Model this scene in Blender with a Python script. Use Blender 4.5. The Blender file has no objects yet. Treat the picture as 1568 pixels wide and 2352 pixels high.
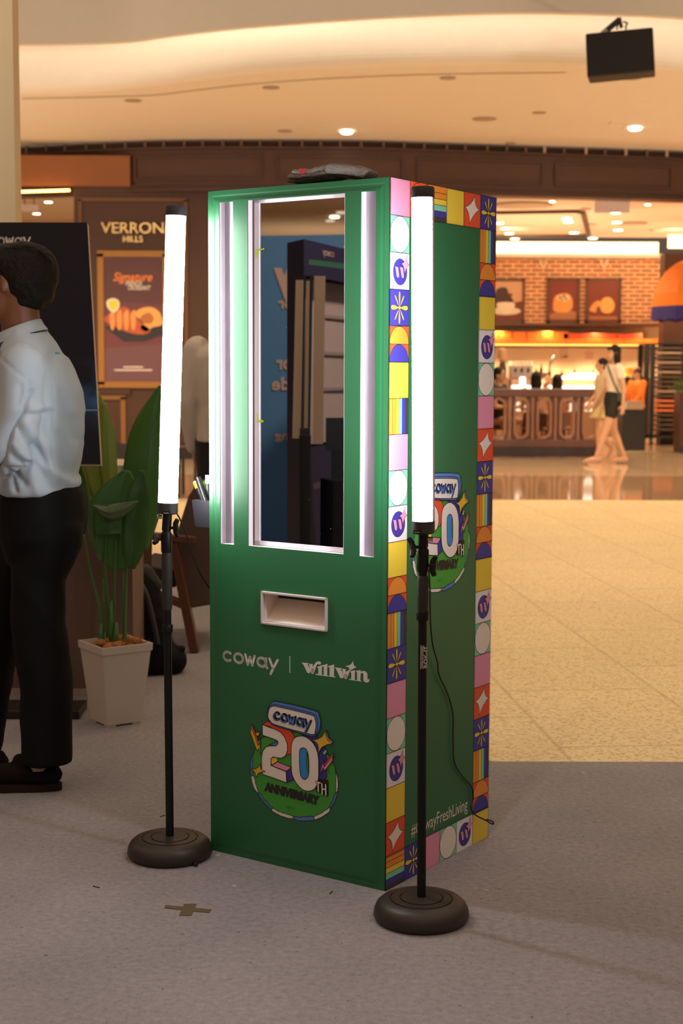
import bpy, bmesh, math, random
from math import sin, cos, pi, radians, sqrt, atan2, hypot
from mathutils import Vector, Matrix, noise
from mathutils.geometry import tessellate_polygon

C = bpy.context.scene.collection
rnd = random.Random(7)
V = Vector

# ------------------------------------------------------------------ camera
FPX, CAMH, PITCH, ROLL = 3428.3, 1.37, 0.0970456, 0.0040863
_f = V((0, cos(PITCH), -sin(PITCH))); _u = V((0, sin(PITCH), cos(PITCH))); _r = V((1, 0, 0))
CR = _r * cos(ROLL) + _u * sin(ROLL)
CU = _u * cos(ROLL) - _r * sin(ROLL)
CF = _f
CAM = V((0, 0, CAMH))
cd = bpy.data.cameras.new('camera'); cam = bpy.data.objects.new('camera', cd); C.objects.link(cam)
M = Matrix((CR, CU, -CF)).transposed().to_4x4(); M.translation = CAM
cam.matrix_world = M
cd.sensor_fit = 'HORIZONTAL'; cd.sensor_width = 24.0; cd.lens = FPX / 1568 * 24
cd.clip_end = 200
cd.dof.use_dof = True; cd.dof.focus_distance = 3.95; cd.dof.aperture_fstop = 5.0
bpy.context.scene.camera = cam

# ------------------------------------------------------------------ world, exposure
sc = bpy.context.scene
sc.view_settings.view_transform = 'Standard'
try: sc.view_settings.look = 'None'
except Exception: pass
sc.view_settings.gamma = 1.0; sc.view_settings.exposure = 0.0
sc.view_settings.use_curve_mapping = False
w = bpy.data.worlds.new('mall_air'); sc.world = w; w.use_nodes = True
bg = w.node_tree.nodes['Background']
# the atrium above is bright, the far ends of the mall are dim
_n = w.node_tree.nodes; _l = w.node_tree.links.new
_tc = _n.new('ShaderNodeTexCoord'); _sx = _n.new('ShaderNodeSeparateXYZ'); _cr = _n.new('ShaderNodeValToRGB')
_l(_tc.outputs['Generated'], _sx.inputs[0]); _l(_sx.outputs['Z'], _cr.inputs[0]); _l(_cr.outputs[0], bg.inputs[0])
_e = _cr.color_ramp.elements; _e[0].position = 0.0; _e[0].color = (.16, .10, .07, 1); _e[1].position = .75; _e[1].color = (1.0, .72, .52, 1)
_m = _cr.color_ramp.elements.new(.25); _m.color = (.20, .13, .095, 1)
bg.inputs[1].default_value = 0.72

LIGHT_K = 1.0
def lamp_spot(name, loc, power, col, angle=120, radius=.06, blend=.6, aim=None):
    l = bpy.data.lights.new(name, 'SPOT'); l.energy = power * LIGHT_K; l.color = col
    l.spot_size = radians(angle); l.spot_blend = blend; l.shadow_soft_size = radius
    o = bpy.data.objects.new(name, l); C.objects.link(o); o.location = loc
    if aim is not None:
        o.rotation_euler = (V(aim) - V(loc)).to_track_quat('-Z', 'Y').to_euler()
    return o
WARM = (1.0, .66, .36)
WARM2 = (1.0, .74, .50)
SOFFIT = 4.64
# ceiling spots over the granite walk, the shop front and the event floor
for x in (-6, -1.5, 3, 7.5):
    lamp_spot('ceiling_spot', (x, 18.5, SOFFIT - .02), 600, WARM, 150)
for x, y in ((1.6, 8.0), (3.6, 8.0), (2.0, 12.0), (5.0, 12.5), (-3.2, 12.0)):
    lamp_spot('atrium_spot', (x, y, 7.5), 370, (1, .70, .36), 75, .15, .9)
for x, y, e in ((-3.0, 1.0, 60), (2.6, 1.2, 50), (.4, -1.5, 60)):
    lamp_spot('atrium_spot', (x, y, 6.5), e, WARM2, 100, .35, .9)
# added lamps outside the view that brighten the curved ceiling and the upper slab
for x, y, ax in ((-9, 12.5, -2), (9.5, 12.5, 2.5), (-8.5, 18, -3), (10.5, 18, 4)):
    lamp_spot('ceiling_fill', (x, y, 1.2), 520, (1, .74, .48), 110, .25, .9, (ax, 18.5, SOFFIT))
for x in (-5, 5): lamp_spot('slab_fill', (x, 3.5, 3.2), 640, (1, .87, .74), 80, .25, .9, (x * .3, 16, 6.0))
# cafe interior downlights
for x, y in ((3.2, 24.5), (6.2, 24.5), (3.4, 27.5), (6.4, 27.5)):
    lamp_spot('cafe_spot', (x, y, 3.9), 330, WARM, 150)
for x, y in ((2.4, 26.0), (3.3, 26.2), (8.2, 27.8)):
    lamp_spot('cafe_ceiling_fill', (x, y, .6), 300, (1, .64, .36), 130, .1, .9, (4.6, y + .5, 4.0))  # added fill from below, there only to brighten the cafe ceiling
for x, y in ((3.2, 28.3), (6.2, 28.3)):
    lamp_spot('brick_fill', (x, y, 3.9), 110, WARM, 110, .08, .9, (x + .5, 31, 2.9))  # added lamps that brighten the brick wall

# ------------------------------------------------------------------ pixel rays -> places in the world
def ray(px, py): return CF + CR * ((px - 784) / FPX) - CU * ((py - 1176) / FPX)
def PY(px, py, Y): d = ray(px, py); return CAM + d * (Y / d.y)
def PZ(px, py, z=0.0): d = ray(px, py); return CAM + d * ((z - CAMH) / d.z)
def PP(px, py, q, n): d = ray(px, py); return CAM + d * ((q - CAM).dot(n) / d.dot(n))
def PX(p):   # world point -> pixel
    d = V(p) - CAM; z = d.dot(CF); return (784 + FPX * d.dot(CR) / z, 1176 - FPX * d.dot(CU) / z)

# ------------------------------------------------------------------ materials
MATS = {}
def _nt(name):
    m = bpy.data.materials.new(name); m.use_nodes = True
    return m, m.node_tree, m.node_tree.nodes['Principled BSDF']
def mat(name, col, rough=.5, metal=0., spec=.5, bump=0., bscale=60., var=0., vscale=8., emit=0., ecol=None, trans=0., coat=0.):
    if name in MATS: return MATS[name]
    m, nt, b = _nt(name)
    c = tuple(col) + (1,)
    b.inputs['Base Color'].default_value = c; b.inputs['Roughness'].default_value = rough
    b.inputs['Metallic'].default_value = metal; b.inputs['Specular IOR Level'].default_value = spec
    if trans: b.inputs['Transmission Weight'].default_value = trans
    if coat: b.inputs['Coat Weight'].default_value = coat
    if emit:
        b.inputs['Emission Color'].default_value = tuple(ecol or col) + (1,); b.inputs['Emission Strength'].default_value = emit
    tc = nt.nodes.new('ShaderNodeTexCoord')
    if var or True:
        n = nt.nodes.new('ShaderNodeTexNoise'); n.inputs['Scale'].default_value = vscale; n.inputs['Detail'].default_value = 3
        nt.links.new(tc.outputs['Object'], n.inputs['Vector'])
        mx = nt.nodes.new('ShaderNodeMix'); mx.data_type = 'RGBA'; mx.blend_type = 'MULTIPLY'
        rp = nt.nodes.new('ShaderNodeMapRange'); rp.inputs['To Min'].default_value = 1 - max(var, .03); rp.inputs['To Max'].default_value = 1 + max(var, .03)
        nt.links.new(n.outputs['Fac'], rp.inputs['Value'])
        mx.inputs['Factor'].default_value = 1
        mx.inputs['A'].default_value = c
        nt.links.new(rp.outputs['Result'], mx.inputs['B'])
        nt.links.new(mx.outputs['Result'], b.inputs['Base Color'])
    if bump:
        n2 = nt.nodes.new('ShaderNodeTexNoise'); n2.inputs['Scale'].default_value = bscale; n2.inputs['Detail'].default_value = 4
        nt.links.new(tc.outputs['Object'], n2.inputs['Vector'])
        bp = nt.nodes.new('ShaderNodeBump'); bp.inputs['Strength'].default_value = bump; bp.inputs['Distance'].default_value = .01
        nt.links.new(n2.outputs['Fac'], bp.inputs['Height']); nt.links.new(bp.outputs['Normal'], b.inputs['Normal'])
    MATS[name] = m
    return m
def emis(name, col, s):
    if name in MATS: return MATS[name]
    m = bpy.data.materials.new(name); m.use_nodes = True; nt = m.node_tree
    nt.nodes.clear(); o = nt.nodes.new('ShaderNodeOutputMaterial'); e = nt.nodes.new('ShaderNodeEmission')
    e.inputs[0].default_value = tuple(col) + (1,); e.inputs[1].default_value = s
    nt.links.new(e.outputs[0], o.inputs[0]); MATS[name] = m; return m

# ------------------------------------------------------------------ mesh builder
class MB:
    def __init__(s): s.v = []; s.f = []; s.m = []; s.mats = []
    def mi(s, m):
        if m not in s.mats: s.mats.append(m)
        return s.mats.index(m)
    def add(s, vs, fs, m):
        k = len(s.v); i = s.mi(m); s.v += [V(p) for p in vs]
        for f in fs: s.f.append([k + q for q in f]); s.m.append(i)
    def quad(s, a, b, c, d, m): s.add([a, b, c, d], [(0, 1, 2, 3)], m)
    def box(s, c, sz, m, rot=None):
        c = V(c); h = [q / 2 for q in sz]; vs = []
        for x in (-1, 1):
            for y in (-1, 1):
                for z in (-1, 1):
                    p = V((x * h[0], y * h[1], z * h[2]))
                    if rot is not None: p = rot @ p
                    vs.append(c + p)
        s.add(vs, [(0, 1, 3, 2), (4, 6, 7, 5), (0, 4, 5, 1), (2, 3, 7, 6), (0, 2, 6, 4), (1, 5, 7, 3)], m)
    def bbox(s, lo, hi, m):
        s.box([(a + b) / 2 for a, b in zip(lo, hi)], [abs(b - a) for a, b in zip(lo, hi)], m)
    def beam(s, a, b, wx, wy, m, up=(0, 0, 1)):   # box from a to b
        a, b = V(a), V(b); d = b - a; L = d.length; z = d.normalized(); x = V(up).cross(z)
        if x.length < 1e-4: x = V((1, 0, 0)).cross(z)
        x.normalize(); y = z.cross(x); R = Matrix((x, y, z)).transposed()
        s.box((a + b) / 2, (wx, wy, L), m, R)
    def loft(s, rings, m, cap=True, closed=False):
        n = len(rings[0]); k = len(s.v); i = s.mi(m)
        for r in rings: s.v += [V(p) for p in r]
        K = len(rings)
        for j in range(K - 1 + (1 if closed else 0)):
            for q in range(n):
                a = k + j * n + q; b = k + j * n + (q + 1) % n; c = k + ((j + 1) % K) * n + (q + 1) % n; d = k + ((j + 1) % K) * n + q
                s.f.append([a, b, c, d]); s.m.append(i)
        if cap and not closed:
            s.f.append([k + q for q in range(n)][::-1]); s.m.append(i)
            s.f.append([k + (K - 1) * n + q for q in range(n)]); s.m.append(i)
    def lathe(s, prof, m, o=(0, 0, 0), ax=(0, 0, 1), n=24, cap=True):
        o = V(o); ax = V(ax).normalized(); x = ax.orthogonal().normalized(); y = ax.cross(x)
        s.loft([[o + ax * z + (x * cos(2 * pi * q / n) + y * sin(2 * pi * q / n)) * max(r, 1e-5) for q in range(n)] for r, z in prof], m, cap)
    def cyl(s, a, b, r, m, n=16, r2=None):
        a, b = V(a), V(b); s.lathe([(r, 0), (r if r2 is None else r2, (b - a).length)], m, a, b - a, n)
    def tube(s, path, r, m, n=10, cap=True):
        path = [V(p) for p in path]; K = len(path); rs = r if isinstance(r, (list, tuple)) else [r] * K
        t0 = (path[1] - path[0]).normalized(); x = t0.orthogonal().normalized(); rings = []
        for i, p in enumerate(path):
            t = (path[min(i + 1, K - 1)] - path[max(i - 1, 0)])
            t = t.normalized() if t.length > 1e-9 else t0
            x = (x - t * x.dot(t)); x = x.normalized() if x.length > 1e-6 else t.orthogonal().normalized()
            y = t.cross(x)
            rings.append([p + (x * cos(2 * pi * q / n) + y * sin(2 * pi * q / n)) * rs[i] for q in range(n)])
        s.loft(rings, m, cap)
    def ell(s, c, r, m, n=16, k=10, rot=None):
        c = V(c); rings = []
        for j in range(k + 1):
            ph = -pi / 2 + pi * j / k; ph = max(min(ph, pi / 2 - .02), -pi / 2 + .02)
            ring = []
            for q in range(n):
                a = 2 * pi * q / n; p = V((r[0] * cos(ph) * cos(a), r[1] * cos(ph) * sin(a), r[2] * sin(ph)))
                if rot is not None: p = rot @ p
                ring.append(c + p)
            rings.append(ring)
        s.loft(rings, m)
    def cap(s, a, b, ra, rb, m, n=12):            # tapered capsule
        a, b = V(a), V(b); d = b - a; L = d.length
        prof = [(ra * sin(t), -ra * cos(t)) for t in (0.05, .5, 1.05)] + [(ra, 0), (rb, L)] + [(rb * cos(t), L + rb * sin(t)) for t in (.5, 1.05, 1.5)]
        s.lathe(prof, m, a, d if L > 1e-6 else V((0, 0, 1)), n)
    def chain(s, pts, rs, m, n=12):
        for i in range(len(pts) - 1): s.cap(pts[i], pts[i + 1], rs[i], rs[i + 1], m, n)
    def poly(s, pts, m):                          # planar polygon, any outline
        pts = [V(p) for p in pts]
        s.add(pts, [tuple(t) for t in tessellate_polygon([pts])], m)
    def prism(s, pts, off, m):
        pts = [V(p) for p in pts]; off = V(off); n = len(pts)
        tr = [tuple(t) for t in tessellate_polygon([pts])]
        s.add(pts + [p + off for p in pts], tr + [tuple(q + n for q in t[::-1]) for t in tr] + [(i, (i + 1) % n, (i + 1) % n + n, i + n) for i in range(n)], m)
    def mesh(s, name):
        me = bpy.data.meshes.new(name); me.from_pydata([tuple(p) for p in s.v], [], s.f)
        for m in s.mats: me.materials.append(m)
        me.polygons.foreach_set('material_index', s.m); me.update(); return me
    def build(s, name, parent=None, smooth=False, bevel=0, bseg=2, recalc=True, auto=None):
        me = s.mesh(name)
        if recalc:
            bm = bmesh.new(); bm.from_mesh(me); bmesh.ops.recalc_face_normals(bm, faces=bm.faces); bm.to_mesh(me); bm.free()
        o = bpy.data.objects.new(name, me); C.objects.link(o)
        if parent is not None:
            o.parent = parent; o.matrix_parent_inverse = parent.matrix_basis.inverted()
        if smooth or auto is not None:
            me.polygons.foreach_set('use_smooth', [True] * len(me.polygons))
            if auto is not None: me.set_sharp_from_angle(angle=radians(auto))
        if bevel:
            b = o.modifiers.new('bevel', 'BEVEL'); b.width = bevel; b.segments = bseg; b.limit_method = 'ANGLE'; b.angle_limit = radians(40)
        return o

def tag(o, label, cat, group=None, kind=None):
    o['label'] = label; o['category'] = cat
    if group: o['group'] = group
    if kind: o['kind'] = kind
    return o
def thing(name, loc, label, cat, group=None, rz=0, kind=None):
    o = bpy.data.objects.new(name, None); C.objects.link(o); o.location = loc; o.rotation_euler = (0, 0, rz); o.empty_display_size = .05
    o.matrix_basis = Matrix.Translation(V(loc)) @ Matrix.Rotation(rz, 4, 'Z')
    return tag(o, label, cat, group, kind)
ORD = ['first', 'second', 'third', 'fourth', 'fifth', 'sixth', 'seventh', 'eighth', 'ninth', 'tenth', 'eleventh', 'twelfth', 'thirteenth', 'fourteenth', 'fifteenth', 'sixteenth']
def struct(o): o['kind'] = 'structure'; return o

def smooth_path(pts, k=8):                        # Catmull-Rom
    pts = [V(p) for p in pts]; out = []
    for i in range(len(pts) - 1):
        p0 = pts[max(i - 1, 0)]; p1 = pts[i]; p2 = pts[i + 1]; p3 = pts[min(i + 2, len(pts) - 1)]
        for j in range(k):
            t = j / k
            out.append(.5 * ((2 * p1) + (p2 - p0) * t + (2 * p0 - 5 * p1 + 4 * p2 - p3) * t * t + (3 * p1 - p0 - 3 * p2 + p3) * t ** 3))
    out.append(pts[-1]); return out
def sm2(pts, k=6, closed=True):                   # smooth closed 2-D outline
    n = len(pts); out = []
    rng = range(n) if closed else range(n - 1)
    for i in rng:
        g = (lambda q: V(pts[q % n])) if closed else (lambda q: V(pts[min(max(q, 0), n - 1)]))
        p0, p1, p2, p3 = g(i - 1), g(i), g(i + 1), g(i + 2)
        for j in range(k):
            t = j / k; p = .5 * ((2 * p1) + (p2 - p0) * t + (2 * p0 - 5 * p1 + 4 * p2 - p3) * t * t + (3 * p1 - p0 - 3 * p2 + p3) * t ** 3)
            out.append((p[0], p[1]))
    if not closed: out.append(tuple(pts[-1]))
    return out

# ------------------------------------------------------------------ built-in lettering as 2-D triangles
_txt = {}
def text2d(s, bold=0.0, shear=0.0):
    key = (s, bold, shear)
    if key in _txt: return _txt[key]
    cu = bpy.data.curves.new('t', 'FONT'); cu.body = s; cu.offset = bold; cu.shear = shear; cu.resolution_u = 4
    o = bpy.data.objects.new('t', cu); C.objects.link(o)
    dg = bpy.context.evaluated_depsgraph_get(); dg.update()
    me = bpy.data.meshes.new_from_object(o.evaluated_get(dg))
    vs = [(v.co.x, v.co.y) for v in me.vertices]; fs = [tuple(p.vertices) for p in me.polygons]
    C.objects.unlink(o); bpy.data.objects.remove(o); bpy.data.meshes.remove(me); bpy.data.curves.remove(cu)
    xs = [v[0] for v in vs]; ys = [v[1] for v in vs]
    _txt[key] = (vs, fs, (min(xs), min(ys), max(xs), max(ys))); return _txt[key]

# ------------------------------------------------------------------ flat printed art on a surface
class Art:
    """polygons in (u, v) metres, laid on a surface by fn(u, v, height)"""
    STEP = .00025
    def __init__(s, fn): s.fn = fn; s.mb = MB()
    def poly(s, pts, m, layer=0):
        p3 = [V((p[0], p[1], 0)) for p in pts]
        if len(p3) < 3: return
        s.mb.add([s.fn(p[0], p[1], .0003 + layer * s.STEP) for p in pts], [tuple(t) for t in tessellate_polygon([p3])], m)
    def stroke(s, pts, w, m, layer=0, closed=False, caps=True, k=8):
        P = [V((p[0], p[1])) for p in pts]; n = len(P); h = w / 2; vs = []; fs = []
        rng = n if closed else n - 1
        for i in range(rng):
            a, b = P[i], P[(i + 1) % n]; d = b - a
            if d.length < 1e-9: continue
            d.normalize(); nn = V((-d.y, d.x)) * h; q = len(vs)
            vs += [a + nn, a - nn, b - nn, b + nn]; fs.append((q, q + 1, q + 2, q + 3))
        for i in range(n):
            if not caps and not closed and i in (0, n - 1): continue
            q = len(vs); vs += [P[i] + V((cos(2 * pi * j / k), sin(2 * pi * j / k))) * h for j in range(k)]; fs.append(tuple(range(q, q + k)))
        s.mb.add([s.fn(p[0], p[1], .0003 + layer * s.STEP) for p in vs], fs, m)
    def outlined(s, pts, m, om, w, layer):
        s.poly(pts, m, layer); s.stroke(pts, w, om, layer + 1, True)
    def text(s, t, m, o, ux, uy, layer=0, bold=0., shear=0., fit=None):
        """o origin; ux, uy: (u, v) vectors for one em; fit=(w, h): scale the text's box to w, h"""
        vs, fs, bb = text2d(t, bold, shear); sx = sy = 1.
        if fit: sx = fit[0] / (bb[2] - bb[0]); sy = fit[1] / (bb[3] - bb[1]); vs = [((x - bb[0]) * sx, (y - bb[1]) * sy) for x, y in vs]
        s.mb.add([s.fn(o[0] + ux[0] * x + uy[0] * y, o[1] + ux[1] * x + uy[1] * y, .0003 + layer * s.STEP) for x, y in vs], fs, m)
    def build(s, name, parent=None): return s.mb.build(name, parent, recalc=False)
def circ(cx, cy, rx, ry=None, n=32, a0=0, a1=2 * pi):
    ry = rx if ry is None else ry
    full = abs(a1 - a0 - 2 * pi) < 1e-6
    K = n if full else n + 1
    return [(cx + rx * cos(a0 + (a1 - a0) * i / n), cy + ry * sin(a0 + (a1 - a0) * i / n)) for i in range(K)]
def plane_fn(o, U, W, N):
    o, U, W, N = V(o), V(U), V(W), V(N)
    return lambda u, v, h: o + U * u + W * v + N * h
# rounded "coway" style letters: polylines in a box with x-height 1
def arcp(cx, cy, r, a0, a1, n=14, ry=None): return [(cx + r * cos(radians(a0 + (a1 - a0) * i / n)), cy + (ry or r) * sin(radians(a0 + (a1 - a0) * i / n))) for i in range(n + 1)]
COWAY = [
    (0.00, [arcp(.42, .5, .40, 50, 310)]),
    (1.02, [arcp(.45, .5, .42, 0, 360)]),
    (2.12, [[(0, .95), (.24, .06), (.45, .80), (.66, .06), (.90, .95)]]),
    (3.28, [arcp(.42, .5, .40, 0, 360), [(.84, .9), (.84, .25), (.95, .06)]]),
    (4.45, [[(0, .95), (.36, .1)], [(.80, .95), (.36, .1), (.12, -.42)]]),
]
def coway(art, mp, w, m, layer=0, wscale=None):
    """mp: (x, y) letter box -> (u, v); w stroke width in metres"""
    for x0, strokes in COWAY:
        for st in strokes: art.stroke([mp(x0 + x, y) for x, y in st], w, m, layer)
COWAY_W = 5.25
# ================================================================== SETTING
M_cream = mat('painted_plaster', (.78, .73, .66), .8, var=.03)
M_plaster_up = mat('painted_plaster_upper', (.72, .66, .58), .8, var=.02)
M_wood = mat('dark_walnut', (.068, .030, .018), .45, var=.18, vscale=3)
M_wood2 = mat('dark_walnut_trim', (.060, .026, .016), .4, var=.15, vscale=3)
M_black = mat('black_plastic', (.012, .012, .013), .45)
M_grille = mat('dark_grille', (.045, .025, .018), .6)
M_gold = mat('gold_trim', (.38, .19, .05), .4, metal=.4)

# granite floor with joints
def granite(name, base, dark, rough, joint, spec=.5, bscale=90):
    m, nt, b = _nt(name); L = nt.links.new
    tc = nt.nodes.new('ShaderNodeTexCoord'); mp = nt.nodes.new('ShaderNodeMapping'); mp.inputs['Rotation'].default_value = (0, 0, radians(84.5)); L(tc.outputs['Object'], mp.inputs['Vector'])
    br = nt.nodes.new('ShaderNodeTexBrick'); br.inputs['Scale'].default_value = 1.0
    br.inputs['Brick Width'].default_value = .95; br.inputs['Row Height'].default_value = .65; br.inputs['Mortar Size'].default_value = .012; br.inputs['Mortar Smooth'].default_value = .7
    br.inputs['Color1'].default_value = (1, 1, 1, 1); br.inputs['Color2'].default_value = (.94, .94, .93, 1); br.inputs['Mortar'].default_value = (joint, joint * .97, joint * .93, 1)
    L(mp.outputs[0], br.inputs['Vector'])
    n1 = nt.nodes.new('ShaderNodeTexNoise'); n1.inputs['Scale'].default_value = bscale; n1.inputs['Detail'].default_value = 5; n1.inputs['Roughness'].default_value = .7; L(tc.outputs['Object'], n1.inputs['Vector'])
    cr = nt.nodes.new('ShaderNodeValToRGB'); cr.color_ramp.elements[0].position = .34; cr.color_ramp.elements[0].color = dark + (1,); cr.color_ramp.elements[1].position = .52; cr.color_ramp.elements[1].color = base + (1,)
    L(n1.outputs['Fac'], cr.inputs[0])
    n2 = nt.nodes.new('ShaderNodeTexNoise'); n2.inputs['Scale'].default_value = .9; n2.inputs['Detail'].default_value = 3; L(tc.outputs['Object'], n2.inputs['Vector'])
    mr = nt.nodes.new('ShaderNodeMapRange'); mr.inputs['To Min'].default_value = .93; mr.inputs['To Max'].default_value = 1.05; L(n2.outputs['Fac'], mr.inputs['Value'])
    a = nt.nodes.new('ShaderNodeMix'); a.data_type = 'RGBA'; a.blend_type = 'MULTIPLY'; a.inputs['Factor'].default_value = 1; L(cr.outputs[0], a.inputs['A']); L(br.outputs['Color'], a.inputs['B'])
    c = nt.nodes.new('ShaderNodeMix'); c.data_type = 'RGBA'; c.blend_type = 'MULTIPLY'; c.inputs['Factor'].default_value = 1; L(a.outputs['Result'], c.inputs['A']); L(mr.outputs[0], c.inputs['B'])
    L(c.outputs['Result'], b.inputs['Base Color']); b.inputs['Roughness'].default_value = rough; b.inputs['Specular IOR Level'].default_value = spec
    MATS[name] = m; return m
M_gran = granite('yellow_granite', (.84, .70, .42), (.48, .33, .16), .55, .80, .25, 70)
M_pol1 = granite('polished_brown_stone', (.50, .34, .22), (.42, .28, .17), .06, .97, .6, 20)
M_pol2 = granite('polished_cream_stone', (.74, .58, .40), (.66, .50, .33), .07, .97, .6, 20)

Yc = PZ(1340, 1748).y                     # far edge of the carpet, right of the kiosk
Ya = PZ(1300, 1147).y                     # matte granite ends
Yb = PZ(1300, 1092).y
mb = MB()
def fz(x0, x1, y0, y1, m, z=-.006): mb.quad((x0, y0, z), (x1, y0, z), (x1, y1, z), (x0, y1, z), m)
fz(-45, 30, -30, Ya, M_gran); fz(-45, 30, Ya, Yb, M_pol1); fz(-45, 30, Yb, 45, M_pol2)
struct(mb.build('floor', recalc=False))

# carpet of the event area
def carpet_mat():
    m, nt, b = _nt('grey_needle_carpet'); L = nt.links.new; tc = nt.nodes.new('ShaderNodeTexCoord')
    def nz(s, d, r=.5):
        n = nt.nodes.new('ShaderNodeTexNoise'); n.inputs['Scale'].default_value = s; n.inputs['Detail'].default_value = d; n.inputs['Roughness'].default_value = r; L(tc.outputs['Object'], n.inputs['Vector']); return n
    a = nz(2.2, 3); bb = nz(55, 6, .75); f = nz(420, 3, .7); sp = nz(75, 2, .5)
    def rng(n, lo, hi, i0=0.3, i1=.7):
        r = nt.nodes.new('ShaderNodeMapRange'); r.inputs['From Min'].default_value = i0; r.inputs['From Max'].default_value = i1; r.inputs['To Min'].default_value = lo; r.inputs['To Max'].default_value = hi; L(n.outputs['Fac'], r.inputs['Value']); return r
    def mul(x, y):
        q = nt.nodes.new('ShaderNodeMath'); q.operation = 'MULTIPLY'; L(x.outputs[0], q.inputs[0]); L(y.outputs[0], q.inputs[1]); return q
    v = mul(mul(rng(a, .90, 1.08), rng(bb, .74, 1.20)), mul(rng(f, .78, 1.22), rng(sp, .45, 1, .24, .33)))
    mx = nt.nodes.new('ShaderNodeMix'); mx.data_type = 'RGBA'; mx.blend_type = 'MULTIPLY'; mx.inputs['Factor'].default_value = 1; mx.inputs['A'].default_value = (.285, .272, .290, 1); L(v.outputs[0], mx.inputs['B'])
    L(mx.outputs['Result'], b.inputs['Base Color']); b.inputs['Roughness'].default_value = .95; b.inputs['Specular IOR Level'].default_value = .15
    bp = nt.nodes.new('ShaderNodeBump'); bp.inputs['Strength'].default_value = .5; bp.inputs['Distance'].default_value = .004; L(bb.outputs['Fac'], bp.inputs['Height']); L(bp.outputs[0], b.inputs['Normal'])
    MATS['carpet'] = m; return m
mb = MB()
xe = PZ(1120, 1752).x
out = [(-7, -4), (5, -4), (5, PZ(1568, 1745).y), (xe + .03, Yc - .01), (xe + .005, Yc + .004), (xe - .005, Yc + .03), (xe - .45, 10.6), (-7, 10.6)]
mb.prism([(x, y, -.0055) for x, y in out], (0, 0, .0055), carpet_mat())
tag(mb.build('event_carpet'), 'large grey-brown needle-felt carpet laid over the granite under the green kiosk', 'carpet')

# ---- ceiling: soffit, cove, fascias
SOFF = [(-260, 345), (50, 335), (200, 327), (400, 320), (784, 320), (1000, 326), (1200, 333), (1568, 346), (1900, 362)]
FAS = [(-260, 214), (50, 212), (200, 208), (350, 194), (450, 180), (600, 163), (784, 152), (1000, 146), (1200, 144), (1400, 150), (1568, 160), (1900, 190)]
LIP = [(-260, 106), (50, 102), (200, 99), (300, 94), (400, 80), (550, 63), (784, 45), (1000, 33), (1200, 28), (1400, 32), (1568, 40), (1900, 62)]
LIPZ = 5.02
def curve_at(px, z, k=6): return smooth_path([PZ(x, y, z) for x, y in px], k)
soff = curve_at(SOFF, SOFFIT); fas = curve_at(FAS, SOFFIT); lip = curve_at(LIP, LIPZ)
def strip(mb, A, B, m):
    k = len(mb.v); n = len(A); i = mb.mi(m); mb.v += list(A) + list(B)
    for q in range(n - 1): mb.f.append([k + q, k + q + 1, k + n + q + 1, k + n + q]); mb.m.append(i)
def resample(path, n):
    L = [0]
    for i in range(1, len(path)): L.append(L[-1] + (path[i] - path[i - 1]).length)
    out = []; j = 0
    for i in range(n):
        t = L[-1] * i / (n - 1)
        while j < len(L) - 2 and L[j + 1] < t: j += 1
        s = (t - L[j]) / max(L[j + 1] - L[j], 1e-9); out.append(path[j].lerp(path[j + 1], s))
    return out
N_ = 70
# straighten index by x so strips line up
def by_x(path, n=N_, x0=-4.8, x1=5.6):
    out = []
    for i in range(n):
        x = x0 + (x1 - x0) * i / (n - 1)
        best = None
        for a, b in zip(path[:-1], path[1:]):
            if a.x <= x <= b.x: best = a.lerp(b, (x - a.x) / (b.x - a.x)); break
        if best is None: best = (path[0] if x < path[0].x else path[-1]).copy(); best.x = x
        out.append(best)
    return out
fa = by_x(fas); so = by_x(soff, x0=-6.2, x1=7.2); li = by_x(lip)
mb = MB()
# fillet at foot of fascia, then wall up to the void slab
prof = [(0.16, 0.0)] + [(.16 - .16 * sin(t * pi / 12), .16 - .16 * cos(t * pi / 12)) for t in range(1, 7)] + [(0, .95)]
rows = [[p + V((0, dy, dz)) for p in fa] for dy, dz in prof]
for A, B in zip(rows[:-1], rows[1:]): strip(mb, A, B, M_cream)
strip(mb, so, rows[0], M_cream)
# thin shadow gap follows further down as a flat, darker strip
o = mb.build('ceiling', smooth=True, recalc=False); struct(o)
# nearer void slab with the lip that hides the strip light
mb = MB()
li_b = [p + V((0, .10, 0)) for p in li]; li_t = [p + V((0, 0, 1.4)) for p in li]; li_bt = [p + V((0, .10, .10)) for p in li]
li_deep = [V((p.x, q.y, p.z)) for p, q in zip([a + V((0, 0, .95)) for a in li], fa)]
strip(mb, li, li_t, M_plaster_up); strip(mb, li, li_b, M_plaster_up); strip(mb, li_b, li_bt, M_plaster_up)
li_c = [p + V((0, .10, .95)) for p in li]; strip(mb, li_bt, li_c, M_plaster_up)
strip(mb, li_c, [V((q.x, q.y, li_c[0].z)) for q in fa], M_plaster_up)
o = mb.build('ceiling_void_slab', smooth=False, recalc=False); struct(o)
# cove strip light: on the back of the lip, shining at the fascia
mb = MB()
A = [p + V((0, .115, .12)) for p in li]; B = [p + V((0, .115, .17)) for p in li]
strip(mb, A, B, emis('cove_strip_glow', (1, .82, .60), 15))
tag(mb.build('cove_strip_light', recalc=False), 'long warm strip light hidden behind the curved ceiling lip', 'strip light')

# shadow-gap joint on the soffit: flat strip, its shade put into the colour
GAP = [(50, 226), (200, 223), (350, 218), (430, 209), (560, 194), (700, 183), (784, 178), (1000, 170), (1300, 166)]
g = curve_at(GAP, SOFFIT - .004)
mb = MB(); strip(mb, g, [p + V((0, .05, 0)) for p in g], mat('joint_shadow', (.45, .36, .27), .8)); struct(mb.build('trim_1', recalc=False))

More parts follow.
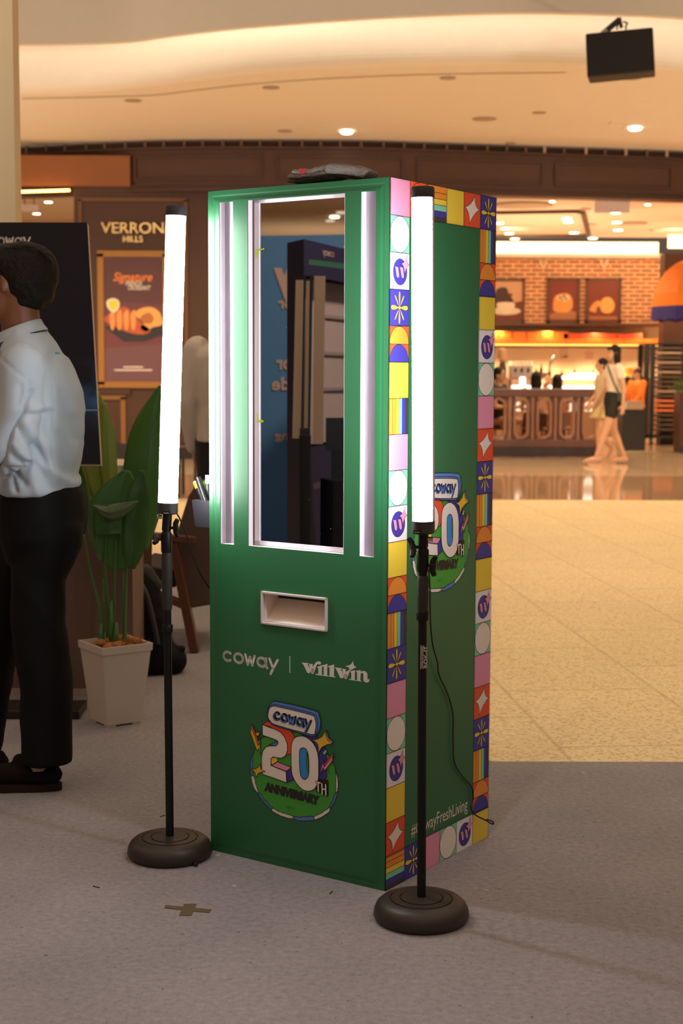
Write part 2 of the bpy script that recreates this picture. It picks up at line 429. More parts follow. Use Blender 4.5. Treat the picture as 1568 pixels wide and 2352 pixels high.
# ---- bulkhead following the soffit edge
BZ = 3.90
mb = MB()
def off(path, d, z): return [V((p.x, p.y + d, z)) for p in path]
strip(mb, off(so, .06, SOFFIT - .11), off(so, .06, BZ), M_wood); strip(mb, off(so, .06, BZ), off(so, .36, BZ), M_wood2); strip(mb, off(so, .36, BZ), off(so, .36, SOFFIT), M_wood)
struct(mb.build('wall_bulkhead', recalc=False))
def so_pt(px):   # point of the soffit edge seen at pixel column px
    for a, b in zip(so[:-1], so[1:]):
        pa, pb = PX(a)[0], PX(b)[0]
        if pa <= px <= pb: return a.lerp(b, (px - pa) / (pb - pa))
    return so[0] if px < 0 else so[-1]
# air grille under the soffit: louvres and mullions
mb = MB()
strip(mb, off(so, .12, SOFFIT - .005), off(so, .12, SOFFIT - .11), M_grille)
for k in range(4):
    z = SOFFIT - .02 - k * .025; strip(mb, off(so, .03, z), off(so, .06, z - .012), mat('louvre', (.12, .07, .045), .5))
px = 60
k = 0
while px < 1600:
    p = so_pt(px); mb.box((p.x, p.y + .03, SOFFIT - .055), (.035, .05, .11), mat('mullion_light', (.45, .33, .26), .5) if px > 1220 and k % 2 == 0 else mat('louvre', (.16, .09, .06), .5))
    px += 42 + rnd.random() * 10; k += 1
tag(mb.build('air_grille'), 'dark louvred air grille running along the top of the wood bulkhead', 'grille')
# cornice and moulded panels
mb = MB()
for z0, z1, d in ((SOFFIT - .135, SOFFIT - .105, -.01), (BZ, BZ + .05, .0), (BZ + .05, BZ + .08, .03)):
    strip(mb, off(so, d, z0), off(so, d, z1), M_wood2); strip(mb, off(so, d, z0), off(so, .06, z0), M_wood2); strip(mb, off(so, d, z1), off(so, .06, z1), M_wood2)
struct(mb.build('trim_2', recalc=False))
def panel(x0, x1, za, zb):
    a = so_pt(x0); b = so_pt(x1); mb = MB(); n = 8
    top = [a.lerp(b, t / n) for t in range(n + 1)]
    top = [V((p.x, so_pt(PX(p)[0]).y + .045, 0)) for p in top]
    for z in (za, zb):
        for p, q in zip(top[:-1], top[1:]): mb.beam((p.x, p.y, z), (q.x, q.y, z), .03, .035, M_wood2)
    for p in (top[0], top[-1]): mb.beam((p.x, p.y, za), (p.x, p.y, zb), .035, .03, M_wood2)
    return mb.build('trim_3')
for x0, x1 in ((308, 600), (635, 925), (960, 1248), (1278, 1545)): struct(panel(x0, x1, 4.08, 4.40))

# orange lit sign recess on the left of the bulkhead
p0 = so_pt(30); p1 = so_pt(298)
mb = MB()
y_ = min(p0.y, p1.y) - .02
mb.bbox((p0.x, y_, 3.98), (p1.x, y_ + .06, 4.42), mat('orange_timber', (.26, .095, .028), .45, var=.1))
o = tag(mb.build('lit_fascia_board'), 'orange-brown timber board on the bulkhead above the left shop, lit along its foot', 'sign board')
mb = MB(); a = PY(30, 441, y_ - .1); b = PY(160, 437, y_ - .1); mb.beam(a, b, .03, .03, emis('amber_strip', (1, .50, .12), 9))
mb.build('strip_lamp', o)

# ---- left shop wall (dark wood) with gold mouldings
WY = 22.2
def WP(px, py, dy=0): return PY(px, py, WY + dy)
mb = MB()
x0 = WP(170, 500).x; x1 = WP(1000, 500).x
mb.bbox((x0, WY, 0), (x1, WY + .3, BZ + .1), M_wood)
struct(mb.build('wall_left_shop'))
def rect_frame(pxa, pya, pxb, pyb, wd, m, Y, t=.03, name='trim_4', parent=None, isstruct=True):
    a = PY(pxa, pya, Y); b = PY(pxb, pyb, Y); mb = MB()
    for z in (a.z, b.z): mb.bbox((a.x - wd / 2, Y - t, z - wd / 2), (b.x + wd / 2, Y, z + wd / 2), m)
    for x in (a.x, b.x): mb.bbox((x - wd / 2, Y - t, b.z), (x + wd / 2, Y, a.z), m)
    o = mb.build(name, parent); 
    if isstruct: struct(o)
    return o
M_goldd = mat('dull_gold_trim', (.15, .07, .03), .5)
rect_frame(184, 458, 430, 1100, .05, M_goldd, WY)
rect_frame(215, 912, 284, 1030, .07, mat('gold_band', (.25, .12, .04), .45), WY)
mb = MB(); a = WP(170, 1045); mb.bbox((x0, WY - .04, 0), (x1, WY, .22), mat('black_skirting', (.02, .018, .02), .4)); struct(mb.build('baseboard_left_shop'))
mb = MB(); a = WP(200, 893); b = WP(300, 905); mb.bbox((a.x, WY - .06, b.z), (b.x, WY, a.z), M_wood2); struct(mb.build('trim_5'))

# interior seen through the gap on the far left: ceiling with downlights and back wall
M_cafe = mat('cafe_ceiling_paint', (.86, .74, .60), .8)
mb = MB()
mb.bbox((-8.5, 22.4, 4.15), (x0 + .3, 31, 4.2), M_cafe); struct(mb.build('ceiling_left_shop'))
mb = MB(); mb.bbox((-8.5, 29, 0), (x0 + .3, 29.1, 4.15), mat('warm_wall', (.75, .52, .34), .7)); struct(mb.build('wall_left_shop_back'))
for px_, py_, lb_ in ((111, 462, 'nearest'), (84, 489, 'leftmost'), (143, 509, 'rightmost')):
    p = PZ(px_, py_, 4.14)
    mb = MB(); mb.lathe([(.09, 0), (.09, .02)], mat('white_trim', (.8, .7, .6), .5), p - V((0, 0, .015)), n=16); o = tag(mb.build('downlight'), lb_ + ' round lit downlight in the ceiling of the left-hand shop', 'ceiling light', 'downlights of the left shop')
    mb = MB(); mb.lathe([(.065, 0), (.065, .01)], emis('downlight_glow', (1, .82, .55), 9), p - V((0, 0, .022)), n=14); mb.build('lamp_lens', o)
lamp_spot('left_shop_spot', (-5.2, 24.5, 4.05), 240, WARM, 150)

# sign lettering VERRONA HILLS
fn = plane_fn(WP(0, 0, -.03), (1, 0, 0), (0, 0, 1), (0, -1, 0)); OR = WP(0, 0, -.03)
def wuv(px, py, OR=OR, Y=WY - .03): p = PY(px, py, Y); return (p.x - OR.x, p.z - OR.z)
M_gl = mat('brass_letters', (.80, .55, .22), .25, metal=.7)
def raised(txt, px0, px1, pyb, pyt, bold, name, label):
    a = wuv(px0, pyb); b = wuv(px1, pyt)
    vs, fs, bb = text2d(txt, bold); mb = MB(); sx = (b[0] - a[0]) / (bb[2] - bb[0]); sy = (b[1] - a[1]) / (bb[3] - bb[1])
    for d in (0, .03): mb.add([fn(a[0] + (x - bb[0]) * sx, a[1] + (y - bb[1]) * sy, d) for x, y in vs], fs, M_gl)
    return tag(mb.build(name, recalc=False), label, 'lettering')
raised('VERRONA', 232, 404, 536, 511, .01, 'brass_lettering', 'brass capital letters VERRONA on the dark wood shop wall')
raised('HILLS', 283, 328, 556, 542, .01, 'brass_lettering', 'small brass letters HILLS centred below the larger name')

# croissant poster in gold frame
t = thing('framed_poster', WP(300, 890), 'framed croissant poster on the dark wood shop wall behind the left light', 'poster')
rect_frame(231, 583, 383, 884, .09, M_gold, WY, .05, 'frame', t, False)
mb = MB(); a = WP(231, 583); b = WP(383, 884); mb.bbox((a.x, WY - .03, b.z), (b.x, WY - .005, a.z), mat('poster_maroon', (.16, .045, .06), .35)); pb = mb.build('poster_sheet', t)
def art_px(Y):
    O = PY(0, 0, Y); return Art(plane_fn(O, (1, 0, 0), (0, 0, 1), (0, -1, 0))), (lambda px, py: ((lambda p: (p.x - O.x, p.z - O.z))(PY(px, py, Y))))
Art.STEP = .00025
A_, q_ = art_px(WY - .032)
col = lambda n, c, r=.5: mat('print_' + n, c, r)
K = lambda pts: [q_(*p) for p in pts]
Art.STEP = .0015
A_.poly(K([(240, 590), (375, 590), (375, 700), (240, 690)]), col('pgrey', (.11, .05, .06)), 0)
A_.poly(K([(240, 800), (375, 790), (375, 882), (240, 882)]), col('pmauve', (.16, .08, .11)), 0)
A_.poly(K([(240, 752), (260, 745), (375, 748), (375, 770), (330, 785), (285, 785)]), col('pslate', (.03, .03, .045)), 1)
A_.poly(K(sm2([(238, 735), (250, 722), (268, 708), (290, 706), (306, 722), (325, 742), (345, 758), (330, 768), (300, 765), (268, 752)])), col('crust', (.50, .12, .05)), 2)
for sx_ in (252, 268, 284, 300): A_.poly(K(sm2([(sx_, 722), (sx_ + 10, 712), (sx_ + 12, 740), (sx_ + 8, 758), (sx_ + 2, 752)])), col('crust_hi', (.80, .36, .12)), 3)
A_.poly(K(sm2([(308, 722), (325, 708), (350, 706), (368, 720), (372, 745), (350, 752), (335, 762), (322, 752), (330, 740)])), col('crumb', (.85, .45, .14)), 2)
A_.poly(K(sm2([(322, 730), (340, 718), (352, 728), (348, 742), (330, 742)])), col('crumb_dark', (.45, .18, .06)), 3)
A_.poly(K(sm2([(245, 692), (258, 685), (272, 690), (274, 705), (262, 718), (248, 708)])), col('tag_white', (.9, .85, .8)), 4)
A_.poly(K(sm2([(250, 694), (260, 689), (270, 693), (270, 706), (260, 713), (252, 706)])), col('tag_yellow', (.85, .75, .08)), 5)
def ptext(s, xa, xb, yb, yt, m, bold=0, shear=0):
    a = q_(xa, yb); b = q_(xb, yt); A_.text(s, m, a, (1, 0), (0, 1), 4, bold, shear, (b[0] - a[0], b[1] - a[1]))
ptext('Signature', 260, 350, 652, 626, col('orange_ink', (.85, .28, .07)), .02, .35)
ptext('FRENCH', 288, 326, 656, 646, col('white_ink', (.8, .75, .75)), .02, .2)
ptext('CROISSANT', 294, 346, 666, 656, col('white_ink', (.8, .75, .75)), .02, .2)
A_.stroke([q_(284, 843), q_(328, 843)], .02, col('white_ink', (.8, .75, .75)), 4)
A_.stroke([q_(263, 850), q_(349, 850)], .02, col('white_ink', (.8, .75, .75)), 4)
A_.build('poster_print', t)

# left cream column
mb = MB()
a = PY(-120, 500, 8.0); b = PY(50, 500, 8.1)
mb.bbox((a.x - .4, 7.95, 0), (b.x, 8.1, 7.0), mat('column_paint', (.80, .66, .42), .75, var=.03)); struct(mb.build('wall_column'))

# ---- CAFE behind the right side
CY = 31.0
def CP(px, py, Y=CY): return PY(px, py, Y)
def brick_mat():
    m, nt, b = _nt('orange_brick'); L = nt.links.new; tc = nt.nodes.new('ShaderNodeTexCoord'); mp = nt.nodes.new('ShaderNodeMapping'); mp.inputs['Rotation'].default_value = (radians(90), 0, 0); L(tc.outputs['Object'], mp.inputs['Vector'])
    br = nt.nodes.new('ShaderNodeTexBrick'); br.inputs['Scale'].default_value = 1.; br.inputs['Brick Width'].default_value = .25; br.inputs['Row Height'].default_value = .085; br.inputs['Mortar Size'].default_value = .017; br.inputs['Bias'].default_value = -.1
    br.inputs['Color1'].default_value = (.50, .16, .055, 1); br.inputs['Color2'].default_value = (.30, .13, .06, 1); br.inputs['Mortar'].default_value = (.78, .50, .31, 1); L(mp.outputs[0], br.inputs['Vector'])
    n = nt.nodes.new('ShaderNodeTexNoise'); n.inputs['Scale'].default_value = 5; L(tc.outputs['Object'], n.inputs['Vector'])
    mr = nt.nodes.new('ShaderNodeMapRange'); mr.inputs['To Min'].default_value = .7; mr.inputs['To Max'].default_value = 1.3; L(n.outputs['Fac'], mr.inputs['Value'])
    mx = nt.nodes.new('ShaderNodeMix'); mx.data_type = 'RGBA'; mx.blend_type = 'MULTIPLY'; mx.inputs['Factor'].default_value = 1; L(br.outputs['Color'], mx.inputs['A']); L(mr.outputs[0], mx.inputs['B'])
    L(mx.outputs['Result'], b.inputs['Base Color']); b.inputs['Roughness'].default_value = .8; return m
cx0 = CP(1000, 600).x; cx1 = CP(1660, 600).x
zb_top = CP(1300, 592).z; zb_bot = CP(1300, 742).z
mb = MB(); mb.bbox((cx0, CY, zb_bot), (cx1, CY + .2, zb_top), brick_mat()); struct(mb.build('wall_cafe_brick'))
mb = MB(); mb.bbox((cx0, CY + .5, 0), (cx1, CY + .6, zb_bot), mat('cafe_cream_wall', (.88, .70, .46), .6)); struct(mb.build('wall_cafe_back'))
zc = 3.98
mb = MB(); mb.bbox((cx0 - .4, 23.15, zc), (8.6, CY - .6, zc + .05), M_cafe)
zbeam = CP(1300, 583, CY - .3).z
mb.bbox((cx0, CY - .35, zb_top - .01), (cx1, CY + .2, zbeam), M_cafe)           # beam under the cove
mb.bbox((cx0, CY - .35, zc + .25), (8.6, CY + .2, zc + .3), M_cafe)
struct(mb.build('ceiling_cafe'))
mb = MB(); mb.bbox((cx0, CY - .30, zbeam), (CP(1512, 560, CY - .3).x, CY - .26, zbeam + .24), emis('cove_white_glow', (1, .78, .42), 3.0))
xs = CP(1512, 560, CY - .3).x
mb.bbox((xs, CY - 1.2, zbeam + .05), (xs + 1.2, CY - 1.16, zbeam + .34), emis('cove_white_glow', (1, .78, .42), 3.0))
tag(mb.build('cafe_cove_light'), 'bright cream light cove along the cafe ceiling above the brick wall', 'strip light')
# right side wall of the cafe + pillar
mb = MB(); a = PY(1526, 600, 27.0); mb.bbox((a.x, 27, 0), (a.x + 1.6, 27.4, CP(1540, 582, 27.).z), mat('dark_brown_pillar', (.075, .03, .017), .5)); struct(mb.build('wall_cafe_pillar'))
mb = MB(); mb.bbox((8.6, 23.15, 0), (8.8, CY + .5, zc + .3), M_cafe); struct(mb.build('wall_cafe_right'))
# floor-to-ceiling divider behind the kiosk so the cafe has a left wall
mb = MB(); mb.bbox((cx0 - .5, 22.5, 0), (cx0 - .3, CY + .5, zc), M_wood); struct(mb.build('wall_cafe_left'))

# ceiling track frame
mb = MB(); zt = zc - .03; m_ = mat('dark_track', (.10, .05, .03), .5)
pts = [PZ(1139, 489, zt), PZ(1325, 486, zt), PZ(1338, 489, zt), PZ(1352, 541, zt), PZ(1330, 542, zt), PZ(1139, 544, zt)]
for p, q in zip(pts[:-1], pts[1:]): mb.beam(p, q, .07, .05, m_)
tag(mb.build('ceiling_track'), 'thin dark rectangular frame fixed flat under the cafe ceiling', 'ceiling track')
dl = [(1145, 511), (1160, 523), (1169, 535), (1182, 547), (1268, 461), (1301, 500), (1305, 508), (1318, 533), (1361, 546), (1414, 487), (1416, 509), (1419, 527), (1487, 468)]
for i_, (px_, py_) in enumerate(sorted(dl)):
    p = PZ(px_, py_, zc); r = .045 if py_ < 470 else .085
    mb = MB(); mb.lathe([(r + .03, 0), (r + .03, .012)], M_cafe, p - V((0, 0, .012)), n=16); o = tag(mb.build('downlight'), 'small round lit downlight in the cafe ceiling, %s from the left' % ORD[i_], 'ceiling light', 'downlights of the cafe ceiling')
    mb = MB(); mb.lathe([(r, 0), (r, .008)], emis('downlight_glow', (1, .82, .55), 9), p - V((0, 0, .02)), n=14); mb.build('lamp_lens', o)
for px_, py_, r, lb_ in ((1345, 478, .1, 'small tan round vent near the far corner of the cafe ceiling track'), (1358, 514, .09, 'small tan sensor right of the dark ceiling track'), (1452, 512, .28, 'wide tan air vent in the cafe ceiling, right of the three downlights'), (1496, 528, .05, 'tiny tan sensor at the right end of the cafe ceiling'), (1200, 470, .5, 'largest flat tan vent in the cafe ceiling, beside the kiosk')):
    p = PZ(px_, py_, zc); mb = MB(); mb.lathe([(r, 0), (r * .9, .02)], mat('vent_tan', (.55, .42, .30), .6), p - V((0, 0, .021)), n=20); tag(mb.build('ceiling_vent'), lb_, 'vent', 'round vents of the cafe ceiling')
# hanging blank white sign under the bulkhead, and one in the left opening
for (xa, ya, xb, yb, lab) in ((1366, 455, 1445, 489, 'plain pale hanging sign panel under the bulkhead at the cafe front'), (45, 470, 90, 486, 'plain pale hanging sign panel in the opening beside the cream column')):
    SYg = 23.3; zcl = 3.98 if xa > 1000 else 4.15; a = PY(xa, ya, SYg); b = PY(xb, yb, SYg); t = thing('hanging_sign', (a + b) / 2, lab, 'sign')
    mb = MB(); mb.bbox((a.x, SYg - .02, b.z), (b.x, SYg + .02, min(a.z, zcl - .02)), mat('sign_milk', (.80, .66, .66), .4)); mb.build('sign_panel', t)
    for x in (a.x + .08, b.x - .08): mb = MB(); mb.cyl((x, SYg, min(a.z, zcl - .02)), (x, SYg, zcl), .008, m_, 6); mb.build('hanger_rod', t)
# brackets hanging over the brick
for px_ in (1248, 1387):
    a = CP(px_, 594, CY - .15); mb = MB()
    mb.tube([a + V((-.07, 0, 0)), a + V((-.05, 0, -.12)), a + V((0, 0, -.18)), a + V((.05, 0, -.12)), a + V((.07, 0, 0))], .02, mat('bracket_cream', (.8, .65, .45), .5), 6)
    tag(mb.build('hook_bracket'), 'small cream U-shaped bracket over the brick wall, ' + ('above the bun picture' if px_ < 1300 else 'above the halved bread picture'), 'bracket', 'brackets over the brick wall')

# framed bread pictures on the brick
def picture(xa, ya, xb, yb, label, kind):
    Y = CY - .04; a = PY(xa, ya, Y); b = PY(xb, yb, Y); t = thing('framed_picture', ((a.x + b.x) / 2, Y, b.z), label, 'picture')
    mb = MB(); wd = .055; m = mat('picture_frame_brown', (.12, .05, .03), .45)
    for z in (a.z - wd / 2, b.z + wd / 2): mb.bbox((a.x, Y - .03, z - wd / 2), (b.x, Y + .03, z + wd / 2), m)
    for x in (a.x + wd / 2, b.x - wd / 2): mb.bbox((x - wd / 2, Y - .03, b.z), (x + wd / 2, Y + .03, a.z), m)
    mb.build('frame', t)
    mb = MB(); mb.bbox((a.x + wd, Y - .005, b.z + wd), (b.x - wd, Y + .02, a.z - wd), mat('picture_maroon', (.20, .035, .02), .5)); mb.build('picture_sheet', t)
    O = V((a.x, Y - .006, b.z)); W = b.x - a.x; Hh = a.z - b.z
    ar = Art(plane_fn(O, (1, 0, 0), (0, 0, 1), (0, -1, 0)))
    S = lambda pts: [(x * W, y * Hh) for x, y in pts]
    if kind == 0:
        ar.poly(S([(.1, .08), (.9, .08), (.9, .25), (.55, .3), (.1, .2)]), col('board', (.42, .17, .07)), 0)
        ar.poly(S(sm2([(.2, .30), (.22, .55), (.35, .64), (.62, .66), (.76, .55), (.78, .35), (.62, .24), (.35, .24)])), col('bread', (.75, .33, .08)), 1)
        ar.poly(S(sm2([(.28, .56), (.4, .63), (.62, .63), (.7, .55), (.5, .48)])), col('cream_top', (.75, .60, .38)), 2)
        for x, y, r in ((.4, .57, .05), (.52, .6, .05), (.58, .54, .04), (.46, .52, .035)): ar.poly(S(circ(x, y, r, r * .7, 10)), col('berry', (.5, .08, .04)) if r > .045 else col('leaf', (.12, .25, .12)), 3)
    elif kind == 1:
        ar.poly(S([(.1, .08), (.9, .08), (.9, .15), (.1, .15)]), col('board', (.42, .17, .07)), 0)
        ar.poly(S(sm2([(.12, .28), (.2, .42), (.34, .50), (.44, .46), (.52, .30), (.3, .24)])), col('bread', (.75, .33, .08)), 1)
        ar.poly(S(sm2([(.42, .30), (.44, .50), (.58, .58), (.74, .54), (.82, .38), (.74, .24), (.55, .22)])), col('bread2', (.82, .42, .12)), 2)
        ar.poly(S(sm2([(.3, .26), (.36, .38), (.44, .30), (.42, .25)])), col('filling', (.22, .05, .03)), 3)
    else:
        ar.poly(S([(.0, .62), (1, .7), (1, .95), (0, .95)]), col('cork', (.62, .36, .20)), 0)
        ar.poly(S(sm2([(.2, .45), (.25, .75), (.5, .8), (.6, .6), (.7, .5), (.5, .42)])), col('beans', (.05, .02, .015)), 1)
        ar.poly(S([(.62, .45), (.95, .5), (.95, .72), (.7, .78)]), col('cork', (.62, .36, .20)), 1)
        ar.poly(S(circ(.5, .27, .40, .09)), col('saucer', (.80, .66, .50)), 2)
        ar.poly(S(sm2([(.28, .45), (.72, .45), (.66, .26), (.5, .2), (.36, .26)])), col('cup', (.86, .74, .58)), 3)
    ar.build('picture_print', t)
Art.STEP = .003
picture(1118, 640, 1204, 742, 'framed picture of a coffee cup and beans at the left end of the brick wall', 2)
picture(1256, 639, 1330, 742, 'framed picture of a round topped bun, middle of the three on the brick wall', 0)
picture(1345, 639, 1425, 742, 'framed picture of a halved filled bread roll, rightmost on the brick wall', 1)
Art.STEP = .00025

# shelf niche: two dark shelves, lit back, orange boxes
def shelf(py0, py1, x1px, label, Y0=CY - .35):
    a = PY(1090, py0, Y0); b = PY(x1px, py1, Y0); mb = MB(); mb.bbox((a.x, Y0, b.z), (b.x, CY + .5, a.z), mat('shelf_brown', (.10, .035, .02), .4)); return tag(mb.build('wall_shelf'), label, 'shelf')
shelf(742, 749, 1525, 'dark brown upper wall shelf directly under the brick wall')
shelf(794, 799, 1525, 'dark brown lower wall shelf carrying the orange boxes')
zsh = PY(1300, 794, CY - .35).z
mb = MB(); mb.bbox((cx0, CY - .28, zsh + .002), (PY(1520, 790, CY).x, CY - .24, zsh + .03), emis('amber_strip2', (1, .50, .10), 3)); tag(mb.build('shelf_strip_light'), 'amber strip light along the lower shelf at the foot of the orange boxes', 'strip light')
mo = mat('orange_box_card', (.85, .20, .02), .5, emit=.0); mr_ = mat('red_orange_box', (.62, .07, .02), .5)
# lower row
z0 = zsh; h1 = PY(1300, 778, CY - .1).z - zsh
x = PY(1120, 790, CY - .1).x; xend = PY(1522, 790, CY - .1).x; k = 0
while x < xend - .2:
    wd = .40; mb = MB(); mb.bbox((x, CY - .18, z0), (x + wd - .01, CY + .1, z0 + h1), mo); o = tag(mb.build('carton', bevel=.006), 'orange cardboard carton in the lower row on the lit shelf, %s from the left' % ORD[k], 'box', 'orange cartons, lower row'); 
    x += wd; k += 1
x = PY(1112, 790, CY - .1).x; xm = PY(1290, 790, CY - .1).x; h2 = PY(1300, 761, CY - .1).z - PY(1300, 777.5, CY - .1).z
k = 0
while x < xm - .1:
    mb = MB(); mb.bbox((x, CY - .15, z0 + h1), (x + .27, CY + .1, z0 + h1 + h2), mo); tag(mb.build('carton', bevel=.006), 'orange carton stacked on the left half of the lower row, %s from the left' % ORD[k], 'box', 'orange cartons, upper row'); x += .29; k += 1
x = xm + .02; xm2 = PY(1474, 790, CY - .1).x; h3 = h2 * .75
k = 0
while x < xm2 - .3:
    wd = min(.55, xm2 - x); mb = MB(); mb.bbox((x, CY - .15, z0 + h1), (x + wd - .01, CY + .1, z0 + h1 + h3), mr_); tag(mb.build('carton', bevel=.006), 'flat red-orange carton on the right half of the lower row, %s from the left' % ORD[k], 'box', 'flat red-orange cartons'); x += wd; k += 1
for xx in (3.2, 4.2, 5.2, 6.2):
    lamp_spot('shelf_spot', (xx, CY - .22, zb_bot - .10), 26, (1, .7, .35), 150, .03, .8)
    lamp_spot('backbar_spot', (xx, CY - .2, zsh - .06), 130, (1, .76, .42), 150, .03, .8)
# back bar counter with equipment
yb_ = CY - .5
mb = MB(); a = PY(1090, 868, yb_); b = PY(1640, 868, yb_); mb.bbox((a.x, yb_ - .1, 0), (b.x, CY + .45, a.z), mat('back_counter', (.35, .2, .14), .5)); tag(mb.build('back_counter'), 'long brown back bar counter along the cafe rear wall', 'counter')
zk = a.z
t = thing('coffee_machine', PY(1195, 868, yb_ + .2), 'wide silver espresso machine on the back bar counter', 'coffee machine')
mb = MB(); a = PY(1168, 850, yb_ + .2); b = PY(1222, 838, yb_ + .2); mb.bbox((a.x, yb_ + .05, zk), (b.x, yb_ + .5, b.z), mat('steel', (.45, .38, .33), .3, metal=.7)); mb.build('machine_body', t, bevel=.02)
mb = MB()
for k in range(3): mb.cyl((a.x + .12 + .13 * k, yb_ + .02, zk + .12), (a.x + .12 + .13 * k, yb_ + .02, zk + .2), .025, M_black, 8)
mb.build('group_head', t)
mb = MB()
for k in range(6): mb.cyl((a.x + .05 + .08 * k, yb_ + .25, b.z), (a.x + .05 + .08 * k, yb_ + .25, b.z + .07), .03, mat('cup_white', (.7, .6, .5), .4), 8)
mb.build('cup_row', t)
t = thing('coffee_grinder', (PY(1152, 868, yb_).x, yb_ + .15, zk), 'coffee grinder with clear hopper at the left end of the back bar', 'grinder')
x = PY(1155, 868, yb_).x
mb = MB(); mb.lathe([(.09, 0), (.08, .2), (.06, .3), (.05, .32)], M_black, (x, yb_ + .15, zk), n=14); mb.build('grinder_body', t, smooth=True)
mb = MB(); mb.lathe([(.05, .32), (.10, .42), (.09, .58), (.08, .6)], mat('hopper', (.42, .28, .18), .2), (x, yb_ + .15, zk), n=14); mb.build('hopper', t, smooth=True)
for k, px_ in enumerate((1232, 1243, 1262, 1290, 1320, 1352, 1362)):
    x = PY(px_, 868, yb_ + .1).x; h = (.22, .3, .2, .16, .2, .14, .18)[k]; mb = MB(); mb.lathe([(.035, 0), (.04, .02), (.04, h * .6), (.015, h * .8), (.015, h)], mat('dark_glass_bottle', (.10, .05, .02), .2), (x, yb_ + .15, zk), n=10)
    tag(mb.build('bottle', smooth=True), 'small dark bottle on the back bar counter, %s from the left' % ORD[k], 'bottle', 'bottles on the back bar')
mb = MB(); a = PY(1258, 868, yb_ + .3); mb.tube(smooth_path([(a.x, yb_ + .2, zk), (a.x + .03, yb_ + .2, zk + .3), (a.x + .12, yb_ + .2, zk + .45)]), .02, M_black, 8); tag(mb.build('tap_handle'), 'tall dark curved tap or dried branch standing on the back bar', 'tap')
for px_, py_, wd, hh, c_ in ((1294, 812, .18, .25, (.75, .55, .40)), (1298, 819, .14, .04, (.9, .7, .05)), (1353, 816, .17, .16, (.75, .5, .38))):
    a = PY(px_, py_, CY + .48); mb = MB(); mb.bbox((a.x - wd / 2, CY + .49, a.z - hh / 2), (a.x + wd / 2, CY + .5, a.z + hh / 2), mat('paper_%d' % px_, c_, .7)); tag(mb.build('wall_notice'), {1294: 'pale paper notice taped to the cream cafe wall over the yellow strip', 1298: 'narrow yellow notice strip on the cream cafe wall', 1353: 'pinkish square notice on the cream cafe wall behind the walking woman'}[px_], 'notice')
# glowing display case
t = thing('display_case', (PY(1270, 900, 27).x, 27, 0), 'bright refrigerated cake display case behind the cafe barrier', 'display case')
Yd = 27.0
def dbox(xa, ya, xb, yb, m, name, y0=Yd, y1=Yd + .5):
    a = PY(xa, ya, Yd); b = PY(xb, yb, Yd); mb = MB(); mb.bbox((a.x, y0, max(b.z, 0)), (b.x, y1, a.z), m); return mb.build(name, t)
dbox(1180, 872, 1375, 1100, mat('case_base', (.30, .17, .10), .5), 'case_body', Yd + .4, Yd + .8)
dbox(1180, 944, 1375, 1100, mat('case_base', (.30, .17, .10), .5), 'case_plinth', Yd - .05, Yd + .8)
E_w = emis('case_glow', (1, .86, .72), 3.2)
dbox(1290, 864, 1381, 872, E_w, 'light_tube', Yd, Yd + .05); dbox(1314, 857, 1375, 861, E_w, 'light_tube', Yd + .3, Yd + .35)
dbox(1180, 886, 1375, 893, E_w, 'lit_shelf', Yd + .1, Yd + .4); dbox(1180, 925, 1375, 946, emis('case_glow2', (1, .85, .6), 1.6), 'lit_base', Yd + .02, Yd + .4)
dbox(1194, 866, 1206, 886, E_w, 'light_tube', Yd, Yd + .05)
for k in range(14):
    px_ = 1297 + k * 6; a = PY(px_, 886, Yd + .2); mb = MB(); mb.lathe([(.03, 0), (.035, .06), (.02, .09), (.005, .1)], mat('pastry', (.85, .5, .25), .5), (a.x, Yd + .25, a.z), n=8)
    tag(mb.build('pastry', smooth=True), 'small pastry in the lit display case, %s from the left' % ORD[k], 'pastry', 'pastries in the display case')
# red banner cloth seen through the barrier
mb = MB(); a = PY(1293, 918, 25.5); b = PY(1299, 990, 25.5); mb.bbox((a.x, 25.5, b.z), (b.x, 25.53, a.z), mat('red_cloth', (.75, .02, .02), .6))
mb.prism([PY(1301, 940, 25.6), PY(1312, 955, 25.6), PY(1310, 978, 25.6), PY(1304, 975, 25.6)], (0, .03, 0), mat('red_cloth', (.75, .02, .02), .6))
mb.bbox((PY(1293, 990, 25.5).x, 25.46, 0), (PY(1297, 990, 25.5).x, 25.57, PY(1293, 915, 25.5).z), M_black)
tag(mb.build('banner_stand'), 'narrow red banner stand seen through the barrier opening', 'banner')

# cafe barrier with stadium openings
BY = PZ(1250, 1049).y
def BP(px, py): return PY(px, py, BY)
M_bar = mat('barrier_mauve_wood', (.125, .062, .055), .45, var=.08, vscale=4); M_barl = mat('barrier_rim', (.30, .16, .11), .45); M_base = mat('barrier_plinth', (.035, .022, .03), .4)
t = thing('cafe_barrier', (BP(1250, 1049).x, BY, 0), 'mauve-brown wooden cafe barrier with pill-shaped openings behind the walking pair', 'barrier')
x0 = BP(1020, 1000).x; x1 = BP(1376, 1000).x
zt, zt2, zb2, zb1 = BP(1250, 893).z, BP(1250, 912).z, BP(1250, 1010).z, BP(1250, 1027).z
mb = MB(); mb.bbox((x0, BY - .02, zt2), (x1, BY + .14, zt), M_bar); mb.build('top_rail', t, bevel=.015)
mb = MB(); mb.bbox((x0, BY, zb1), (x1, BY + .12, zb2), M_bar); mb.build('bottom_rail', t, bevel=.01)
mb = MB(); mb.bbox((x0, BY + .01, 0), (x1 + .02, BY + .11, zb1), M_base); mb.build('plinth', t)
cx = BP(1197, 950).x; pitch = BP(1250, 950).x - BP(1197.5, 950).x; wop = pitch * .50; zc0 = (zt2 + zb2) / 2; hop = (zt2 - zb2)
k = -3
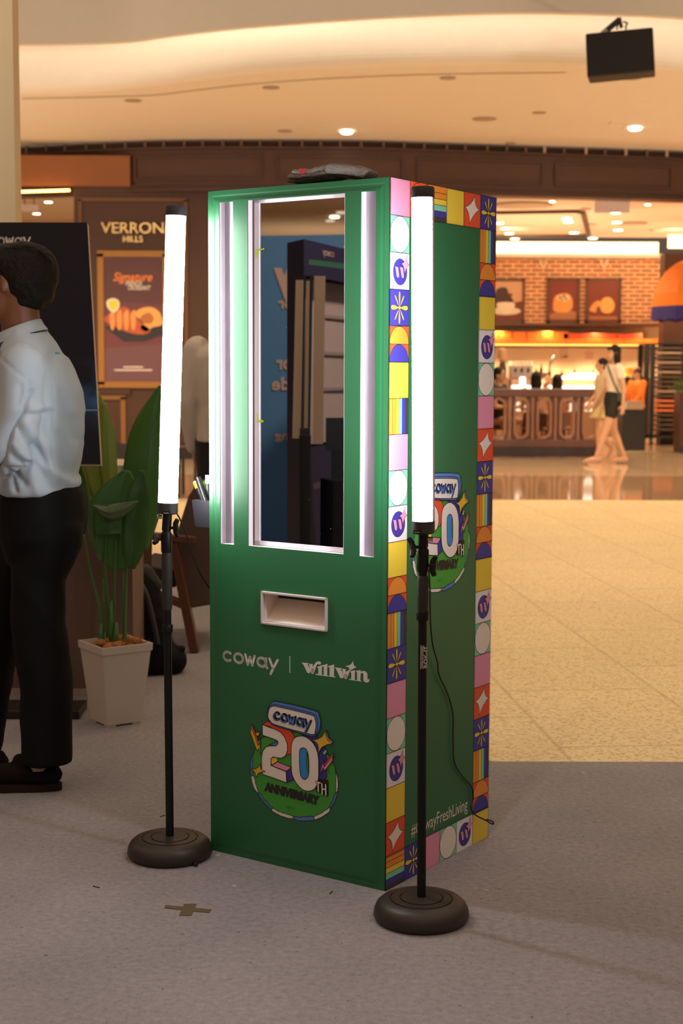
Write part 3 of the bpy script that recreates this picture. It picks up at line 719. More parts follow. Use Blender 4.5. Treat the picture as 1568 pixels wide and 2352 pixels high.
while cx + (k - .5) * pitch < x1 - .05:
    c = cx + k * pitch
    if c - pitch / 2 > x0 - pitch:
        # pill ring
        R = wop / 2 + .03
        def stad(r, n=8): return [(c + r * cos(a), zt2 - R - .01 + r * sin(a)) for a in [pi * i / n for i in range(n + 1)]] + [(c + r * cos(a), zb2 + R + .01 + r * sin(a)) for a in [pi + pi * i / n for i in range(n + 1)]]
        outr = stad(R); inn = stad(R - .035); mb = MB(); n = len(outr)
        rings = [[V((p[0], BY - .015, p[1])) for p in outr], [V((p[0], BY - .015, p[1])) for p in inn], [V((p[0], BY + .12, p[1])) for p in inn], [V((p[0], BY + .12, p[1])) for p in outr]]
        mb.loft(rings, M_barl, cap=False, closed=True)
        if c + R < x1 + .05: mb.build('pill_ring', t)
    xm = c + pitch / 2; mb = MB()
    for s_ in (-1, 1):
        if x0 < xm + s_ * pitch * .16 < x1: mb.bbox((xm + s_ * pitch * .165 - pitch * .075, BY + .03, zb2), (xm + s_ * pitch * .165 + pitch * .075, BY + .09, zt2), M_bar)
    if x0 < xm < x1:
        mb.bbox((xm - pitch * .05, BY + .0, zb2), (xm + pitch * .05, BY + .1, zt2), M_barl)
    if mb.v: mb.build('baluster', t)
    k += 1

# black baking-tray rack on castors
RY = PZ(1495, 1022).y
def RP(px, py, dy=0): return PY(px, py, RY + dy)
t = thing('tray_rack', (RP(1520, 1020).x, RY, 0), 'tall black baking-tray trolley on castors at the right side of the cafe', 'rack')
x0 = RP(1480, 900).x; x1 = RP(1568, 900).x; ztop = RP(1500, 792).z
mb = MB()
for x, wd in ((x0 + .03, .09), (x0 + .13, .08), (x1, .06)):
    for dy in (0, .6): mb.bbox((x - wd / 2, RY + dy - .02, .12), (x + wd / 2, RY + dy + .02, ztop), M_black)
mb.bbox((x0, RY - .02, ztop), (x1 + .03, RY + .62, ztop + .03), M_black); mb.bbox((x0, RY - .02, .12), (x1 + .03, RY + .62, .17), M_black)
mb.build('rack_frame', t)
xa = x0 + .17; k = 0; z = .25
M_tray = mat('tray_steel', (.10, .075, .06), .45, metal=.3); M_trl = mat('tray_bright', (.36, .28, .24), .4); M_tro = mat('tray_orange', (.70, .20, .08), .5)
while z < ztop - .05:
    mb = MB(); f_ = z / ztop; m = M_tro if .30 < f_ < .44 else (M_trl if (f_ > .70 or .46 < f_ < .6) and k % 2 == 0 else M_tray)
    mb.bbox((xa, RY, z), (x1 - .04, RY + .6, z + .012), M_tray); mb.bbox((xa, RY, z), (x1 - .04, RY + .01, z + .045), m); mb.build('tray', t, bevel=.003); z += .085; k += 1
for x, dy in ((x0 + .0, 0), (x0 + .12, -.05), (x1, 0), (x0 + .05, .6), (x1, .6)):
    mb = MB(); mb.cyl((x - .02, RY + dy, .06), (x + .025, RY + dy, .06), .06, M_black, 14); mb.bbox((x - .03, RY + dy - .015, .08), (x + .035, RY + dy + .015, .14), M_black); mb.build('castor', t)
# planter with greenery at right edge
PLY = PZ(1560, 1040).y
t = thing('tall_planter', (PY(1580, 1040, PLY).x, PLY, 0), 'tall brown planter box with clipped green foliage at the right edge', 'planter')
xa = PY(1561, 900, PLY).x
mb = MB(); mb.bbox((xa, PLY, .10), (xa + .42, PLY + .42, PY(1560, 903, PLY).z), M_wood); mb.build('planter_box', t, bevel=.01)
mb = MB(); mb.bbox((xa + .01, PLY + .01, 0), (xa + .41, PLY + .41, .10), M_base); mb.build('plinth', t)
mb = MB(); g1 = mat('hedge_green', (.10, .20, .03), .6); zc_ = PY(1560, 893, PLY).z
for k in range(260):
    c = V((xa + .17 + rnd.gauss(0, .12), PLY + .2 + rnd.gauss(0, .1), zc_ + rnd.gauss(.04, .06))); d = V((rnd.gauss(0, 1), rnd.gauss(0, 1), rnd.gauss(.3, 1))).normalized(); s_ = d.cross(V((rnd.random(), rnd.random(), .3))).normalized()
    mb.quad(c - s_ * .02, c + d * .03, c + s_ * .02, c - d * .03, g1)
o = mb.build('foliage', t, recalc=False)
# orange parasol, only its left edge is in view
UY = 23.5
c = PY(1622, 705, UY); R = (c.x - PY(1496, 705, UY).x)
t = thing('parasol', (c.x, UY, 0), 'orange dome parasol with blue scalloped valance at the right edge', 'parasol')
mo_ = mat('orange_canvas', (.95, .24, .01), .7); mbv = mat('blue_valance', (.03, .02, .22), .7); ztop = PY(1600, 590, UY).z
Rv = c.z; rings = []
mb = MB(); n = 8
for j in range(7):
    ph = j / 6 * pi / 2; ring = []
    for q in range(n * 4):
        a = 2 * pi * q / (n * 4); sc_ = 1 - .06 * abs(sin(a * n / 2)); ring.append(V((c.x + R * sc_ * cos(ph) ** .8 * cos(a), UY + R * sc_ * cos(ph) ** .8 * sin(a), Rv + (ztop - Rv) * sin(ph))))
    rings.append(ring)
mb.loft(rings, mo_, cap=False); mb.build('canopy', t, recalc=False)
mb = MB(); top = rings[0]; n4 = n * 4
bot = []
zdrop = PY(1500, 738, UY).z
for q in range(n4 * 3):
    i = q / 3; a_ = top[int(i) % n4]; b_ = top[(int(i) + 1) % n4]; p = a_.lerp(b_, i - int(i)); bot.append((p, V((p.x + .012 * (p.x - c.x) / R, p.y, zdrop + .03 * abs(sin(q * pi / 5))))))
for q in range(len(bot)):
    a_, b_ = bot[q], bot[(q + 1) % len(bot)]; mb.quad(a_[0], b_[0], b_[1], a_[1], mbv)
mb.build('valance', t, recalc=False)
mb = MB(); mb.cyl((c.x, UY, 0), (c.x, UY, ztop + .08), .03, M_black, 12); mb.build('pole', t)
mb = MB(); mb.lathe([(.3, 0), (.3, .04), (.05, .08)], M_black, (c.x, UY, 0), n=20); mb.build('base', t)
# dark service cart with steel bin
SY = 25.0
t = thing('service_cart', (PY(1458, 990, SY).x, SY, 0), 'black service cart with a steel bin beside the tray trolley', 'cart')
mb = MB(); a = PY(1430, 942, SY); b = PY(1482, 1000, SY); mb.bbox((a.x, SY, 0), (b.x, SY + .5, a.z), M_black); mb.build('cart_body', t, bevel=.01)
mb = MB(); a = PY(1439, 921, SY); b = PY(1476, 941, SY); mb.bbox((a.x, SY - .05, b.z), (b.x, SY + .35, a.z), mat('bin_steel', (.45, .32, .22), .35, metal=.4)); mb.build('steel_bin', t, bevel=.01)
mb = MB(); a = PY(1436, 845, SY + 1.5)
for k in range(9): mb.ell(a + V((.05 + k % 3 * .08, 0, -.02 - (k // 3) * .05)), (.06, .06, .035), mat('snack_orange', (.9, .35, .05), .5) if k < 5 else mat('snack_yellow', (.85, .6, .08), .5), 8, 6)
mb.bbox((a.x - .02, SY + 1.42, 0), (a.x + .3, SY + 1.62, a.z - .16), M_black)
tag(mb.build('snack_stand'), 'orange and yellow snack packets heaped on a stand beside the walking woman', 'snack stand')

# ceiling fittings of the soffit
for i, (px_, py_, rr) in enumerate(((305, 230, .10), (622, 200, .10), (654, 300, .10), (1112, 272, .16), (1028, 178, .09), (1450, 178, .11), (1238, 258, .09), (1172, 328, .08))):
    p = PZ(px_, py_, SOFFIT); mb = MB(); mb.lathe([(rr, 0), (rr, .01), (rr * .9, .012)], mat('fitting_tan', (.42, .32, .24), .6), p - V((0, 0, .012)), n=18)
    tag(mb.build('ceiling_sensor'), ['small round fitting in the soffit, leftmost of all', 'small round fitting in the soffit, second from the left', 'small round fitting in the soffit just left of the square spotlight', 'largest round fitting in the soffit, right of the square spotlight', 'faint round fitting high in the soffit, near the shadow joint', 'round fitting right under the black loudspeaker', 'round fitting between the largest one and the twin spotlight', 'tiny round fitting at the soffit edge over the wood bulkhead'][i], 'ceiling fitting', 'round fittings in the curved soffit')
for px_, py_, lab in ((796, 299, 'square recessed spotlight glowing in the soffit above the kiosk'), (1458, 291, 'square recessed twin spotlight glowing in the soffit below the loudspeaker')):
    p = PZ(px_, py_, SOFFIT); t = thing('recessed_spotlight', p, lab, 'ceiling light')
    mb = MB(); mb.bbox((p.x - .14, p.y - .16, SOFFIT - .012), (p.x + .14, p.y + .16, SOFFIT), mat('spot_frame', (.8, .72, .62), .5)); 
    if px_ > 1000: mb.bbox((p.x - .40, p.y - .45, SOFFIT - .012), (p.x - .12, p.y - .2, SOFFIT), mat('spot_frame', (.8, .72, .62), .5))
    mb.build('frame', t); mb = MB(); mb.ell(p - V((0, 0, .03)), (.085, .12, .02), emis('spot_glow', (1, .85, .6), 14), 14, 6); mb.build('lamp_lens', t)

# hung loudspeaker
LY = 14.6
t = thing('loudspeaker', PY(1424, 120, LY), 'black box loudspeaker hung on a bracket in front of the lit ceiling cove', 'loudspeaker')
c1 = [PY(1344, 77, LY - .1), PY(1499, 62, LY + .1), PY(1504, 163, LY + .1), PY(1348, 178, LY - .1)]
dv = V((.10, .32, .03)); n_ = len(c1)
mb = MB(); mb.add(c1 + [p + V((.09, .42, .02)) - V((0, 0, 0)) for p in c1], [(0, 1, 2, 3), (7, 6, 5, 4), (0, 4, 5, 1), (1, 5, 6, 2), (2, 6, 7, 3), (3, 7, 4, 0)], mat('speaker_black', (.008, .007, .006), .6)); mb.build('cabinet', t, bevel=.015)
mb = MB(); ins = .02; cc = sum(c1, V((0, 0, 0))) / 4; g = [cc + (p - cc) * .95 - V((0, .012, 0)) for p in c1]; mb.add(g + [p + V((0, .02, 0)) for p in g], [(0, 1, 2, 3), (0, 4, 5, 1), (1, 5, 6, 2), (2, 6, 7, 3), (3, 7, 4, 0)], mat('speaker_grille', (.010, .009, .008), .8, bump=.3, bscale=300)); mb.build('grille', t)
mb = MB(); a = PY(1396, 68, LY + .2); b = PY(1422, 45, LY + .2); mb.beam(a, b, .05, .05, M_black); e = b + V((.12, 1.6, .05)); mb.beam(b, PY(1427, 64, LY + .2), .03, .03, M_black)
mb.beam(b, V((b.x + .02, PZ(1422, 29, LIPZ).y + .05, b.z + .10)), .04, .04, M_black); mb.build('bracket', t)
mb = MB()
for s_ in ((1412, 1417), (1430, 1437)):
    mb.tube(smooth_path([PY(s_[0], 50, LY + .2), PY(s_[1] + 3, 53, LY + .2), PY(s_[1], 60, LY + .2), PY(s_[1], 68, LY + .2)]), .008, M_black, 6)
mb.build('safety_cable', t)
# ================================================================== GREEN KIOSK
KN = V((.11914, 3.80528, 0)); YAW = .5997; KW, KD, KH = .58727, .55406, 1.84357
Aw = V((-cos(YAW), sin(YAW), 0)); Bw = V((sin(YAW), cos(YAW), 0)); UPV = V((0, 0, 1))
KL = KN + Aw * KW                                   # front left foot
NF = V((-sin(YAW), -cos(YAW), 0)); NS = V((cos(YAW), -sin(YAW), 0))
UF = -Aw
def fuv(px, py): p = PP(px, py, KN, NF); d = p - KL; return (d.dot(UF), d.z)
def suv(px, py): p = PP(px, py, KN, NS); d = p - KN; return (d.dot(Bw), d.z)
front = lambda u, v, h: KL + UF * u + UPV * v + NF * h
side = lambda u, v, h: KN + Bw * u + UPV * v + NS * h
M_green = mat('kiosk_green_vinyl', (.016, .135, .049), .42, spec=.55, var=.03)
M_white = mat('white_lining', (.78, .74, .79), .5)
M_alu = mat('pale_aluminium', (.70, .66, .64), .35, metal=.3)
PAN = .005                                          # moulded front stands proud
kiosk = thing('mirror_kiosk', KL.lerp(KN, .5) + Bw * KD / 2, 'tall green photo kiosk with a mirror, colourful tiled side border and logo on its foot', 'kiosk')
# body: sides, back, top, bottom
mb = MB()
c = [front(0, 0, 0), front(KW, 0, 0), front(KW, 0, 0) + Bw * KD, front(0, 0, 0) + Bw * KD]; tpc = [p + UPV * KH for p in c]
for i in (1, 2, 3): j = (i + 1) % 4; mb.quad(c[i], c[j], tpc[j], tpc[i], M_green)
mb.quad(*tpc, M_green); mb.quad(*c[::-1], M_green)
mb.build('cabinet', kiosk, recalc=False)
# front sheet with cut-outs
def R_(tl, br): a = fuv(*tl); b = fuv(*br); return (a[0], b[1], b[0], a[1])
def rect_of(*pts):
    uv = [fuv(*p) for p in pts]; return ((uv[0][0] + uv[3][0]) / 2, (uv[2][1] + uv[3][1]) / 2, (uv[1][0] + uv[2][0]) / 2, (uv[0][1] + uv[1][1]) / 2)
H_mir = rect_of((571, 459), (796, 441), (790, 1274), (572, 1252))
H_ls = rect_of((506, 462), (538, 459), (539, 1251), (508, 1248))
H_rs = rect_of((831, 438), (866, 435), (861, 1280), (827, 1277))
H_tr = rect_of((603, 1356), (755, 1373), (755, 1451), (603, 1432))
def sheet(mb, rects, outer, h, m):
    xs = sorted({outer[0], outer[2]} | {r[0] for r in rects} | {r[2] for r in rects}); ys = sorted({outer[1], outer[3]} | {r[1] for r in rects} | {r[3] for r in rects})
    for i in range(len(xs) - 1):
        for j in range(len(ys) - 1):
            cx_, cy_ = (xs[i] + xs[i + 1]) / 2, (ys[j] + ys[j + 1]) / 2
            if any(r[0] < cx_ < r[2] and r[1] < cy_ < r[3] for r in rects): continue
            mb.quad(front(xs[i], ys[j], h), front(xs[i + 1], ys[j], h), front(xs[i + 1], ys[j + 1], h), front(xs[i], ys[j + 1], h), m)
mb = MB(); e = .020; e2 = .032
outer = (e2, e2 * .8, KW - e2, KH - e2)
sheet(mb, [H_mir, H_ls, H_rs, H_tr], outer, PAN, M_green)
def ring2(r0, h0, r1, h1):
    P = lambda r, h: [front(r[0], r[1], h), front(r[2], r[1], h), front(r[2], r[3], h), front(r[0], r[3], h)]
    A, B = P(r0, h0), P(r1, h1)
    for i in range(4): mb.quad(A[i], A[(i + 1) % 4], B[(i + 1) % 4], B[i], M_green)
full = (0, 0, KW, KH)
def ins(d): return (d, d * .8, KW - d, KH - d)
seq = [(0, .0030), (.012, .0030), (.016, .0022), (.020, .0026), (.026, .0042), (.032, PAN)]
for (d0, h0), (d1, h1) in zip(seq[:-1], seq[1:]): ring2(full if d0 == 0 else ins(d0), h0, ins(d1) if d1 < .032 else outer, h1)
# thickness at cut-outs
for r in (H_mir, H_ls, H_rs, H_tr):
    P = [(r[0], r[1]), (r[2], r[1]), (r[2], r[3]), (r[0], r[3])]
    for i in range(4):
        a, b = P[i], P[(i + 1) % 4]; mb.quad(front(*a, PAN), front(*b, PAN), front(*b, PAN - .003), front(*a, PAN - .003), M_green)
mb.build('front_panel', kiosk, recalc=False)
def recess(name, r, depth, m, mback=None, h0=PAN - .003):
    mb = MB(); P = [(r[0], r[1]), (r[2], r[1]), (r[2], r[3]), (r[0], r[3])]
    for i in range(4):
        a, b = P[i], P[(i + 1) % 4]; mb.quad(front(*a, h0), front(*b, h0), front(*b, h0 - depth), front(*a, h0 - depth), m)
    if mback: mb.quad(*[front(*p, h0 - depth) for p in P], mback)
    return mb.build(name, kiosk, recalc=False)
M_lil = mat('lilac_diffuser', (.46, .43, .50), .45)
recess('light_slot', H_ls, .022, M_white, M_lil); recess('light_slot', H_rs, .022, M_white, M_lil)
MD = .032
recess('mirror_recess', H_mir, MD, M_white, M_white)
# mirror frame and glass
mr0 = (H_mir[0] + .001, H_mir[1] + .001, H_mir[2] - .001, H_mir[3] - .001)
hM = PAN - .003 - MD
fr = .016
def fbar(mb, u0, v0, u1, v1, h0, h1, m):
    mb.add([front(u, v, h) for u in (u0, u1) for v in (v0, v1) for h in (h0, h1)], [(0, 1, 3, 2), (4, 6, 7, 5), (0, 4, 5, 1), (2, 3, 7, 6), (0, 2, 6, 4), (1, 5, 7, 3)], m)
mb = MB()
fbar(mb, mr0[0] + .004, mr0[1], mr0[0] + .004 + fr, mr0[3], hM, hM + .012, M_white); fbar(mb, mr0[2] - fr, mr0[1], mr0[2], mr0[3], hM, hM + .012, M_white)
fbar(mb, mr0[0] + .004, mr0[3] - .008, mr0[2], mr0[3], hM, hM + .012, M_white); fbar(mb, mr0[0] + .004, mr0[1], mr0[2], mr0[1] + .012, hM, hM + .012, M_white)
mfr = mb.build('mirror_frame', kiosk)
mb = MB(); fbar(mb, mr0[0] + .0005, mr0[1], mr0[0] + .004, mr0[3], hM, hM + .0135, mat('dark_seam', (.10, .07, .06), .4)); mb.build('frame_seam', mfr)
def mirror_mat():
    m, nt, b = _nt('tinted_mirror'); b.inputs['Base Color'].default_value = (.42, .42, .44, 1); b.inputs['Metallic'].default_value = 1; b.inputs['Roughness'].default_value = .0
    L = nt.links.new; tc = nt.nodes.new('ShaderNodeTexCoord'); vo = nt.nodes.new('ShaderNodeTexVoronoi'); vo.inputs['Scale'].default_value = 45; L(tc.outputs['Object'], vo.inputs['Vector'])
    lt = nt.nodes.new('ShaderNodeMath'); lt.operation = 'LESS_THAN'; lt.inputs[1].default_value = .028; L(vo.outputs['Distance'], lt.inputs[0])
    wn = nt.nodes.new('ShaderNodeTexNoise'); wn.inputs['Scale'].default_value = 9; L(tc.outputs['Object'], wn.inputs['Vector'])
    gt = nt.nodes.new('ShaderNodeMath'); gt.operation = 'GREATER_THAN'; gt.inputs[1].default_value = .56; L(wn.outputs['Fac'], gt.inputs[0])
    mu = nt.nodes.new('ShaderNodeMath'); mu.operation = 'MULTIPLY'; L(lt.outputs[0], mu.inputs[0]); L(gt.outputs[0], mu.inputs[1])
    mx = nt.nodes.new('ShaderNodeMix'); mx.data_type = 'RGBA'; L(mu.outputs[0], mx.inputs['Factor']); mx.inputs['A'].default_value = (.42, .42, .44, 1); mx.inputs['B'].default_value = (.9, .9, .9, 1)
    L(mx.outputs['Result'], b.inputs['Base Color']); L(mu.outputs[0], b.inputs['Roughness']); return m
mb = MB(); MG = hM + .008
mb.quad(front(mr0[0] + fr, mr0[1] + .01, MG), front(mr0[2] - fr, mr0[1] + .01, MG), front(mr0[2] - fr, mr0[3] - .006, MG), front(mr0[0] + fr, mr0[3] - .006, MG), mirror_mat())
mb.build('mirror_glass', kiosk, recalc=False)
# neon tape corner marks on the frame
M_neon = mat('neon_tape', (.62, .85, .06), .5)
ul = mr0[0] + .004 + fr; ur = mr0[2] - fr - .030
def tape(u, v, pts):
    mb = MB(); mb.poly([front(u + x, v + y, hM + .0125) for x, y in pts], M_neon); mb.build('neon_tape_mark', kiosk, recalc=False)
v1 = fuv(592, 572)[1]; v2 = fuv(592, 968)[1]
tape(ul, v1, [(-.012, 0), (.018, .003), (.018, .000), (-.003, -.004), (-.003, -.022), (-.012, -.022)])
tape(ul, v2, [(-.010, .022), (-.005, .022), (-.004, .003), (.014, .003), (.014, -.003), (-.008, -.003)])
for px_, py_ in ((789, 564), (790, 970)):
    u, v = fuv(px_, py_); tape(u, v, [(-.012, -.002), (.006, .002), (.006, .007), (-.008, .005)])
# dispenser tray
r = H_tr
mb = MB(); f = .007
for (u0, v0, u1, v1_) in ((r[0], r[1], r[0] + f, r[3]), (r[2] - f, r[1], r[2], r[3]), (r[0], r[3] - f, r[2], r[3]), (r[0], r[1], r[2], r[1] + f)): fbar(mb, u0, v0, u1, v1_, PAN - .006, PAN + .005, M_alu)
mb.build('tray_rim', kiosk, bevel=.0015)
ri = (r[0] + f, r[1] + f, r[2] - f, r[3] - f); dep = .055; M_tray_ = mat('cream_tray', (.86, .76, .66), .45)
mb = MB(); hv = ri[3] - ri[1]
sl = lambda u, t, lift=0: front(u, ri[1] + hv * (.0 + .74 * t), PAN - .012 - dep * t)
mb.quad(front(ri[0], ri[1], PAN), front(ri[2], ri[1], PAN), sl(ri[2], 0), sl(ri[0], 0), M_tray_); mb.quad(sl(ri[0], 0), sl(ri[2], 0), sl(ri[2], 1), sl(ri[0], 1), M_tray_)
for u in (ri[0], ri[2]): mb.add([front(u, ri[1], PAN), front(u, ri[3], PAN), front(u, ri[3], PAN - .012 - dep), front(u, ri[1], PAN - .012 - dep)], [(0, 1, 2, 3)], M_tray_)
mb.quad(front(ri[0], ri[3], PAN), front(ri[2], ri[3], PAN), front(ri[2], ri[3], PAN - dep), front(ri[0], ri[3], PAN - dep), M_tray_)
mb.build('dispenser_tray', kiosk, recalc=False)
mb = MB(); mb.quad(front(ri[0], ri[1] + hv * .55, PAN - .0122 - dep), front(ri[2], ri[1] + hv * .55, PAN - .0122 - dep), front(ri[2], ri[3], PAN - .0122 - dep), front(ri[0], ri[3], PAN - .0122 - dep), mat('slot_black', (.006, .006, .006), .8)); mb.build('dispenser_slot', kiosk, recalc=False)

# ---- printed art
P_k = col('black', (.018, .014, .014)); P_cream = col('cream', (.80, .74, .68)); P_wh = col('white', (.78, .77, .80)); P_pink = col('pink', (.75, .29, .45)); P_yel = col('yellow', (.80, .60, .05)); P_yel2 = col('yellow_deep', (.72, .46, .02))
P_red = col('red', (.76, .085, .025)); P_or = col('orange', (.78, .27, .03)); P_teal = col('teal', (.20, .62, .42)); P_blue = col('blue', (.040, .035, .30)); P_char = col('charcoal', (.035, .035, .04)); P_sky = col('sky_blue', (.085, .22, .62)); P_sky2 = col('bright_blue', (.03, .25, .66)); P_grass = col('grass_green', (.05, .33, .035)); P_let = col('logo_grey', (.70, .66, .64))
frontP = lambda u, v, h: front(u, v, PAN + h)
# emblem, drawn in crop pixels of the front and expressed in metres about its centre
def ec(x, y): return fuv(540 + x / 5.6, 1580 + y / 5.6)
EC = ec(775, 940)
def emblem(art, tf):
    Q = lambda pts: [tf(*ec(x, y)) for x, y in pts]
    sc_ = hypot(tf(1, 0)[0] - tf(0, 0)[0], tf(1, 0)[1] - tf(0, 0)[1]); W = .0019 * sc_
    ol = lambda pts, m, l, w=1.: art.outlined(Q(pts), m, P_k, W * w, l)
    O1 = [(235, 850), (210, 960), (210, 1080), (218, 1120)]; 
    segs = [(P_sky, [(250, 850), (228, 870), (210, 960), (210, 1080), (218, 1125)]), (P_cream, [(218, 1125), (228, 1200), (260, 1290), (300, 1345)]), (P_sky, [(300, 1345), (340, 1410), (400, 1485), (480, 1560)]),
            (P_cream, [(480, 1560), (500, 1585), (600, 1640), (700, 1672), (760, 1675)]), (P_sky, [(760, 1675), (830, 1700), (920, 1706), (1040, 1693)]), (P_cream, [(1040, 1693), (1130, 1655), (1225, 1590), (1235, 1545)]),
            (P_sky, [(1235, 1545), (1290, 1470), (1320, 1380), (1328, 1335)]), (P_cream, [(1328, 1335), (1339, 1250), (1332, 1150), (1298, 1055)])]
    for m, p in segs: ol(p + [(800, 1150)], m, 0)
    gr = [(345, 650), (400, 625), (560, 640), (770, 560), (880, 590), (1000, 640), (1190, 845), (1225, 870), (1245, 930), (1290, 990), (1305, 1060), (1308, 1180), (1308, 1320), (1280, 1400), (1228, 1520), (1140, 1590), (1040, 1640), (850, 1655), (760, 1645), (560, 1575), (480, 1520), (370, 1400), (305, 1310), (268, 1180), (245, 1100), (240, 1000), (250, 860), (265, 780), (325, 740)]
    g2 = []; rr = random.Random(3)
    for i in range(len(gr)):
        a, b = gr[i], gr[(i + 1) % len(gr)]; n = max(1, int(hypot(b[0] - a[0], b[1] - a[1]) / 16))
        for j in range(n): g2.append((a[0] + (b[0] - a[0]) * j / n + rr.uniform(-6, 6), a[1] + (b[1] - a[1]) * j / n + rr.uniform(-7, 7)))
    ol(g2, P_grass, 2, .8)
    # 2: sides
    ol([(368, 465), (440, 420), (470, 432), (600, 480), (745, 555), (782, 632), (735, 845), (680, 860), (560, 700), (480, 500)], P_red, 4)
    ol([(450, 722), (520, 700), (560, 670), (575, 700), (552, 742)], P_sky, 4)
    ol([(478, 900), (500, 885), (562, 892), (562, 942), (482, 990)], P_yel, 4)
    ol([(482, 992), (562, 945), (738, 1015), (680, 1066)], P_pink, 4)
    ol([(672, 1068), (740, 1018), (765, 1180), (682, 1212)], P_blue, 4)
    ol([(880, 600), (1050, 598), (1092, 650), (1165, 760), (1192, 900), (1192, 1140), (1160, 1190), (1080, 1180), (1000, 800)], P_blue, 4)
    two = [(368, 465), (450, 498), (540, 528), (600, 560), (655, 625), (690, 720), (690, 800), (665, 870), (610, 898), (560, 892), (505, 880), (480, 905), (478, 990), (572, 1030), (672, 1068), (680, 1212), (590, 1180), (490, 1143), (372, 1104), (360, 1040), (358, 900), (372, 810), (415, 750), (470, 738), (540, 738), (568, 715), (570, 685), (545, 662), (450, 628), (372, 602)]
    ol(two, P_cream, 6, 1.1)
    zero = sm2([(742, 740), (768, 655), (820, 618), (890, 612), (955, 640), (1020, 700), (1068, 790), (1090, 900), (1092, 1040), (1090, 1150), (1062, 1260), (1010, 1310), (950, 1320), (880, 1295), (800, 1205), (752, 1100), (740, 950)], 3)
    ol(zero, P_cream, 8, 1.1)
    ol(sm2([(850, 805), (882, 766), (922, 772), (955, 825), (967, 950), (965, 1095), (940, 1152), (905, 1164), (865, 1122), (850, 1000)], 3), P_sky2, 10, 1.1)
    ol([(945, 822), (960, 900), (966, 1080), (948, 1060), (938, 930)], P_grass, 12, .8)
    ol([(1058, 1190), (1090, 1160), (1205, 1180), (1215, 1200), (1215, 1380), (1190, 1385), (1135, 1345), (1060, 1330)], P_k, 4)
    # sign pill
    ol(sm2([(432, 330), (450, 240), (500, 180), (580, 172), (1040, 282), (1100, 350), (1120, 440), (1102, 540), (1060, 598), (1000, 612), (560, 486), (470, 432)], 3), P_sky, 12)
    art.stroke(Q(sm2([(440, 325), (462, 232), (530, 205), (600, 218), (1010, 318), (1075, 385), (1085, 460), (1072, 560), (1030, 606)], 3, False)), W * .9, P_k, 14)
    ol(sm2([(448, 330), (468, 252), (520, 226), (600, 240), (1000, 338), (1050, 390), (1063, 460), (1050, 555), (1000, 588), (560, 470), (480, 420), (450, 375)], 3), P_cream, 15)
    mp = lambda dx, dy: (lambda x, y: tf(*ec(515 + dx + x * 89, 408 + dy + x * 23 - y * 108)))
    coway(art, mp(20, -12), .0068 * sc_, P_k, 17); coway(art, mp(8, -4), .0060 * sc_, P_k, 18); coway(art, mp(0, 0), .0042 * sc_, P_sky, 19)
    # TH
    for st in ([(1062, 1202), (1117, 1212)], [(1090, 1207), (1092, 1322)], [(1138, 1222), (1142, 1358)], [(1186, 1236), (1190, 1368)], [(1140, 1288), (1188, 1300)]):
        art.stroke(Q(st), .0070 * sc_, P_k, 13); 
    for st in ([(1062, 1202), (1117, 1212)], [(1090, 1207), (1092, 1322)], [(1138, 1222), (1142, 1358)], [(1186, 1236), (1190, 1368)], [(1140, 1288), (1188, 1300)]):
        art.stroke(Q(st), .0042 * sc_, P_cream, 14)
    # ANNIVERSARY
    o = tf(*ec(390, 1305)); x1_ = tf(*ec(1095, 1495)); y1_ = tf(*ec(402, 1185)); 
    vs, fs, bb = text2d('ANNIVERSARY', .085); wx = bb[2] - bb[0]; hy = bb[3] - bb[1]
    ux = ((x1_[0] - o[0]) / wx, (x1_[1] - o[1]) / wx); uy = ((y1_[0] - o[0]) / hy, (y1_[1] - o[1]) / hy)
    art.text('ANNIVERSARY', P_k, (o[0] - ux[0] * bb[0], o[1] - ux[1] * bb[0]), ux, uy, 6, .085)
    # stars, bolts, dots
    ol([(1205, 530), (1210, 610), (1230, 650), (1288, 692), (1240, 705), (1180, 690)], P_pink, 14, .7)
    st4 = lambda pts: sm2(pts, 2)
    ol([(1190, 540), (1192, 610), (1215, 665), (1280, 708), (1210, 718), (1140, 755), (1110, 800), (1088, 862), (1098, 770), (1085, 710), (1055, 680), (1008, 660), (1080, 652), (1140, 620)], P_yel2, 16, .8)
    ol([(350, 965), (352, 1020), (375, 1050), (414, 1066), (360, 1075), (325, 1090), (290, 1140), (285, 1085), (265, 1060), (230, 1042), (290, 1030), (325, 1010)], P_yel2, 16, .8)
    ol([(232, 455), (300, 600), (322, 680), (342, 648), (350, 720), (318, 740), (228, 510)], P_red, 14, .7)
    ol([(228, 500), (285, 620), (318, 735), (340, 700), (354, 862), (330, 765), (306, 800), (265, 680), (224, 565)], P_yel2, 16, .7)
    ol([(1285, 828), (1280, 890), (1180, 990), (1165, 985), (1160, 930), (1178, 968), (1230, 890)], P_red, 14, .7)
    ol([(1280, 868), (1276, 925), (1172, 1062), (1160, 1012), (1114, 1112), (1150, 955), (1172, 1005)], P_pink, 16, .7)
    ol([(318 + 22 * cos(a / 8 * pi), 578 + 24 * sin(a / 8 * pi)) for a in range(16)], P_red, 12, .6); ol([(311 + 22 * cos(a / 8 * pi), 586 + 24 * sin(a / 8 * pi)) for a in range(16)], P_yel2, 14, .6)
    ol([(1180 + 20 * cos(a / 8 * pi), 812 + 24 * sin(a / 8 * pi)) for a in range(16)], P_cream, 12, .6); ol([(1172 + 20 * cos(a / 8 * pi), 826 + 24 * sin(a / 8 * pi)) for a in range(16)], P_teal, 14, .6)
    for x, y in ((680, 1515), (700, 1520), (720, 1512), (745, 1535), (770, 1530), (1215, 1040), (1222, 1070)): art.stroke(Q([(x, y), (x + 8, y + 22)]), W * .9, col('grass_dark', (.02, .14, .02)), 6)
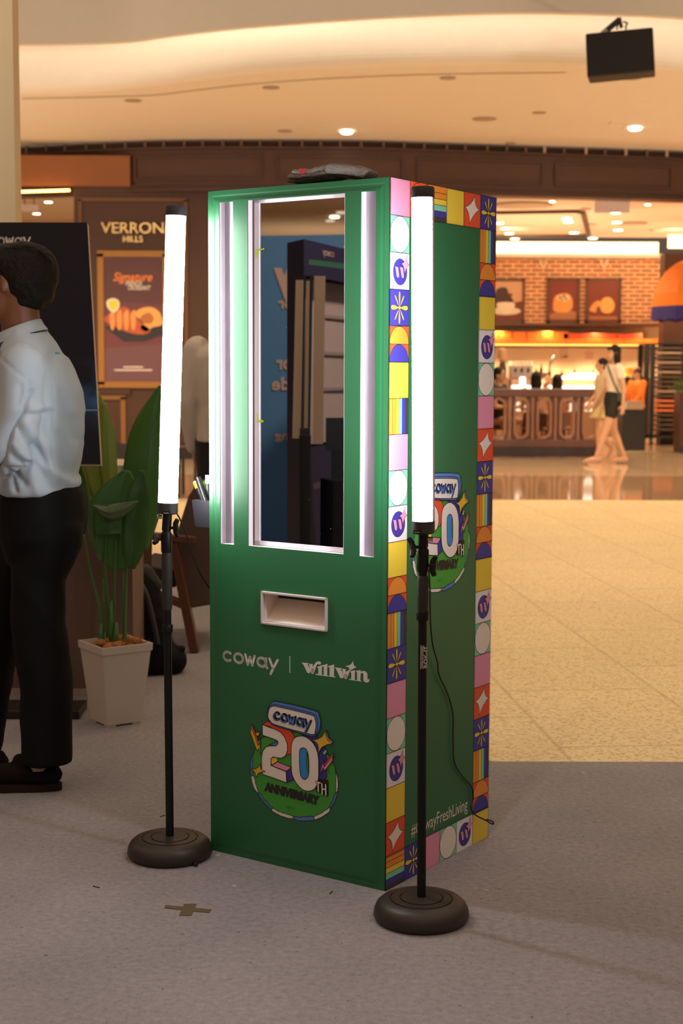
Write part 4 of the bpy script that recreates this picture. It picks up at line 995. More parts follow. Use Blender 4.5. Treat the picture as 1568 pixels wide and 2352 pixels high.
ar = Art(frontP); emblem(ar, lambda u, v: (u, v)); ar.build('anniversary_emblem', kiosk)

# front logos
cc7 = lambda x, y: fuv(480 + x / 3.733, 1300 + y / 3.733)
ar = Art(frontP)
mp = lambda x, y: cc7(133 + x * 88.5, 812 + x * 15.4 - y * 93)
coway(ar, mp, .0076, P_let); ar.build('coway_lettering', kiosk); ar = Art(frontP)
ar.stroke([cc7(702, 772), cc7(702, 914)], .0026, P_let, 0, caps=False); ar.build('divider_bar', kiosk); ar = Art(frontP)
ww = [
    [(800, 824), (845, 829), (868, 832), (862, 838), (852, 838), (884, 895), (866, 917), (852, 914), (822, 850), (812, 834)],
    [(868, 836), (905, 840), (896, 845), (913, 900), (906, 924), (888, 920), (868, 856)],
    [(884, 900), (905, 852), (922, 826), (942, 815), (962, 817), (970, 828), (965, 840), (952, 843), (940, 838), (932, 846), (912, 905), (906, 924)],
    [(866, 917), (884, 880), (890, 886), (876, 912)],
    [(935, 862), (950, 858), (978, 846), (976, 928), (988, 934), (988, 939), (922, 930), (922, 924), (946, 920), (946, 872), (935, 868)],
    [(978, 850), (994, 845), (1024, 836), (1022, 934), (1034, 942), (1034, 946), (985, 938), (992, 930), (992, 862), (978, 856)],
    [(1028, 856), (1044, 852), (1082, 842), (1080, 942), (1096, 948), (1096, 953), (1028, 944), (1042, 936), (1042, 866), (1028, 862)],
    [(1084, 866), (1130, 872), (1152, 876), (1146, 882), (1138, 881), (1168, 940), (1148, 961), (1134, 958), (1104, 892), (1096, 876)],
    [(1152, 878), (1186, 882), (1178, 888), (1196, 942), (1190, 968), (1172, 964), (1152, 898)],
    [(1168, 942), (1190, 900), (1214, 884), (1236, 884), (1216, 900), (1198, 945), (1190, 968)],
    [(1150, 961), (1167, 925), (1173, 930), (1160, 957)],
    [(1216, 906), (1232, 896), (1260, 890), (1258, 972), (1270, 978), (1270, 982), (1208, 972), (1208, 967), (1228, 964), (1228, 912)],
    [(1262, 900), (1278, 896), (1306, 890), (1312, 904), (1330, 896), (1352, 902), (1366, 920), (1368, 968), (1376, 974), (1380, 962), (1385, 966), (1380, 990), (1364, 997), (1342, 992), (1332, 976), (1332, 925), (1324, 912), (1312, 916), (1308, 930), (1306, 978), (1318, 984), (1318, 988), (1270, 981), (1278, 972), (1278, 910)],
    [(1243, 810), (1247, 838), (1256, 855), (1274, 866), (1252, 874), (1236, 884), (1212, 905), (1216, 884), (1204, 866), (1176, 856), (1208, 850), (1230, 835)],
]
for p in ww: ar.poly([cc7(*q) for q in p], P_let)
ar.build('willwin_lettering', kiosk)

# side border of tiles
ar = Art(side); S6 = KD / 6; RT = 20; TH_ = KH / 19.97
def tile(cx_, cy_, kind, rot=0):
    """cx_, cy_: lower-left corner in (u, v)"""
    def q(x, y):
        if rot == 1: x, y = 1 - y, x
        return (cx_ + x * S6, cy_ + y * TH_)
    B = lambda pts: [q(*p) for p in pts]; lw = .0013
    sq = lambda x0, y0, x1, y1: [(x0, y0), (x1, y0), (x1, y1), (x0, y1)]
    if kind == 'pink': ar.poly(B(sq(0, 0, 1, 1)), P_pink)
    elif kind == 'yellow': ar.poly(B(sq(0, 0, 1, 1)), P_yel)
    elif kind == 'circle': ar.poly(B(sq(0, 0, 1, 1)), P_teal); ar.outlined(B(circ(.5, .5, .495, n=40)), P_cream, P_k, lw, 1)
    elif kind == 'stripes':
        xs = [0, .18, .35, .52, .68, .85, 1]
        for i, m in enumerate((P_or, P_or, P_yel, P_teal, P_blue, P_char)): ar.poly(B(sq(xs[i], 0, xs[i + 1], 1)), m)
        for x in xs[1:4]: ar.stroke(B([(x, 0), (x, 1)]), lw, P_k, 1, caps=False)
    elif kind == 'arches':
        ar.poly(B(sq(0, 0, 1, 1)), P_red)
        for y0, m in ((.5, P_or), (0, P_blue)):
            ar.outlined(B([(0.005, y0)] + [(.5 - .495 * cos(pi * i / 24), y0 + .49 * sin(pi * i / 24)) for i in range(25)]), m, P_k, lw, 1)
        ar.stroke(B([(0, .5), (1, .5)]), lw, P_k, 3, caps=False)
    elif kind == 'star':
        ar.poly(B(sq(0, 0, 1, 1)), P_red)
        tips = [(.66, .92), (.93, .55), (.34, .10), (.07, .57)]; inner = [(.66, .60), (.55, .38), (.40, .40), (.44, .62)]
        pts = []
        inn = [(.62, .62), (.57, .40), (.38, .44), (.42, .62)]
        for i in range(4):
            a, b = tips[i], tips[(i + 1) % 4]; m_ = inn[i]
            for t in (0, .2, .4, .6, .8): pts.append(tuple((1 - t) ** 2 * a[j] + 2 * t * (1 - t) * m_[j] + t * t * b[j] for j in (0, 1)))
        ar.outlined(B(pts), P_cream, P_k, lw, 1)
    elif kind == 'flower':
        ar.poly(B(sq(0, 0, 1, 1)), P_blue)
        def petal(ang, r, w_):
            ca, sa = cos(ang), sin(ang); p = []
            for i in range(17):
                t = i / 16 * 2 * pi; l = (1 - cos(t)) / 2; yv = sin(t) * w_ * (l ** .8)
                p.append((.5 + (l * r) * ca - yv * sa, .5 + (l * r) * sa + yv * ca))
            ar.outlined(B(p), P_yel, P_k, lw * .7, 1)
        for k in (1, 3): petal(k * pi / 2, .45, .060)
        for k in (0, 2): petal(k * pi / 2, .44, .10)
        for k in range(4): petal((radians(55), radians(125), radians(235), radians(305))[k], .42, .042)
        ar.poly(B(circ(.5, .5, .05, n=12)), P_yel, 3)
    elif kind == 'w':
        ar.poly(B(sq(0, 0, 1, 1)), P_wh)
        ar.outlined(B(circ(.52, .48, .36, n=36)), P_blue, P_k, lw * .7, 1)
        for dx in (0, .25): ar.outlined(B([(.22 + dx, .62), (.40 + dx, .61), (.46 + dx, .40), (.45 + dx, .32), (.38 + dx, .31), (.33 + dx, .36), (.27 + dx, .58)]), P_pink, P_k, lw * .6, 3)
        tips = [(.86, .95), (.99, .70), (.74, .44), (.57, .71)]; inn = [(.82, .74), (.81, .65), (.72, .66), (.77, .75)]; pts = []
        for i in range(4):
            a, b = tips[i], tips[(i + 1) % 4]; m_ = inn[i]
            for t in (0, .25, .5, .75): pts.append(tuple((1 - t) ** 2 * a[j] + 2 * t * (1 - t) * m_[j] + t * t * b[j] for j in (0, 1)))
        ar.outlined(B(pts), P_pink, P_k, lw * .6, 5)
    ar.stroke(B(sq(0, 0, 1, 1)), lw, P_k, 6, True, caps=False)
LC = ['pink', 'circle', 'w', 'flower', 'arches', 'yellow', 'stripes', 'pink', 'circle', 'w', 'yellow', 'arches', 'stripes', 'flower', 'pink', 'circle', 'w', 'yellow', 'star', 'hstripes']
RC = ['flower', 'stripes', 'arches', 'yellow', 'w', 'circle', 'pink', 'star', 'flower', 'stripes', 'arches', 'yellow', 'w', 'circle', 'pink', 'star', 'flower', 'stripes', 'arches', 'yellow']
def ty(i): return max(KH - (i + 1) * TH_, 0)
for i in range(20):
    for u0, L_ in ((0, LC), (5 * S6, RC)):
        k = L_[i]
        tile(u0, ty(i), 'stripes' if k == 'hstripes' else k, 0)
# re-lay the lower left tile with level stripes
def hstripes(u0, v0):
    vs_ = [1, .82, .65, .48, .32, .15, 0]
    for i, m in enumerate((P_or, P_or, P_yel, P_teal, P_blue, P_char)): ar.poly([(u0, v0 + vs_[i + 1] * TH_), (u0 + S6, v0 + vs_[i + 1] * TH_), (u0 + S6, v0 + vs_[i] * TH_), (u0, v0 + vs_[i] * TH_)], m, 2)
    for y in vs_[1:4]: ar.stroke([(u0, v0 + y * TH_), (u0 + S6, v0 + y * TH_)], .0013, P_k, 3, caps=False)
hstripes(0, ty(19))
T0 = ty(0)
# top row: rotated arches, level stripes, yellow, star
u0 = S6; ar.poly([(u0, T0), (u0 + S6, T0), (u0 + S6, T0 + TH_), (u0, T0 + TH_)], P_red)
for du, m in ((0, P_or), (.5, P_blue)):
    ar.outlined([(u0 + (du + .5) * S6, T0)] + [(u0 + (du + .5 - .49 * sin(pi * i / 24)) * S6, T0 + (.5 - .495 * cos(pi * i / 24)) * TH_) for i in range(25)] + [(u0 + (du + .5) * S6, T0 + TH_)], m, P_k, .0013, 1)
hstripes(2 * S6, T0); tile(3 * S6, T0, 'yellow'); tile(4 * S6, T0, 'star')
for i, k in enumerate(('flower', 'pink', 'circle', 'w')): tile((i + 1) * S6, ty(19), k)
for vv in (T0,): ar.stroke([(S6, vv), (5 * S6, vv)], .0013, P_k, 7, caps=False)
ar.build('tiled_border', kiosk)
# emblem on the side + hashtag
a = suv(1078, 1220); top = suv(1030, 1084)[1]; bot = suv(1020, 1354)[1]; h_ = top - bot
et = ec(540, 172)[1]; eb = ec(920, 1705)[1]; k_ = h_ / (et - eb) * 1.0
eu = ec(1338, 1250)[0]
ar = Art(side); emblem(ar, lambda u, v: (a[0] + (u - eu) * k_ * 1.02, bot + (v - eb) * k_)); ar.build('side_emblem', kiosk)
ar = Art(side); h0 = suv(944, 1911); h1 = suv(1072, 1862)
vb = suv(1060, 1866)[1]; capv = suv(1062, 1834)[1] - vb
u0_, u1_ = suv(944, 1900)[0], suv(1073, 1850)[0]
vs, fs, bb = text2d('#CowayFreshLiving', -.004); wid = bb[2] - bb[0]; hh = bb[3] - bb[1]
_, _, b2 = text2d('#CFL', 0); k2 = capv / (b2[3] - b2[1])
ar.text('#CowayFreshLiving', P_cream, (u0_, vb), ((u1_ - u0_) / wid, 0), (0, k2), 0, -.004)
ar.build('hashtag_lettering', kiosk)

# ---- folded blanket on top
def kt(px, py, dep): # point above kiosk top at depth dep behind the front plane
    p = PP(px, py, KN + Bw * dep, NF); return p
t = thing('folded_blanket', kt(745, 414, .12) * 1.0, 'folded grey wool blanket with red and purple marks lying on top of the kiosk', 'blanket')
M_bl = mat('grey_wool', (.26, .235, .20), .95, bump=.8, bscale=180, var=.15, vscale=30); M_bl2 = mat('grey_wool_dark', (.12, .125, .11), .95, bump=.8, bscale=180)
def fold(pxs, th, d0, d1, m, name):
    """a folded layer: side profile in px (outline along kiosk front), extruded backwards"""
    mb = MB(); pts = [kt(x, y, d0) for x, y in pxs]; sp_ = smooth_path(pts, 5); up = []; rings = []
    for i, p in enumerate(sp_):
        tt = sp_[min(i + 1, len(sp_) - 1)] - sp_[max(i - 1, 0)]; tt.normalize(); nn = UPV - tt * tt.z; nn.normalize()
        e_ = min(1, .35 + min(i, len(sp_) - 1 - i) * .3); r_ = th * e_
        ring = []
        for (dd, hh) in ((0, -.5), (0, .5), (.02, .72), (.5, .8), (.98, .72), (1, .5), (1, -.5), (.5, -.6)):
            w_ = noise.noise(V((i * .23, dd * 2.3, th * 50))) * .004
            ring.append(p + Bw * ((d1 - d0) * dd) + nn * (hh * r_ + w_))
        rings.append(ring)
    mb.loft(rings, m); return mb.build(name, t, smooth=True)
fold([(659, 418), (700, 415.5), (745, 410), (775, 405)], .005, .03, .08, M_bl2, 'wool_fold')
fold([(660, 411), (700, 409), (735, 405), (762, 399), (790, 404), (815, 409), (826, 411)], .008, .024, .08, M_bl2, 'wool_fold')
fold([(660, 405), (680, 403), (705, 401.5), (728, 398), (750, 393), (765, 390)], .0085, .016, .08, M_bl, 'wool_fold')
fold([(669, 395), (682, 393), (705, 394), (727, 388.5), (745, 383), (770, 386), (790, 389)], .0085, .010, .08, M_bl, 'wool_fold')
fold([(746, 387), (765, 388), (790, 390), (812, 394), (826, 398), (833, 405)], .020, .006, .07, M_bl, 'wool_fold')
mb = MB()
for (xa, xb, y, m) in ((686, 700, 393.5, mat('red_mark', (.55, .03, .04), .8)), (747, 755, 385, mat('purple_mark', (.22, .03, .32), .8))):
    a_ = kt(xa, y - 6, .007); b_ = kt(xb, y - 6.5, .007); c_ = kt(xb - 1, y + 5, .007); d_ = kt(xa + 1, y + 5.5, .007)
    mb.prism([a_, b_, c_, d_], Bw * .014, m)
mb.build('coloured_mark', t)
mb = MB(); mb.prism([kt(668, 413, .03), kt(697, 412, .03), kt(697, 415, .03), kt(668, 417, .03)], Bw * .05, mat('paper_slip', (.7, .66, .6), .6)); mb.build('paper_slip', t)
mb = MB(); a_ = kt(508, 431, .10); b_ = kt(600, 424, .10); mb.beam(V((a_.x, a_.y, KH + .004)), V((b_.x, b_.y, KH + .004)), .05, .008, mat('dark_leaflet', (.03, .025, .025), .6))
tag(mb.build('leaflet_stack'), 'thin dark leaflet lying flat on the kiosk top left of the blanket', 'leaflet')

# ---- pen holder on the left side of the kiosk
nL = Aw
base = KL + Bw * .06
t = thing('pen_holder', base + nL * .03 + UPV * 1.0, 'small grey plastic bin of marker pens fixed to the left side of the kiosk', 'pen holder')
pu = lambda px, py: PP(px, py, KL + Bw * .05, NF)
a_ = pu(455, 1146); b_ = pu(455, 1208)
ou = (a_ - KL).dot(nL); zt_, zb_ = a_.z, b_.z
mb = MB(); M_pg = mat('grey_bin', (.020, .021, .027), .5)
def PH(o, d, z): return KL + nL * o + Bw * d + UPV * z
rings = [[PH(.003, .02, z), PH(ou * s_, .02, z), PH(ou * s_, .12, z), PH(.003, .12, z)] for z, s_ in ((zb_, .86), (zt_, 1.0))]
mb.loft(rings, M_pg); mb.build('bin', t, bevel=.002)
def pen(px0, py0, px1, py1, r, m, mcap, label, capfrac=.35, d=.05):
    p = pu(px0, py0); q = pu(px1, py1); sh = Bw * (d - .05); p = p + sh; q = q + sh; v = q - p
    p = p - v * .35
    o = thing('marker_pen', p, label, 'pen'); mb = MB(); mb.cyl(p, q - (q - p) * capfrac, r, m, 14); mb.build('barrel', o, auto=40)
    mb = MB(); mb.cyl(q - (q - p) * capfrac, q, r * 1.08, mcap, 14); mb.build('pen_cap', o, auto=40)
M_blk = mat('pen_black', (.015, .015, .017), .35); M_pw = mat('pen_white', (.85, .85, .85), .4); M_py = mat('pen_yellow', (.85, .62, .02), .4); M_pgr = mat('pen_green', (.22, .55, .05), .4)
pen(468, 1150, 451, 1108, .0095, M_blk, M_py, 'black marker pen with a yellow band and white end, leftmost in the grey bin', .22)
mb = MB(); q0 = pu(451, 1108); dd_ = (q0 - pu(468, 1150)).normalized(); mb.cyl(q0 + dd_ * .0005, q0 + dd_ * .004, .0095, M_pw, 14); mb.build('pen_end', [o for o in C.objects if o.name.startswith('marker_pen')][-1])
pen(474, 1150, 459, 1106, .006, M_blk, M_pgr, 'black marker pen with a green cap in the grey bin', .3, .07)
pen(481, 1150, 462, 1096, .009, M_blk, M_blk, 'black marker pen with a pale rim leaning in the grey bin', .3, .035)
pen(478, 1150, 477, 1091, .007, mat('pen_grey', (.06, .06, .07), .3), mat('pen_silver', (.35, .35, .38), .3), 'upright dark marker pen with a silver cap against the kiosk', .25, .05)

# ================================================================== TUBE LIGHTS
TUBE_W = 44.0
M_tube = emis('tube_white', (1.0, .93, .97), TUBE_W)
M_lb = mat('stand_black', (.005, .005, .006), .42, spec=.3); M_bb = mat('base_brownblack', (.032, .024, .019), .45, spec=.4); M_cap = mat('end_cap_grey', (.035, .037, .042), .45)
M_tube2 = emis('tube_white_left', (1.0, .94, .96), TUBE_W * 1.4)
def tube_light(cx_, cy_, pole_r, base_r, pole_top, tb, tt, back, label, kw):
    """tb, tt: bottom and top centre of the lit tube"""
    root = thing('tube_light', (cx_, cy_, 0), label, 'lamp')
    R = .0275
    mb = MB(); pr = [(base_r * .93, 0), (base_r, .012), (base_r * .985, .026), (base_r * .93, .040), (base_r * .84, .049), (base_r * .66, .053), (base_r * .655, .050), (base_r * .635, .050), (base_r * .63, .054), (base_r * .46, .055), (base_r * .455, .052), (base_r * .435, .052), (base_r * .43, .056), (base_r * .2, .058), (.001, .058)]
    mb.lathe(pr, M_bb, (cx_, cy_, 0), n=64); mb.build('base', root, auto=50)
    z1, z2, z3 = kw['z']       # thin collar, sleeve bottom, sleeve top
    mb = MB(); mb.cyl((cx_, cy_, .05), pole_top, pole_r, M_lb, 20); mb.build('pole', root, auto=40)
    mb = MB(); P_ = lambda z: V((cx_, cy_, .05)).lerp(V(pole_top), (z - .05) / (pole_top[2] - .05))
    mb.lathe([(pole_r * 1.3, 0), (pole_r * 1.38, .004), (pole_r * 1.38, .018), (pole_r * 1.25, .022)], M_lb, P_(z1), n=20); mb.build('clamp_ring', root, auto=40)
    mb = MB(); mb.lathe([(pole_r * 1.1, 0), (pole_r * 1.25, .008), (pole_r * 1.3, (z3 - z2) * .9), (pole_r * 1.05, z3 - z2)], mat('rubber_grip', (.02, .02, .021), .6), P_(z2), n=16); mb.build('grip_sleeve', root, auto=30)
    d = (V(tt) - V(tb)).normalized(); L_ = (V(tt) - V(tb)).length
    # socket under the tube
    k0 = V(tb) - d * .030; mb = MB(); mb.lathe([(R * .8, -.002), (R * 1.02, .002), (R * 1.02, .030)], M_cap, k0, d, 28); mb.build('end_cap', root, auto=40)
    mb = MB(); mb.lathe([(R * 1.02, 0), (R * 1.02, .022), (R * .96, .026), (.001, .026)], M_cap, V(tt), d, 28); mb.build('end_cap', root, auto=40)
    # tube: lit arc and dark back arc
    ax = d; x = V((1, 0, 0)) - ax * ax.x; x.normalize(); y = ax.cross(x)
    n = 48; h = radians(kw.get('half', 50)); b0 = back
    lit = MB(); dk = MB()
    for q in range(n):
        a0, a1 = 2 * pi * q / n, 2 * pi * (q + 1) / n; am = (a0 + a1) / 2; dd = abs((am - b0 + pi) % (2 * pi) - pi); P2 = lambda a, r: (x * cos(a) + y * sin(a)) * r
        tgt, r, m = (dk, R, mat('housing_lilac', (.55, .50, .56), .4)) if dd < h else (lit, R * .97, kw.get('m', M_tube))
        tgt.quad(V(tb) + P2(a0, r), V(tb) + P2(a1, r), V(tt) + P2(a1, r), V(tt) + P2(a0, r), m)
    lit.build('lit_tube', root, smooth=True, recalc=False); dk.build('tube_housing', root, smooth=True, recalc=False)
    # neck, swivel block, knobs
    pt = V(pole_top); mb = MB(); mb.cyl(pt - V((0, 0, .004)), k0 + d * .004, pole_r * 1.15, M_lb, 18); mb.build('neck', root, auto=40)
    mb = MB(); mb.lathe([(pole_r * 1.25, 0), (pole_r * 1.35, .006), (pole_r * 1.35, .05), (pole_r * 1.2, .056)], M_lb, pt - V((0, 0, .065)), n=18); mb.build('socket_block', root, auto=40)
    for (o_, dirx, z_) in kw['knobs']:
        c_ = V((pt.x, pt.y, z_)); dv_ = V(dirx).normalized(); mb = MB(); mb.cyl(c_ + dv_ * pole_r * .8, c_ + dv_ * (pole_r + .012), .004, M_lb, 8)
        e_ = c_ + dv_ * (pole_r + .016); up_ = V((0, 0, 1)); sd = dv_.cross(up_)
        a_ = o_
        w1 = up_ * cos(a_) + sd * sin(a_)
        mb.tube([e_ - w1 * .024 + dv_ * .006, e_ - w1 * .012, e_, e_ + w1 * .012, e_ + w1 * .024 + dv_ * .006], [.006, .0075, .008, .0075, .006], M_lb, 8); mb.cyl(e_ - dv_ * .006, e_ + dv_ * .006, .008, M_lb, 10); mb.build('wing_knob', root, auto=50)
    for (dirx, z_) in kw.get('pins', ()):
        dv_ = V(dirx).normalized(); c_ = V((pt.x, pt.y, z_)); mb = MB(); mb.cyl(c_ + dv_ * pole_r, c_ + dv_ * (pole_r + .014), .006, mat('steel_pin', (.55, .52, .5), .25, metal=.9), 10); mb.build('lock_pin', root)
    return root
# left light
bl = PZ(390, 1921, .055); D = bl.y
ptL = PY(382, 1215, D); tbL = PY(385.5, 1154, D); ttL = PY(404, 496, D + .0)
zL = lambda py: PY(384, py, D).z
Lt = tube_light(bl.x, bl.y, .0112, .1195, ptL, tbL, ttL, radians(120), 'lit white tube light on a round-based black stand, left of the kiosk',
    {'m': M_tube2, 'z': (zL(1452), zL(1400) + .0, zL(1262)), 'knobs': [(.1, (1, -.25, 0), zL(1212)), (1.2, (-1, -.1, 0), zL(1238))], 'pins': [((-1, 0, 0), zL(1187))]})
# right light
br_ = PZ(967.5, 2061, .055); D = br_.y
ptR = PY(971, 1252, D); tbR = PY(972, 1196, D); ttR = PY(970.5, 455, D); zR = lambda py: PY(970, py, D).z
Rt = tube_light(br_.x, br_.y, .0112, .1195, ptR, tbR, ttR, radians(-2), 'lit white tube light on a round-based black stand, in front of the kiosk right corner',
    {'half': 38, 'z': (zR(1424), zR(1408), zR(1322)), 'knobs': [(.5, (-1, -.35, 0), zR(1256)), (-.2, (1, -.5, 0), zR(1298))], 'pins': [((1, -.2, 0), zR(1238))]})
# small white maker's lettering on each socket, ROK-IT label on the right pole
for rt_, tb_, px_, py_ in ((Lt, tbL, 382, 1178), (Rt, tbR, 957, 1222)):
    pp = V((PX(tb_)[0], 0, 0)); c_ = PY(px_, py_, tb_.y - .033); ar = Art(plane_fn(c_, (1, 0, 0), (0, 0, 1), (0, -1, 0))); ar.text('Nanlite', col('white_ink2', (.5, .5, .5)), (-.007, -.002), (1, 0), (0, 1), 0, .01, 0, (.014, .0035)); 
    mb_ = MB(); mb_.bbox((c_.x - .009, c_.y, c_.z - .004), (c_.x + .009, c_.y + .008, c_.z + .0045), M_lb); pl = mb_.build('maker_plate', rt_); ar.build('maker_lettering', pl)
rp = .0112 + .0003; zc_ = (zR(1480) + zR(1535)) / 2
lab = lambda u, v, h: V((br_.x, br_.y, 0)) + V((cos(-pi / 2 + .55 + u / rp), sin(-pi / 2 + .55 + u / rp), 0)) * (rp + h) + V((ptR.x - br_.x, ptR.y - br_.y, 0)) * (zc_ / ptR.z) + V((0, 0, zc_ + v))
ar = Art(lab); LH = (zR(1480) - zR(1535)) / 2
ar.stroke([(-.011, -LH), (-.011, LH)], .0012, P_let, 0); ar.stroke([(-.0055, -LH), (-.0055, LH)], .0008, P_let, 0); ar.stroke([(.007, -LH), (.007, LH)], .0012, P_let, 0)
ar.text('ROK-IT', P_let, (.0058, -LH * .92), (0, 1), (-1, 0), 1, .02, 0, (LH * 1.84, .0095)); ar.text('STAGE ACCESSORIES', P_let, (-.0065, -LH * .9), (0, 1), (-1, 0), 1, .01, 0, (LH * 1.8, .0032))
ar.build('pole_label', Rt)
# cables
def cable(pts, r, name, label):
    mb = MB(); mb.tube(smooth_path(pts, 8), r, mat('cable_black', (.012, .012, .012), .5), 8); return tag(mb.build(name, smooth=True), label, 'cable')
D = bl.y
cable([PY(400, 1172, D), PY(412, 1190, D + .01), PY(428, 1228, D + .03), PY(440, 1268, D + .06), PY(460, 1318, D + .10), PY(480, 1350, D + .14), PY(496, 1378, D + .18), PY(505, 1500, D + .24), PY(508, 1700, D + .26)], .0022, 'power_cable', 'thin black cable running from the left tube light to behind the kiosk')
SD = lambda px, py, off: PP(px, py, KN + NS * off, NS)
cable([SD(984, 1303, .09), SD(987, 1350, .07), SD(988, 1420, .05), SD(993, 1478, .03), SD(1004, 1520, .012), SD(1008, 1550, .008), SD(1028, 1595, .006), SD(1040, 1640, .006), SD(1040, 1690, .006), SD(1043, 1750, .006), SD(1062, 1783, .006), SD(1083, 1808, .006), SD(1086, 1835, .006), SD(1081, 1855, .008), SD(1092, 1872, .012), SD(1115, 1884, .02), SD(1131, 1893, .03), SD(1131, 1887, .03), SD(1118, 1882, .03)], .0022, 'power_cable', 'thin black cable hanging down the tiled side of the kiosk to a small loop')
mb = MB(); a_ = PZ(424, 1969, .010); b_ = PZ(436, 1976, .009); c_ = PZ(452, 1987, .006); mb.tube([a_, b_, c_], [.010, .008, .004], mat('plug_black', (.012, .012, .012), .5), 10); tag(mb.build('cable_plug'), 'short black plug end lying on the carpet beside the left lamp base', 'plug')
# taped cross
mb = MB(); M_tp = mat('brown_tape', (.105, .068, .035), .5, var=.2, vscale=40)
fz_ = lambda px, py, z: PZ(px, py, z)
mb.prism([fz_(380, 2079, .0006), fz_(486, 2089, .0006), fz_(480, 2097, .0006), fz_(377, 2086, .0006)], (0, 0, .0006), M_tp); mb.prism([fz_(423, 2076, .0010), fz_(451, 2076, .0010), fz_(440, 2103, .0010), fz_(411, 2103, .0010)], (0, 0, .0006), M_tp)
tag(mb.build('floor_tape_cross'), 'dark brown cross of floor tape on the carpet in front of the kiosk', 'tape')
for i, (px_, py_, l_) in enumerate(((206, 1785, 0), (373, 1874, 1), (221, 2037, 1), (1117, 2045, 0), (538, 2035, 0), (500, 1964, 0), (760, 2050, 1), (1338, 1775, 0))):
    p = PZ(px_, py_, .001); mb = MB(); a_ = rnd.random() * 3; mb.box(p, (.012 + .01 * l_, .003, .002), mat('lint_dark', (.04, .035, .03), .8) if l_ else mat('lint_pale', (.7, .65, .6), .8), Matrix.Rotation(a_, 3, 'Z'))
    tag(mb.build('litter_speck'), ['tiny pale scrap of litter on the carpet right of the shoes', 'tiny dark scrap of litter on the carpet behind the left lamp pole', 'tiny dark scrap of litter on the carpet left of the tape cross', 'tiny pale scrap of litter on the carpet right of the right lamp base', 'tiny pale scrap of litter on the carpet just above the tape cross', 'tiny pale scrap of litter beside the left foot of the kiosk', 'tiny dark scrap of litter on the carpet before the kiosk front', 'tiny pale scrap of litter near the carpet edge on the right'][i], 'litter', 'dark litter specks' if l_ else 'pale litter specks')

# ================================================================== WHAT THE MIRROR SEES (left of the camera)
MQ = front(0, 0, MG)
def refl(p): return p - NF * (2 * (p - MQ).dot(NF))
def VM(px, py, Y): return refl(PY(px, py, Y))
M_bw = mat('booth_blue', (.07, .22, .48), .6); M_nv = mat('booth_navy', (.022, .022, .075), .45); M_nv2 = mat('booth_navy_side', (.020, .020, .070), .45); M_cr = mat('booth_cream', (.62, .46, .30), .6); M_shw = mat('booth_shelf_white', (.42, .36, .38), .5)
mirN = lambda v: v - NF * (2 * v.dot(NF))
mb = MB(); a_ = VM(520, 543, 11.2); b_ = VM(940, 536, 11.2); nb = mirN(V((0, 1, 0)))
mb.prism([V((a_.x, a_.y, 0)), V((b_.x, b_.y, 0)), b_, a_], nb * .05, M_bw)
t_w = tag(mb.build('event_backdrop'), 'tall blue event backdrop panel left of the camera, reflected in the mirror', 'backdrop')
def vuv(Y):
    O = PY(0, 0, Y); return Art(lambda u, v, h: refl(V((O.x + u, Y - h, O.z + v)))), (lambda px, py: ((lambda p: (p.x - O.x, p.z - O.z))(PY(px, py, Y))))
Art.STEP = .001
ar, q = vuv(11.19); ci = col('backdrop_ink', (.55, .40, .34))
def mtext(s, xl, xr, yb, yt, bold=.03):  # mirrored lettering so that it reads right way round in the room
    a = q(xr, yb); b = q(xl, yt); ar.text(s, ci, a, (-1, 0), (0, 1), 1, bold, 0, (a[0] - b[0], b[1] - a[1]))
mtext('y', 628, 678, 700, 615, .06); mtext('or', 638, 671, 710, 690); mtext('or', 633, 670, 850, 826); mtext('de', 624, 665, 897, 866); mtext('ng', 631, 662, 1016, 996)
ar.build('backdrop_lettering', t_w)
# navy display booth
t = thing('display_booth', VM(720, 1300, 8.6) * 1.0, 'navy display booth with cream lining left of the camera, reflected in the mirror', 'booth')
YB0, YB1, YB2 = 8.25, 8.0, 9.4
def vq(mb, pts, m): mb.add([VM(*p) for p in pts], [(0, 1, 2, 3)], m)
vf = lambda px: YB1 + (YB2 - YB1) * max(0, (px - 697)) / (880 - 697) if px >= 697 else YB0 + (YB1 - YB0) * (px - 659) / 38
def zY(px, z):  # floor-standing point of booth face at pixel column px
    Y = vf(px); p = PY(px, 842, Y); return refl(V((p.x, p.y, z)))
ztop = PY(697, 549, YB1).z; zhd = PY(720, 637, vf(720)).z; zlo = PY(720, 1025, vf(720)).z
mb = MB(); mb.add([zY(659, 0), zY(697, 0), zY(697, ztop), zY(659, ztop)], [(0, 1, 2, 3)], M_nv2)
mb.add([zY(697, zhd), zY(880, zhd), zY(880, ztop), zY(697, ztop)], [(0, 1, 2, 3)], M_nv); mb.add([zY(697, 0), zY(880, 0), zY(880, zlo), zY(697, zlo)], [(0, 1, 2, 3)], M_nv)
dpt = mirN(V((.12, 1, 0)).normalized()) * .7
mb.add([zY(659, 0), zY(659, ztop), zY(659, ztop) + dpt, zY(659, 0) + dpt], [(0, 1, 2, 3)], M_nv2); mb.add([zY(659, 0) + dpt, zY(880, 0) + dpt, zY(880, ztop) + dpt, zY(659, ztop) + dpt], [(0, 1, 2, 3)], M_nv2)
mb.add([zY(659, ztop), zY(697, ztop), zY(880, ztop), zY(880, ztop) + dpt, zY(659, ztop) + dpt], [(0, 1, 2, 3, 4)], M_nv); mb.build('booth_shell', t, recalc=False)
mb = MB(); din = mirN(V((0, 1, 0))) * .3
mb.add([zY(697, zlo) + din, zY(880, zlo) + din, zY(880, zhd) + din, zY(697, zhd) + din], [(0, 1, 2, 3)], M_shw); mb.build('back_lining', t, recalc=False)
mb = MB()
